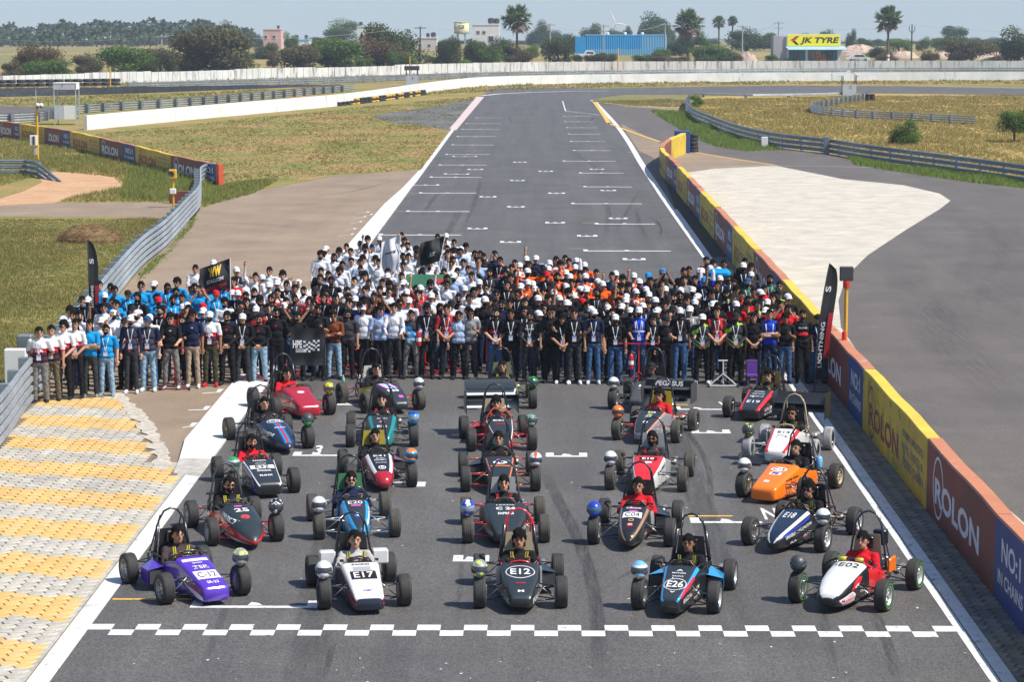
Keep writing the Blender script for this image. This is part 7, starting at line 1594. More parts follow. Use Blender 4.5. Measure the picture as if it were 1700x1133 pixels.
def make_body(name, arms, head=(0, -.005, 1.585), yaw=0.0, stance=.0, legs=True, driver=False, vox=.0095):
    pr = []
    hp, (hc, HR) = head_prims(head, yaw)
    pr += hp
    if not driver:
        pr += [('c', (0, .012, 1.40), (0, .002, 1.53), .056, .052, 0), ('e', (0, .005, 1.28), (.168, .112, .155), 1), ('c', (-.155, .008, 1.392), (.155, .008, 1.392), .058, .058, 1), ('c', (0, .02, 1.42), (0, .015, 1.455), .075, .062, 1),
               ('e', (0, -.002, 1.10), (.150, .112, .16), 1), ('c', (-.07, 0, .965), (.07, 0, .965), .105, .105, 1), ('c', (-.07, 0, .90), (.07, 0, .90), .095, .095, 3)]
        for s in (-1, 1):
            st = stance * s
            pr += [('c', (s * .085, 0, .88), (s * .105 + st, -.015, .50), .088, .064, 3), ('c', (s * .105 + st, -.015, .50), (s * .12 + st, .02, .09), .064, .056, 3), ('c', (s * .12 + st, .03, .045), (s * .14 + st, -.12, .038), .044, .040, 4), ('c', (s * .12 + st, .03, .025), (s * .145 + st, -.14, .022), .042, .038, 4)]
    else:
        hx = head
        pr += [('c', (0, .26, .56), (0, .24, .66), .056, .052, 0), ('e', (0, .23, .42), (.165, .11, .15), 1), ('c', (-.15, .27, .525), (.15, .27, .525), .058, .058, 1), ('c', (0, .265, .55), (0, .255, .60), .082, .062, 1), ('e', (0, .14, .24), (.15, .13, .14), 3)]
        for s in (-1, 1): pr += [('c', (s * .08, .10, .17), (s * .08, -.33, .33), .078, .06, 3), ('c', (s * .08, -.33, .33), (s * .06, -.72, .20), .06, .045, 3), ('c', (s * .06, -.74, .18), (s * .06, -.80, .27), .035, .03, 4)]
    for sg, a in zip((-1, 1), arms): arm(pr, sg, *a)
    me0 = prim_mesh(pr); o = bpy.data.objects.new('tmp', me0); TMPC.objects.link(o)
    md = o.modifiers.new('r', 'REMESH'); md.mode = 'VOXEL'; md.voxel_size = vox
    ms = o.modifiers.new('s', 'SMOOTH'); ms.iterations = 3; ms.factor = .5
    TMPS.view_layers[0].update(); dg = TMPS.view_layers[0].depsgraph; me = bpy.data.meshes.new_from_object(o.evaluated_get(dg), depsgraph=dg)
    bpy.data.objects.remove(o); bpy.data.meshes.remove(me0)
    n = len(me.polygons); C = np.empty(n * 3); me.polygons.foreach_get('center', C); C = C.reshape(-1, 3)
    best = np.full(n, 1e9); lab = np.zeros(n, int)
    for p in pr:
        if p[0] == 'c':
            a, b = np.array(p[1]), np.array(p[2]); d = b - a; t = np.clip(((C - a) @ d) / (d @ d + 1e-12), 0, 1); ds = np.linalg.norm(C - a - t[:, None] * d, axis=1) - (p[3] + (p[4] - p[3]) * t)
            L = p[5]
        else:
            r_ = np.array(p[2]); q = (C - np.array(p[1])) / r_; ds = (np.linalg.norm(q, axis=1) - 1) * r_.min(); L = p[3]
        k = ds < best; best[k] = ds[k]; lab[k] = L
    # face details
    hd = lab == 9; lab[hd] = 0
    Hl = (C - np.array(hc)) @ np.array(HR)     # head-local
    ax = np.abs(Hl[:, 0]); front = hd & (Hl[:, 1] < -.055)
    lab[front & (((ax - .031) / .016) ** 2 + ((Hl[:, 2] - .006) / .008) ** 2 < 1)] = 5
    lab[front & (((ax - .033) / .022) ** 2 + ((Hl[:, 2] - .030) / .006) ** 2 < 1)] = 5
    beard = hd & (Hl[:, 2] < -.038 - .35 * (Hl[:, 1] + .05)) & (Hl[:, 1] < .02) & (Hl[:, 2] < -.03); lab[beard] = 6
    must = front & (np.abs(Hl[:, 2] + .036) < .006) & (ax < .028); lab[must] = 6
    lab[front & (((ax) / .023) ** 2 + ((Hl[:, 2] + .052) / .007) ** 2 < 1)] = 7
    for i in range(9): me.materials.append(SKIN[0])
    me.polygons.foreach_set('material_index', lab.astype(np.int32)); me.polygons.foreach_set('use_smooth', [True] * n)
    # folds in the clothes
    nv = len(me.vertices); V = np.empty(nv * 3); me.vertices.foreach_get('co', V); V = V.reshape(-1, 3); NN = np.empty(nv * 3); me.vertex_normals.foreach_get('vector', NN); NN = NN.reshape(-1, 3)
    vl = np.zeros(nv, int); li = np.empty(len(me.loops), int); me.loops.foreach_get('vertex_index', li); ls = np.empty(n, int); lt = np.empty(n, int); me.polygons.foreach_get('loop_start', ls); me.polygons.foreach_get('loop_total', lt)
    vl[li] = np.repeat(lab, lt); cl = np.isin(vl, (1, 2, 3))
    f = np.sin(V[:, 0] * 31 + V[:, 2] * 23 + 2 * np.sin(V[:, 2] * 17 + V[:, 1] * 20)) * .5 + np.sin(V[:, 2] * 52 - V[:, 0] * 19 + 3 * np.sin(V[:, 0] * 14)) * .35 + np.sin(V[:, 1] * 47 + V[:, 2] * 11) * .25
    V[cl] += NN[cl] * (.0065 * f[cl] + .001)[:, None]; me.vertices.foreach_set('co', V.ravel()); me.update(); me.name = name
    return me
TMPS = bpy.data.scenes.new('tmp'); TMPC = TMPS.collection
D_ = ((.185, .005, 1.385), (.235, .02, 1.12), (.243, -.05, .885), (0, -.12, -1)); Cl = ((.185, .005, 1.385), (.245, .0, 1.13), (.055, -.19, .965), (-.9, -.1, -.45)); Xa = ((.185, .005, 1.385), (.225, -.06, 1.13), (-.09, -.185, 1.155), (-.9, .15, .1)); Xb = ((.185, .005, 1.385), (.225, -.06, 1.12), (-.06, -.20, 1.115), (-.9, -.05, .1))
Bk = ((.185, .005, 1.385), (.25, .06, 1.13), (.10, .15, .95), (-.9, .1, -.3)); Ra = ((.185, .0, 1.40), (.30, -.03, 1.60), (.27, -.06, 1.86), (-.05, 0, 1)); Ph = ((.185, .0, 1.385), (.25, -.19, 1.32), (.085, -.23, 1.56), (-.3, -.1, 1)); Hp = ((.185, .005, 1.385), (.36, .06, 1.17), (.20, -.05, 1.01), (-.9, -.2, -.2))
Br = ((.185, .0, 1.385), (.235, -.09, 1.13), (.17, -.33, 1.05), (0, -1, -.1)); Sh = ((.185, .005, 1.39), (.38, .0, 1.33), (.53, .05, 1.40), (.8, .3, .1)); Ho = ((.185, .005, 1.385), (.235, -.02, 1.13), (.13, -.22, 1.20), (-.5, -.3, .7))
POSE = {}
for nm, arms, yw, st in (('down', (D_, D_), 0, 0), ('clasp', (Cl, Cl), 0, .01), ('cross', (Xa, Xb), 0, .02), ('back', (Bk, Bk), .35, .0), ('raise', (Ra, D_), 0, 0), ('phone', (Ph, Ph), 0, .02), ('hips', (Hp, D_), -.3, .02), ('bar', (Br, Br), 0, .03), ('shoulder', (Sh, Sh), .1, .02), ('hold', (D_, Ho), .25, 0), ('left', (D_, Cl), -.6, 0), ('right', (Ho, D_), .6, 0)):
    POSE[nm] = (make_body('person_' + nm, arms, yaw=yw, stance=st), yw)
Dr = ((.165, .265, .52), (.27, .06, .36), (.115, -.11, .49), (-.1, -.5, .6)); DRV = make_body('driver', (Dr, Dr), head=(0, .225, .735), driver=True, vox=.0085)
bvh = None
dm = POSE['down'][0]; bvh = BVHTree.FromPolygons([v.co.copy() for v in dm.vertices], [list(p.vertices) for p in dm.polygons])
def chest(x, z):
    h = bvh.ray_cast(Vector((x, -1, z)), Vector((0, 1, 0)))[0]
    return h.y if h else -.11
# ---- things worn on the head, built round the head centre at the origin
def hair_me(style, seed=0):
    G = MB(); nu, nv = 26, 18; V = []; r = random.Random(seed)
    big = {'short': .012, 'fluffy': .024, 'flat': .008, 'long': .014}[style]
    for j in range(nv + 1):
        p = -PI / 2 + PI * j / nv
        for k in range(nu):
            t = 2 * PI * k / nu; d = Vector((math.cos(p) * math.cos(t), math.cos(p) * math.sin(t), math.sin(p)))
            nz = mnoise.noise(d * 3.2 + Vector((seed, 0, 0))) * .7 + mnoise.noise(d * 11 + Vector((0, seed, 0))) * .8
            e = 1 + (big / .09) * (1 + nz * 1.3) + (.10 if d.z > .5 and style == 'fluffy' else 0)
            V.append(Vector((.078 * d.x * e, .012 + .099 * d.y * e, .018 + .108 * d.z * e)))
    G.V = V; keep = lambda c: c.z > ((.058 + .02 * math.sin(c.x * 70 + seed)) if c.y < -.045 else .036 if c.y < -.01 else (.002 if c.y < .03 else -.055)) or (style == 'long' and c.y > -.015 and c.z > -.09)
    mi = G.mi(HAIR)
    for j in range(nv):
        for k in range(nu):
            f = [j * nu + k, j * nu + (k + 1) % nu, (j + 1) * nu + (k + 1) % nu, (j + 1) * nu + k]; c = sum((V[i] for i in f), Vector()) / 4
            if keep(c): G.F.append(f); G.M.append(mi)
    if style == 'long':
        for s in (-1, 0, 1): G.ell((s * .058, .035 + .02 * (s == 0), -.10), (.035, .04, .14), HAIR, 10, 8)
    return G.me('hair', True)
HAIRS = {'short': hair_me('short', 1), 'short2': hair_me('short', 5), 'fluffy': hair_me('fluffy', 2), 'flat': hair_me('flat', 3), 'long': hair_me('long', 4)}
def cap_me(m):
    G = MB(); nu, nv = 20, 7; V = []
    for j in range(nv + 1):
        p = PI / 2 * j / nv
        for k in range(nu):
            t = 2 * PI * k / nu; V.append(Vector((.088 * math.cos(p) * math.cos(t), .012 + .108 * math.cos(p) * math.sin(t), .036 + .092 * math.sin(p) ** .9)))
    V.append(V[-1]); G.add(V, [[j * nu + k, j * nu + (k + 1) % nu, (j + 1) * nu + (k + 1) % nu, (j + 1) * nu + k] for j in range(nv) for k in range(nu)], m)
    V = []; n = 10
    for q in (0, 1):
        for k in range(n + 1):
            t = -PI / 2 - 1.05 + 2.1 * k / n
            for r_, z in ((1.0, .040), (1.62 - .25 * abs((k / n - .5) * 2) ** 2, .022 - .02 * abs((k / n - .5) * 2) ** 2)): V.append(Vector((.085 * (1 + (r_ - 1) * .35) * math.cos(t), .012 + .105 * r_ * math.sin(t), z - q * .005)))
    Fc = []
    for q in (0, 1):
        for k in range(n): a = q * 2 * (n + 1) + 2 * k; Fc.append([a, a + 2, a + 3, a + 1])
    for k in range(n): a = 2 * k + 1; b = 2 * (n + 1) + 2 * k + 1; Fc.append([a, a + 2, b + 2, b])
    G.add(V, Fc, m); G.ell((0, .012, .128), (.008, .008, .006), m, 6, 4)
    # hair showing under the cap
    for k in range(nu):
        t = 2 * PI * k / nu
        if math.sin(t) < -.35: continue
        t2 = 2 * PI * (k + 1) / nu; G.add([(.081 * math.cos(t), .012 + .101 * math.sin(t), .045), (.081 * math.cos(t2), .012 + .101 * math.sin(t2), .045), (.079 * math.cos(t2), .012 + .099 * math.sin(t2), -.01 if math.sin(t) < .4 else -.04), (.079 * math.cos(t), .012 + .099 * math.sin(t), -.01 if math.sin(t) < .4 else -.04)], [[0, 1, 2, 3]], HAIR)
    return G.me('cap', True)
CAPM = {k: cap_me(m) for k, m in CAPS.items()}
def glasses_me():
    G = MB()
    for s in (-1, 1): G.box((s * .033, -.098, .006), (.052, .010, .034), SHADES, bev=.004).box((s * .072, -.045, .012), (.004, .10, .007), SHADES)
    G.box((0, -.104, .014), (.02, .006, .006), SHADES); return G.me('sunglasses')
GLS = glasses_me()
def lanyard_me():
    G = MB()
    for s in (-1, 1):
        pts = []
        for k in range(9):
            t = k / 8; x = s * (.072 * (1 - t) ** .8); z = 1.45 - .34 * t; pts.append(Vector((x, (.03 if k == 0 else chest(x, z)) - .006, z)))
        V = [];
        for p in pts: V += [p + Vector((-.008, 0, 0)), p + Vector((.008, 0, 0))]
        G.add(V, [[2 * k, 2 * k + 1, 2 * k + 3, 2 * k + 2] for k in range(8)], LAN)
    y = min(chest(0, z) for z in (.98, 1.02, 1.08, 1.11)) - .012
    G.box((0, y, 1.035), (.088, .006, .12), BADGE).box((0, y - .004, 1.075), (.07, .003, .018), DECB)
    return G.me('lanyard')
LANM = lanyard_me()
def chest_print(s, zc, wd, h, m, name='shirt_lettering'):
    Vt, Ft = text_geo(s, .04); x0 = min(v[0] for v in Vt); x1 = max(v[0] for v in Vt); y0 = min(v[1] for v in Vt); y1 = max(v[1] for v in Vt)
    V = [((x - x0) / (x1 - x0) * wd - wd / 2, 0, zc + ((y - y0) / (y1 - y0) - .5) * h) for x, y in Vt]
    return mesh(name, [(x, chest(x, z) - .006, z) for x, _, z in V], Ft, [m])
PRN = {'CFR': chest_print('CFR', 1.195, .17, .06, DECW), 'RACING': chest_print('RACING', 1.30, .20, .035, DECW), 'logo': chest_print('MJ', 1.33, .05, .03, DECW), 'red': chest_print('SS', 1.31, .06, .045, DECR)}
def vest_me():
    G = MB()
    for z in (1.16,):
        for k in range(24):
            a, b = 2 * PI * k / 24, 2 * PI * (k + 1) / 24
            G.add([(.163 * math.cos(a), .122 * math.sin(a), z), (.163 * math.cos(b), .122 * math.sin(b), z), (.163 * math.cos(b), .122 * math.sin(b), z + .03), (.163 * math.cos(a), .122 * math.sin(a), z + .03)], [[0, 1, 2, 3]], LAN)
    for s in (-1, 1):
        V = []
        for k in range(6): z = 1.16 + .045 * k; x = s * (.07 + .004 * k); V += [(x - .012, chest(x, z) - .006, z), (x + .012, chest(x, z) - .006, z)]
        G.add(V, [[2 * k, 2 * k + 1, 2 * k + 3, 2 * k + 2] for k in range(5)], LAN)
    return G.me('reflective_strips')
VEST = vest_me()
WORD = {'black': 'black t-shirt', 'char': 'charcoal shirt', 'white': 'white shirt', 'blue': 'sky blue polo', 'navy': 'navy jersey', 'royal': 'royal blue vest', 'red': 'red shirt', 'orange': 'orange jersey', 'ltblue': 'pale blue shirt', 'brown': 'rust brown shirt', 'grey': 'grey top', 'teal': 'teal shirt', 'sage': 'sage green jacket', 'olive': 'olive top', 'tan': 'tan top', 'maroon': 'maroon shirt', 'mint': 'pale teal shirt', 'cfr': 'white-and-maroon team polo', 'team': 'orange-and-white jersey', 'blackred': 'red-panelled black shirt', 'navyred': 'navy-and-red jersey', 'blackgreen': 'neon-patched black jacket', 'redblack': 'red-and-black polo', 'bluejersey': 'black-and-blue jersey'}
CAPW = {'w': 'white cap', 'k': 'black cap', 'b': 'blue cap', 'r': 'red cap', 'n': 'navy cap'}
LONGSL = {'white', 'ltblue', 'sage', 'blackgreen', 'tan', 'brown', 'orange', 'team'}
def person(loc, rz, spec, label, group='people of the crowd', hh=None):
    """spec: pose, shirt, trousers, head, glasses, lanyard, beard, skin, longsleeve, shoes"""
    pose = spec.get('pose', 'down'); me, yw = POSE[pose]; R_ = rnd
    o = bpy.data.objects.new('person', me); COL.objects.link(o); o.location = loc; h = hh or R_.uniform(.94, 1.07); wdt = R_.uniform(.95, 1.10) * (.9 if spec.get('woman') else 1)
    o.scale = (wdt * spec.get('mir', 1), wdt, h); o.rotation_euler = (0, 0, rz)
    sk = SKIN[spec.get('skin', R_.choice((0, 0, 0, 1, 1, 2, 3)))]; sh = spec['shirt']; shm = CB[sh]
    sl = {'cfr': CB['cfrs'], 'team': CB['orange'], 'blackred': CB['black'], 'royal': CB[spec.get('under', 'black')], 'navyred': CB['navy']}.get(sh, shm)
    ls = spec.get('long', sh in LONGSL)
    ms = [sk, shm, sl, CB[spec.get('leg', 'black')], SHOE[spec.get('shoe', 'k')], EYE, HAIR if spec.get('beard') else sk, LIP, (sl if ls else sk)]
    for i, m in enumerate(ms): o.material_slots[i].link = 'OBJECT'; o.material_slots[i].material = m
    hd = spec.get('head', 'short'); hz = Vector((0, -.005, 1.585))
    # children keep round heads despite the body's own scale
    def kid(nm, mesh_, z=True):
        c = link(nm, mesh_, o, hz if z else None, (0, 0, yw) if z else None)
        return c
    if hd in HAIRS: kid('hair', HAIRS[hd])
    else: kid('cap', CAPM[hd])
    if hd in CAPM and spec.get('woman'): kid('hair', HAIRS['long'])
    if spec.get('gl'): kid('sunglasses', GLS)
    if spec.get('lan') and pose not in ('cross', 'phone', 'hold'): kid('lanyard', LANM, False)
    if sh == 'cfr' and pose != 'cross': kid('shirt_lettering', PRN['CFR'], False)
    if sh == 'royal': kid('reflective_strips', VEST, False)
    if spec.get('pr') and pose not in ('cross', 'hold'): kid('shirt_lettering', PRN[spec['pr']], False)
    tag(o, label, 'person', group); return o

# ---- drivers
drv = [('suitbrown', 'short', 0, 0, 'y', 'C-12'), ('suitgrey', 'short2', 0, 0, 'y', 'E17'), ('black', 'fluffy', 0, 0, 'y', 'E12'), ('black', 'flat', 0, 0, 'y', 'E26'), ('red', 'short', 0, 0, '', 'E02'), ('black', 'short2', 1, 1, 'y', '25'), ('navy', 'short', 1, 0, '', 'E20'), ('black', 'short', 0, 0, 'r', 'C 24'), ('red', 'short2', 0, 0, '', 'C04'), ('black', 'fluffy', 1, 0, 'y', 'E18'), ('red', 'short2', 0, 1, 'k', 'E37'), ('black', 'flat', 0, 0, '', 'E41'), ('black', 'short', 0, 0, '', '10'), ('char', 'short', 1, 1, 'r', 'E10'), ('black', 'short2', 0, 0, '', 'C15'), ('black', 'flat', 0, 0, '', 'C29'), ('black', 'short', 0, 0, 'r', 'E36'), ('black', 'fluffy', 0, 0, 'r', 'E22'), ('red', 'fluffy', 0, 0, '', None), ('black', 'short2', 1, 0, 'y', 'E14'), ('red', 'short', 0, 0, '', None), ('black', 'short', 0, 0, '', 'E35'), ('black', 'flat', 0, 0, 'y', None), ('char', 'k', 1, 0, '', None), ('black', 'fluffy', 0, 0, 'y', 'E19')]
whoc = {18: 'the coral striped car', 20: 'the crimson car', 22: 'the white, red and black back-row car', 23: 'the dark grey back-row car'}
HAR = {k: mat('harness ' + k, c, .6) for k, c in (('y', (.60, .55, .03)), ('r', (.60, .015, .03)), ('k', (.02, .02, .02)))}
dbv = BVHTree.FromPolygons([v.co.copy() for v in DRV.vertices], [list(p.vertices) for p in DRV.polygons])
def belt(k):
    G = MB()
    for s in (-1, 1):
        V = []
        for j in range(12):
            z = .60 - .035 * j; x = s * (.105 - .004 * j); h = dbv.ray_cast(Vector((x, -1, min(z, .565))), Vector((0, 1, 0)))[0]; y = (h.y if h else .2) - .010 + (max(0, z - .565) * 1.2)
            if h and h.y < -.0: y = .10
            V += [(x - .022, y, z), (x + .022, y, z)]
        G.add(V, [[2 * j, 2 * j + 1, 2 * j + 3, 2 * j + 2] for j in range(11)], HAR[k]); V2 = []
        if k == 'y':
            V2 = [(v[0] * 1.0, v[1] - .003, v[2]) for v in V]; V2 = [((a[0] * .7 + b[0] * .3), a[1], a[2]) if i % 2 == 0 else ((a[0] * .7 + b[0] * .3), a[1], a[2]) for i, (a, b) in enumerate(zip(V2, [V2[i ^ 1] for i in range(len(V2))]))]
            V2 = [((V2[i][0] + V2[i ^ 1][0]) / 2 + (-.005 if i % 2 == 0 else .005), V2[i][1], V2[i][2]) for i in range(len(V2))]
            G.add(V2, [[2 * j, 2 * j + 1, 2 * j + 3, 2 * j + 2] for j in range(11)], HAR['k'])
    return G.me('harness')
BELT = {k: belt(k) for k in 'yrk'}
col_ = MB(); col_.lathe([(.060, .585), (.066, .60), (.060, .625), (.054, .62)], CB['char'], c=(0, .25, 0), n=14)
for i, (sp, M, tr_) in enumerate(CARS):
    sh, hd, gl_, bd, hb, num = drv[i]; nm = ('car ' + num) if num else whoc[i]
    o = bpy.data.objects.new('person', DRV); COL.objects.link(o); o.matrix_world = M @ Matrix.Translation((0, -.01, -.012)) @ Matrix.Scale(1.10, 4); sk = SKIN[(0, 1, 0, 2, 1, 1, 3, 1, 0, 0)[i % 10]]
    ms = [sk, CB[sh], CB[sh], CB[sh], SHOE['k'], EYE, HAIR if bd else sk, LIP, CB[sh]]
    for k, m in enumerate(ms): o.material_slots[k].link = 'OBJECT'; o.material_slots[k].material = m
    hz = Vector((0, .225, .735))
    link('cap' if hd == 'k' else 'hair', CAPM['k'] if hd == 'k' else HAIRS[hd], o, hz)
    if gl_: link('sunglasses', GLS, o, hz)
    if hb: link('harness', BELT[hb], o)
    tag(o, 'driver in %s suit%s seated in %s' % ({'suitbrown': 'dark brown', 'suitgrey': 'silver grey', 'char': 'charcoal'}.get(sh, sh), (' with sunglasses' if gl_ else '') + (' and beard' if bd else ''), nm), 'person', 'drivers sitting in the racing cars')

# ---- the crowd
def front_y(px):
    T = [(0, 676), (60, 674), (110, 668), (180, 662), (250, 653), (320, 648), (400, 641), (600, 632), (800, 634), (950, 642), (1130, 642), (1250, 642), (1400, 640)]
    for (a, ya), (b, yb) in zip(T, T[1:]):
        if px <= b: return ya + (yb - ya) * max(0, px - a) / (b - a)
    return 640
def back_y(px):
    T = [(0, 600), (95, 592), (120, 578), (180, 572), (330, 566), (385, 548), (420, 541), (495, 540), (510, 580), (525, 505), (560, 500), (590, 488), (660, 478), (745, 480), (800, 500), (850, 520), (880, 518), (960, 512), (985, 556), (1100, 556), (1150, 545), (1170, 528), (1250, 530), (1290, 560), (1340, 612), (1400, 640)]
    for (a, ya), (b, yb) in zip(T, T[1:]):
        if px <= b: return ya + (yb - ya) * max(0, px - a) / (b - a)
    return 640
FR = [  # x px, pose, shirt, trousers, head, glasses, lanyard, beard, extra
 (68, 'back', 'cfr', 'gpant', 'short', 0, 1, 0, {}), (88, 'down', 'cfr', 'camo', 'short2', 0, 1, 0, {}), (108, 'left', 'cfr', 'black', 'fluffy', 1, 0, 0, {}), (128, 'clasp', 'cfr', 'black', 'long', 0, 1, 0, {'woman': 1}), (151, 'cross', 'blue', 'char', 'long', 0, 1, 0, {'woman': 1, 'shoe': 'g'}), (178, 'down', 'blue', 'ltjeans', 'short2', 1, 1, 1, {'shoe': 'g'}),
 (219, 'down', 'navyred', 'char', 'w', 0, 1, 1, {'shoe': 'w', 'long': True}), (247, 'right', 'navyred', 'ltjeans', 'n', 0, 1, 0, {'shoe': 'w'}), (285, 'bar', 'black', 'gpant', 'fluffy', 1, 0, 0, {'shoe': 'w', 'pr': 'logo'}), (321, 'down', 'navy', 'khaki', 'fluffy', 1, 0, 0, {'shoe': 'w', 'pr': 'logo'}), (350, 'down', 'cfr', 'olive', 'w', 1, 1, 1, {'shoe': 'r'}), (378, 'clasp', 'black', 'black', 'short', 1, 0, 1, {'long': True, 'pr': 'red'}),
 (404, 'clasp', 'black', 'char', 'w', 1, 1, 0, {'long': True}), (431, 'clasp', 'black', 'ltjeans', 'short2', 1, 0, 1, {'long': True, 'pr': 'red'}), (460, 'back', 'black', 'black', 'short', 1, 0, 1, {'long': True, 'pr': 'red'}), (555, 'cross', 'brown', 'ltjeans', 'short', 1, 0, 0, {}), (577, 'down', 'char', 'black', 'short2', 1, 0, 1, {}), (604, 'down', 'white', 'black', 'w', 0, 1, 0, {'woman': 1, 'shoe': 'w'}),
 (632, 'right', 'ltblue', 'black', 'short', 0, 0, 0, {}), (655, 'bar', 'white', 'char', 'short', 0, 1, 0, {}), (683, 'bar', 'bluejersey', 'gpant', 'short2', 0, 0, 0, {}), (709, 'clasp', 'black', 'black', 'fluffy', 1, 1, 1, {'long': True}), (742, 'clasp', 'redblack', 'black', 'short', 0, 1, 0, {}), (762, 'down', 'ltblue', 'black', 'short', 0, 1, 0, {}), (782, 'hold', 'grey', 'char', 'long', 1, 0, 0, {'woman': 1}), (823, 'clasp', 'blackred', 'jeans', 'short2', 0, 1, 1, {'shoe': 'k'}),
 (848, 'down', 'black', 'black', 'short', 0, 1, 0, {}), (879, 'clasp', 'char', 'char', 'short', 1, 1, 1, {'long': True, 'pr': 'RACING'}), (913, 'hold', 'black', 'black', 'long', 1, 0, 0, {'woman': 1}), (934, 'clasp', 'black', 'black', 'fluffy', 0, 1, 0, {'shoe': 'w'}), (953, 'down', 'black', 'char', 'short', 0, 1, 0, {'shoe': 'w'}), (985, 'right', 'navy', 'jeans', 'w', 0, 1, 1, {'shoe': 'w'}), (1021, 'down', 'black', 'jeans', 'w', 0, 1, 1, {}), (1060, 'bar', 'royal', 'jeans', 'w', 1, 1, 1, {}),
 (1083, 'down', 'black', 'black', 'fluffy', 1, 1, 0, {}), (1105, 'hold', 'black', 'black', 'k', 1, 1, 0, {}), (1128, 'down', 'black', 'jeans', 'w', 1, 1, 1, {'pr': 'red'}), (1165, 'clasp', 'blackgreen', 'black', 'w', 1, 1, 1, {'shoe': 'w'}), (1189, 'clasp', 'redblack', 'black', 'long', 0, 1, 0, {'woman': 1, 'shoe': 'g'}), (1220, 'clasp', 'blackgreen', 'black', 'k', 0, 1, 1, {}), (1250, 'clasp', 'black', 'black', 'long', 0, 0, 0, {'woman': 1}), (1276, 'cross', 'royal', 'navy', 'short2', 0, 0, 0, {}), (1302, 'hold', 'black', 'jeans', 'fluffy', 0, 1, 0, {}), (1331, 'down', 'blackred', 'black', 'flat', 0, 0, 1, {'pr': 'RACING'}), (1357, 'back', 'navy', 'jeans', 'k', 0, 1, 0, {})]
people = []   # (x, y, spec, row)
for px, po, sh, lg, hd, gl_, ln_, bd, ex in FR:
    p = at(px, front_y(px) - 3); d = dict(pose=po, shirt=sh, leg=lg, head=hd, gl=gl_, lan=ln_, beard=bd); d.update(ex); people.append([p.x, p.y, d, 0])
rc = random.Random(21)
def railx(y):   # guardrail line
    for a, b in zip(gl, gl[1:]):
        if (a.y - y) * (b.y - y) <= 0: return a.x + (b.x - a.x) * (y - a.y) / ((b.y - a.y) or 1)
    return -99
ROWD = .80
for row in range(1, 30):
    x = -12.2 + (row % 2) * .3
    while x < 6.5:
        xx = x + rc.uniform(-.15, .15); x += .575
        # feet row line parallel to the front edge
        px0 = 893 + xx / (58 + row) * F; y = at(px0, front_y(px0)).y + row * ROWD + rc.uniform(-.26, .26) + (.3 if row == 1 else 0)
        dpt = y + 1.1; px = 893 + xx / dpt * F
        by = at(px, back_y(px)).y
        if y > by or xx > 6.35 or xx < railx(y) + .45: continue
        if px < 62: continue
        hy = 25 + (8.67 - 1.7) * F / dpt      # where the head shows
        thin = y > by - 1.2
        if rc.random() < (.38 if hy < 472 and 395 < px < 850 else .25 if px < 395 and hy < 505 else .30 if px > 1150 and hy < 480 else 0): continue
        if 500 < px < 530 and hy < 470: continue
        # zones of clothing as in the photograph
        r = rc.random(); d = dict(pose=rc.choice(('down', 'down', 'clasp', 'left', 'right', 'hold', 'back', 'down', 'hips', 'down')), leg=rc.choice(('black', 'black', 'char', 'jeans', 'navy')), gl=rc.random() < .3, lan=rc.random() < .7, beard=rc.random() < .4, head=rc.choice(('short', 'short2', 'fluffy', 'flat', 'short')))
        capp = .22; c = 'black'
        if px < 392 and hy < 503:
            c = 'blue'; capp = .25
            if hy > 485 and r < .45: c = rc.choice(('black', 'navy', 'white'))
        elif px < 270: c = rc.choice(('cfr', 'cfr', 'white', 'cfr', 'black')); capp = .62
        elif px < 400: c = rc.choice(('black', 'navy', 'black', 'cfr', 'red', 'black')); capp = .35
        elif px < 500 and hy < 455: c = 'white'; d['leg'] = 'black'; d['lan'] = False
        elif px < 560: c = rc.choice(('black', 'black', 'redblack', 'black', 'navy', 'char')) if hy > 480 else (rc.choice(('white', 'redblack', 'black', 'white')) if hy > 440 else 'white')
        elif px < 800:
            if hy < 468: c = rc.choice(('white', 'white', 'white', 'white', 'ltblue', 'black' if px > 740 else 'white')); d['leg'] = rc.choice(('black', 'navy', 'char')); d['lan'] = False; capp = .12
            elif hy < 500: c = rc.choice(('white', 'black', 'white', 'redblack', 'royal' if px < 640 else 'black', 'black')); capp = .3
            else: c = rc.choice(('black', 'black', 'redblack', 'white', 'black', 'red', 'ltblue'))
        elif px < 1075:
            if hy < 476 and px > 855: c = rc.choice(('team', 'team', 'orange', 'black', 'navy', 'black')) if px < 1040 else rc.choice(('black', 'team', 'char', 'black')); capp = .6
            else: c = rc.choice(('black', 'black', 'char', 'navy', 'black', 'blackred')); capp = .30 if px < 960 else .5
        elif px < 1180: c = rc.choice(('black', 'black', 'black', 'navy', 'grey', 'black')); capp = .5
        else: c = rc.choice(('black', 'black', 'char', 'sage', 'black', 'olive', 'black', 'navy')) if hy < 470 else rc.choice(('black', 'black', 'blackgreen', 'black', 'red')); capp = .42 if hy < 520 else .2
        if rc.random() < capp: d['head'] = rc.choice('wwwwwwkwbwwn' if px > 1000 else 'wwwwwwwkwwwkwwr'); 
        if rc.random() < .10 and d['head'] not in CAPS: d['head'] = 'long'; d['woman'] = 1
        d['shirt'] = c
        if rc.random() < (.14 if thin else .05): d['pose'] = 'phone'
        if rc.random() < (.13 if 600 < px < 840 else .06): d['pose'] = 'raise'
        if c == 'white' and hy < 455 and px < 500: d['pose'] = 'shoulder'
        d['rz'] = rc.uniform(-.35, .35) + (rc.choice((0, 0, 2.6, -1.2, 1.2)) if thin and px > 840 else 0)
        people.append([xx, y, d, row])
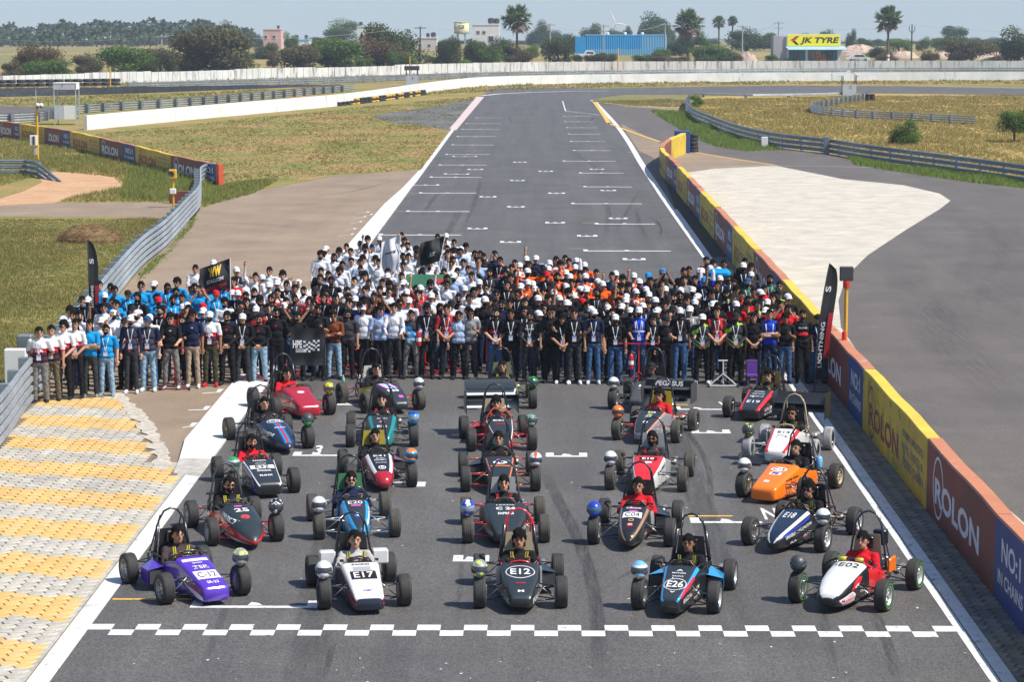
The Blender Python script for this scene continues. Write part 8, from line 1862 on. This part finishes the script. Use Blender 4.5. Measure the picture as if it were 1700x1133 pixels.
# a few who stand out
def extra(px, fy, **d):
    p = at(px, fy); d.setdefault('leg', 'black'); d.setdefault('head', 'short'); d.setdefault('pose', 'down'); people.append([p.x, p.y, d, 40])
extra(601, 498, shirt='white', pose='raise', gl=1); extra(542, 503, shirt='white', pose='back', beard=1); extra(576, 500, shirt='white', pose='phone'); extra(938, 520, shirt='grey', head='short2', pose='down', lan=1, gl=1, leg='ltjeans'); extra(912, 528, shirt='black', head='w', pose='right', rz=-1.2); extra(1172, 528, shirt='red', head='short', lan=1); extra(1236, 532, shirt='black', pose='shoulder', lan=1, head='short'); extra(741, 478, shirt='white', head='w', pose='right', rz=1.2); extra(667, 480, shirt='white', gl=1)
extra(326, 545, shirt='white', pose='cross', head='short'); extra(356, 540, shirt='white', head='w')
# keep people from standing inside each other
people.sort(key=lambda q: (q[3] not in (0, 40), q[1])); kept = []
for q in people:
    if all((q[0] - k[0]) ** 2 + ((q[1] - k[1]) * .8) ** 2 > (.16 if q[3] == 0 else .40) ** 2 for k in kept): kept.append(q)
people = kept
# the 290 that show largest become individuals, the rest one mass
zb = np.full((700, 1700), 1e9); own = np.full((700, 1700), -1)
for i, (x, y, d, row) in enumerate(people):
    dp = y + 1.1; px = 893 + x / dp * F; fy = 25 + 8.67 * F / dp; ty = 25 + (8.67 - 1.72) * F / dp
    for (a, b, c, e) in ((-.09, .09, ty, ty + .25 * F / dp), (-.22, .22, ty + .25 * F / dp, fy)):
        x0, x1 = int(px + a * F / dp), int(px + b * F / dp); y0, y1 = int(c), min(699, int(e)); x0 = max(0, x0)
        sub = zb[y0:y1, x0:x1]; k = sub > dp; sub[k] = dp; own[y0:y1, x0:x1][k] = i
cnt = np.bincount(own[own >= 0], minlength=len(people)); order = np.argsort(-cnt); single = set(order[:292].tolist())
byrow = {}
for i, q in enumerate(people): byrow.setdefault(q[3], []).append(i)
for r_, ids in byrow.items():
    ids.sort(key=lambda i: people[i][0] / people[i][1])
    for k, i in enumerate(ids):
        x, y, d, row = people[i]
        if i not in single: continue
        look = WORD[d['shirt']]; hw_ = CAPW.get(d['head']); acc = (' and ' + hw_) if hw_ else (' and sunglasses' if d.get('gl') else (' and long hair' if d['head'] == 'long' else ''))
        where = ('%s from left in the front row' % ordn(k)) if row == 0 else ('%s from left standing out at the back' % ordn(k) if row == 40 else '%s from left in the %s row' % (ordn(k), ordn(row)))
        rz = d.get('rz', 0)
        person((x, y, .012 if x < XL else .02), rz, d, '%s in %s%s, %s' % ('woman' if d.get('woman') else 'person', look, acc, where))
# low-detail mass
rest = [i for i in range(len(people)) if i not in single]
if rest:
    lowc = {}
    def low(pose):
        if pose not in lowc:
            o = bpy.data.objects.new('t', POSE[pose][0]); TMPC.objects.link(o); md = o.modifiers.new('d', 'DECIMATE'); md.ratio = .10
            TMPS.view_layers[0].update(); dg = TMPS.view_layers[0].depsgraph; me = bpy.data.meshes.new_from_object(o.evaluated_get(dg), depsgraph=dg); bpy.data.objects.remove(o)
            V = np.empty(len(me.vertices) * 3); me.vertices.foreach_get('co', V); lowc[pose] = (V.reshape(-1, 3), [list(p.vertices) for p in me.polygons], [p.material_index for p in me.polygons])
        return lowc[pose]
    G = MB()
    for i in rest:
        x, y, d, row = people[i]; V, Fc, L = low(rc.choice(('down', 'clasp', 'left'))); sk = SKIN[rc.choice((0, 1, 2))]; sh = CB[d['shirt']]
        ms = [sk, sh, sh, CB[d['leg']], SHOE['k'], EYE, sk, LIP, sk]; ix = [G.mi(m) for m in ms]; b = len(G.V); s = rc.uniform(.96, 1.05)
        G.V += [Vector((x + v[0], y + v[1], v[2] * s + .02)) for v in V]; G.F += [[b + k for k in f] for f in Fc]; G.M += [ix[l] for l in L]
        hm = CAPM[d['head']] if d['head'] in CAPM else HAIRS[d['head']]; b = len(G.V); G.V += [Vector((x + v.co.x, y + v.co.y - .005, (v.co.z + 1.585) * s + .02)) for v in hm.vertices]
        for p in hm.polygons: G.F.append([b + k for k in p.vertices]); G.M.append(G.mi(hm.materials[p.material_index]))
    tag(G.build('crowd', None, True), kind='stuff')
print('PEOPLE', len(people), len(rest))
bpy.data.scenes.remove(TMPS)
# ================================================================== banners, flags, stands
CLB = mat('banner black cloth', (.012, .014, .016), .7, var=.15, bump=.2); CLR = mat('banner red cloth', (.42, .015, .02), .7, var=.1)
def feather(px, py, top, label, z=0.0, red=(.12, .40), lean=0.0, hmul=1.0, wd=.55, loc=None):
    p = loc or at(px, py, z); dp = p.y + 1.1; h = (25 + (8.67 - z) * F / dp - top) / (F / dp)
    root = empty('feather_banner', p); tag(root, label, 'banner')
    n = 22; V = []; Fc = []; Vr = []
    def edge(t): # left (pole) and right edges
        z_ = .35 + (h - .35) * t; c = lean * t * t; wl = wd * (1 if t < .72 else math.sqrt(max(0, 1 - ((t - .72) / .28) ** 2)))
        return c, wl * .5 + .02, z_
    for k in range(n + 1):
        t = k / n; c, wl, z_ = edge(t); y = .03 * math.sin(t * 9)
        V += [(c - .02, y, z_), (c - .02 + wl * .5, y + .015, z_), (c - .02 + wl, y, z_)]
        if k: q = 3 * k; Fc += [[q - 3, q - 2, q + 1, q], [q - 2, q - 1, q + 2, q + 1]]
    link('banner_cloth', mesh('b', V, Fc, [CLB]), root)
    V = []; Fc = []
    for k in range(8):   # red slanting panel in the lower half
        t = red[0] + red[1] * k / 7; c, wl, z_ = edge(t); y = .03 * math.sin(t * 9) - .012; s = .5 * (k / 7)
        V += [(c - .02 + wl * (.58 + s * .1), y, z_), (c - .02 + wl * .99, y - .004, z_)]
        if k: q = 2 * k; Fc.append([q - 2, q - 1, q + 1, q])
    link('red_panel', mesh('b', V, Fc, [CLR]), root)
    MB().tube([(lean * t * t - .03, 0, (h + .02) * t) for t in [k / 10 for k in range(11)]], .014, DK, 6).build('pole', root)
    MB().box((0, 0, .02), (.5, .5, .03), DK).build('base', root)
    return root, h, edge
def vtext(root, edge, s, t0, t1, wf=.16, m=DECW, off=.25):
    Vt, Ft = text_geo(s, .03); x0 = min(v[0] for v in Vt); x1 = max(v[0] for v in Vt); V = []
    for x, y in Vt:
        t = t0 + (t1 - t0) * (x - x0) / (x1 - x0); c, wl, z_ = edge(t); V.append((c + wl * off - y * wf, .03 * math.sin(t * 9) - .02, z_))
    link('lettering', mesh('t', V, Ft, [m]), root)
r_, h_, e_ = feather(153, 600, 396, 'tall black and red feather banner standing among the blue polo shirts on the left', lean=-.02, wd=.42, red=(.22, .36)); vtext(r_, e_, 'LIGHTNING', .30, .58, .06); vtext(r_, e_, 'S', .78, .83, .1)
r_, h_, e_ = feather(1366, 655, 434, 'tall leaning black and red feather banner beside the pit wall', lean=.30, wd=.55, red=(.18, .40), loc=Vector((6.36, at(1366, 655).y, 0))); vtext(r_, e_, 'LIGHTNING', .10, .50, .09); vtext(r_, e_, 'S', .76, .81, .12)
def flag(px, feet, hz0, poleh, wd, hg, m, label, txt=None, tm=DECW, tilt=(0, 0, 0), side=-1, two=None, name='flag', amp=.06, sag=.0, rot=0.0):
    """flag on a hand-held pole; px,feet: where its holder stands; hz0: height of the pole's lower end"""
    p = at(px, feet); root = empty(name, (p.x, p.y - .22, hz0), 0); tag(root, label, 'flag'); root.rotation_euler = tilt
    MB().tube([(0, 0, 0), (0, 0, poleh)], .012, WHITEP, 6).build('pole', root)
    nx, ny = 16, 10; V = []; Mi = []
    for j in range(ny + 1):
        for i in range(nx + 1):
            u, v = i / nx, j / ny; x = side * wd * u; z = poleh - hg * v - sag * u * wd; y = amp * math.sin(u * 9 + v * 2.2) * (.3 + u) + amp * .5 * math.sin(v * 7 + u * 4)
            ca, sa = math.cos(rot), math.sin(rot); V.append((x * ca - (z - poleh) * sa, y, poleh + x * sa * side * side + (z - poleh) * ca))
    Fc = [[j * (nx + 1) + i, j * (nx + 1) + i + 1, (j + 1) * (nx + 1) + i + 1, (j + 1) * (nx + 1) + i] for j in range(ny) for i in range(nx)]
    ms = [m] + ([two] if two else []); mi = [(1 if two and (f // nx) >= ny * .62 else 0) for f in range(nx * ny)]
    c = link('flag_cloth', mesh('flag', V, Fc, ms, mi, True), root)
    if txt:
        for s, cu, cv, w_, h2, mm in txt:
            Vt, Ft = text_geo(s, .04); x0 = min(v[0] for v in Vt); x1 = max(v[0] for v in Vt); y0 = min(v[1] for v in Vt); y1 = max(v[1] for v in Vt); VV = []
            for x, y in Vt:
                uu = (x - x0) / (x1 - x0) - .5; vv = (y - y0) / (y1 - y0) - .5
                u = cu + uu * w_ * (side); v = cv - vv * h2; X = side * wd * u; Z = poleh - hg * v - sag * u * wd; Y = amp * math.sin(u * 9 + v * 2.2) * (.3 + u) + amp * .5 * math.sin(v * 7 + u * 4) - .012
                ca, sa = math.cos(rot), math.sin(rot); VV.append((X * ca - (Z - poleh) * sa, Y, poleh + X * sa + (Z - poleh) * ca))
            link('flag_lettering', mesh('t', VV, Ft, [mm]), root)
    return root
WCL = mat('flag white cloth', (.55, .56, .60), .8, var=.05)
YC = mat('flag yellow print', (.75, .48, .03), .6)
flag(386, 590, 1.05, 1.45, .78, .75, CLB, 'black flag with yellow claw mark and red lettering held above the blue polo shirts', [('ww', .5, .26, .42, .34, YC), ('STALLION', .5, .56, .55, .13, DECW), ('RACING TEAM', .5, .80, .75, .12, DECR)], sag=.35)
flag(661, 545, 1.15, 1.45, .50, .95, WCL, 'white flag with dark script held up among the white shirts', [('racing', .5, .40, .6, .10, DECK)], tilt=(0, .06, 0), sag=.45, amp=.09)
flag(722, 540, 1.15, 1.4, .62, .72, CLB, 'black flag with white emblem hanging from a tilted pole at the back', [('XX', .4, .6, .25, .18, DECW)], tilt=(0, .22, 0), sag=.55, amp=.1)
# race flag spread by hand in the front row
p = at(511, 640); root = empty('team_flag', (p.x, p.y, 0)); tag(root, 'black flag with white chequered emblem spread open in the front row', 'flag'); V = []; nx, ny = 18, 16
def fy_(u, v): return -.10 + .035 * math.sin(u * 11 + v * 3) + .02 * math.sin(v * 9)
for j in range(ny + 1):
    for i in range(nx + 1):
        u, v = i / nx, j / ny; V.append((-.40 + .80 * u + .02 * math.sin(v * 5), fy_(u, v), 1.40 - .92 * v - .05 * math.sin(PI * u) * (1 - v)))
link('flag_cloth', mesh('f', V, [[j * (nx + 1) + i, j * (nx + 1) + i + 1, (j + 1) * (nx + 1) + i + 1, (j + 1) * (nx + 1) + i] for j in range(ny) for i in range(nx)], [CLB], None, True), root)
G = MB()
for i in range(7):
    for j in range(5):
        if (i + j) % 2 == 0:
            a = .40 + i * .068; b = .36 + j * .055 + .03 * math.sin(i * .9)
            G.add([(-.40 + .80 * (a + du), fy_(a, b) - .02, 1.40 - .92 * (b + dv)) for du, dv in ((0, 0), (.066, 0), (.066, .053), (0, .053))], [[0, 3, 2, 1]], DECW)
Vt, Ft = text_geo('HPE', .06); G.add([(-.22 + x * .09, -.155, .98 + y * .17) for x, y in Vt], Ft, DECW)
for k in range(3): G.add([(-.26, -.155, .86 - k * .03), (.0, -.155, .86 - k * .03), (.0, -.155, .874 - k * .03), (-.26, -.155, .874 - k * .03)], [[0, 1, 2, 3]], DECW)
G.build('emblem', root)
for px, sh, row in ((494, 'black', 0), (528, 'black', 0)):
    p = at(px, 634); person((p.x, p.y + .12, .02), 0, dict(pose='hold', shirt=sh, head='short', gl=px < 500, beard=1, mir=1 if px > 510 else -1), 'bearded person holding the %s corner of the black chequered flag' % ('left' if px < 510 else 'right'))
# green and red flag carried flat behind
p = at(713, 560); root = empty('draped_flag', (p.x, p.y, 1.52)); tag(root, 'green and red flag stretched out between people below the white flags', 'flag')
GC = mat('flag green cloth', (.02, .13, .07), .8); MB().box((0, 0, 0), (1.25, .05, .36), GC, R=Matrix.Rotation(-.5, 3, 'X')).build('flag_cloth', root); MB().box((.3, -.05, -.04), (.5, .03, .22), CLR, R=Matrix.Rotation(-.5, 3, 'X')).build('red_field', root)
# folded umbrellas / rolled flags
for px, fy, lab in ((1162 * 1.0, 570, 'rolled blue and white flag held upright in the crowd right of centre'), (963, 548, 'rolled blue and white flag held upright behind the orange jerseys'), (1183, 570, 'furled blue and white umbrella held up on the right of the crowd')):
    p = at(px, fy); root = empty('rolled_flag', (p.x, p.y, 1.35)); tag(root, lab, 'flag'); MB().lathe([(0, 0), (.03, .02), (.07, .2), (.045, .55), (.015, .62), (0, .63)], CB['white'], n=10).build('cloth', root); MB().lathe([(.033, .05), (.073, .2), (.065, .32)], CB['royal'], n=10).build('blue_band', root)
# red push bars, trolleys and extinguishers of the teams
REDB = mat('red enamel', (.45, .012, .025), .3, coat=.4, var=.05)
def push_bar(px, py, label, w_=.9, h=.95, m=REDB, foot=True, group='push bars of the teams'):
    p = at(px, py); root = empty('push_bar', p); tag(root, label, 'push bar', group)
    MB().tube([(-w_ / 2, 0, h), (w_ / 2, 0, h)], .018, m, 7).build('handle', root); MB().tube([(0, 0, h), (0, -.03, .12)], .018, m, 7).build('stem', root)
    MB().tube([(-.32, -.12, .05), (0, -.03, .32), (.32, -.12, .05)], .016, m, 7).tube([(-.34, -.12, .045), (.34, -.12, .045)], .016, m, 7).build('foot_frame', root)
    for s in (-1, 1): MB().lathe([(0, -.02), (.05, -.02), (.05, .02), (0, .02)], RUB, 'x', (s * .34, -.12, .05), 10).build('wheel', root)
    return root
push_bar(291, 648, 'dark red push bar held by the person in black t-shirt at left', .55, .98, mat('maroon enamel', (.16, .012, .03), .3)); push_bar(420, 636, 'red push bar standing beside light-blue jeans left of the crimson car', .5, .9)
push_bar(706, 622, 'red jack stand with grey board behind car E35', .5, 1.0); push_bar(1060, 640, 'red push bar gripped by the person in the royal blue vest', .95, .98); push_bar(1200, 643, 'short grey push bar in front of the neon jackets', .22, .62, GREYM); push_bar(478, 624, 'red bar stand partly behind the crimson car', .5, .7); push_bar(745, 620, 'red bar stand behind the white-nosed middle car', .5, 1.0); push_bar(586, 622, 'red bar stand between two people in jeans', .5, .6)
p = at(706, 628); o = MB().box((0, -.12, .78), (.36, .03, .22), GREYM, bev=.01).build('board', loc=p); tag(o, 'small plain grey board on the red stand behind car E35', 'board')
def frame_(px, py, label, w_, h):
    p = at(px, py); root = empty('tube_barrier', p); tag(root, label, 'barrier')
    for s in (-1, 1): MB().tube([(s * w_ / 2, 0, 0), (s * w_ / 2 * .94, .05, h)], .02, REDB, 6).build('post', root)
    for z in (h, h * .45): MB().tube([(-w_ / 2 * .97, .03, z), (w_ / 2 * .97, .03, z)], .018, REDB, 6).build('rail', root)
frame_(1255, 634, 'tall red tube frame beside the royal blue vest on the right', .45, 1.55); frame_(640, 620, 'red tube frame beside the white-capped person in white shirt', .6, 1.25); frame_(835, 620, 'red tube frame behind the middle car of the back row', .8, 1.15)
def extinguisher(px, py, z, label):
    p = at(px, py); root = empty('fire_extinguisher', (p.x, p.y - .15, z)); tag(root, label, 'extinguisher', 'fire extinguishers')
    MB().lathe([(0, 0), (.055, .005), (.06, .03), (.06, .30), (.045, .35), (.02, .37), (.02, .39), (0, .39)], REDB, n=14).build('cylinder', root, True)
    MB().lathe([(.061, .12), (.061, .21)], WHITEP, n=14).build('label_band', root); MB().box((0, 0, .41), (.03, .05, .05), DK).tube([(.02, 0, .42), (.09, 0, .38), (.08, 0, .1)], .009, DK, 5).build('valve', root)
extinguisher(413, 636, .72, 'fire extinguisher held beside the white-capped person left of the crimson car'); extinguisher(1047, 642, .42, 'fire extinguisher hanging below the push bar at the royal blue vest'); extinguisher(696, 633, .85, 'fire extinguisher among the people behind car E35')
p = at(1248, 642); root = empty('purple_chair', p, 0, (.6, .6, .85)); tag(root, 'purple plastic seat behind car E19', 'seat'); PU = mat('purple plastic', (.13, .05, .28), .35); MB().box((0, .1, .52), (.42, .04, .42), PU, bev=.015).build('backrest', root); MB().box((0, -.1, .32), (.42, .4, .04), PU).build('seat', root)
for s in (-1, 1): MB().tube([(s * .18, -.25, 0), (s * .18, -.25, .32)], .015, PU, 6).build('leg', root); MB().tube([(s * .18, .1, 0), (s * .18, .1, .32)], .015, PU, 6).build('leg', root)
def bottle(px, py, lab):
    p = at(px, py); root = tag(MB().lathe([(0, 0), (.035, 0), (.037, .15), (.015, .2), (.015, .23), (0, .23)], mat('pale green bottle', (.25, .45, .40), .15), n=10).build('water_bottle', None, True, loc=(p.x, p.y, .012)), lab, 'bottle')
bottle(570, 640, 'green water bottle on the ground between legs in light jeans'); bottle(452, 638, 'clear water bottle on the ground left of the crimson car')
# blue jacket held overhead
p = at(1193, 560); root = MB().box((0, 0, 0), (.62, .30, .26), CB['blue'], bev=.1).build('blue_jacket', loc=(p.x, p.y, 1.72)); tag(root, 'bright blue jacket held over heads at the right back of the crowd', 'jacket')
# ================================================================== air
hz_ = MB(); zt = 22.0
V = [(-2000, -60, -36), (2000, -60, -36), (2000, 3400, -36), (-2000, 3400, -36), (-2000, -60, zt), (2000, -60, zt), (2000, 3400, zt), (-2000, 3400, zt)]
hm = bpy.data.materials.new('haze'); hm.use_nodes = True; nt = hm.node_tree; nt.nodes.clear()
oo = nt.nodes.new('ShaderNodeOutputMaterial'); pv = nt.nodes.new('ShaderNodeVolumePrincipled'); pv.inputs['Color'].default_value = (.72, .82, 1.0, 1); pv.inputs['Density'].default_value = .00022; pv.inputs['Anisotropy'].default_value = .0
nt.links.new(pv.outputs[0], oo.inputs['Volume'])
ho = link('haze', mesh('haze', V, [[3, 2, 1, 0], [4, 5, 6, 7], [0, 1, 5, 4], [1, 2, 6, 5], [2, 3, 7, 6], [3, 0, 4, 7]], [hm])); ho['kind'] = 'stuff'
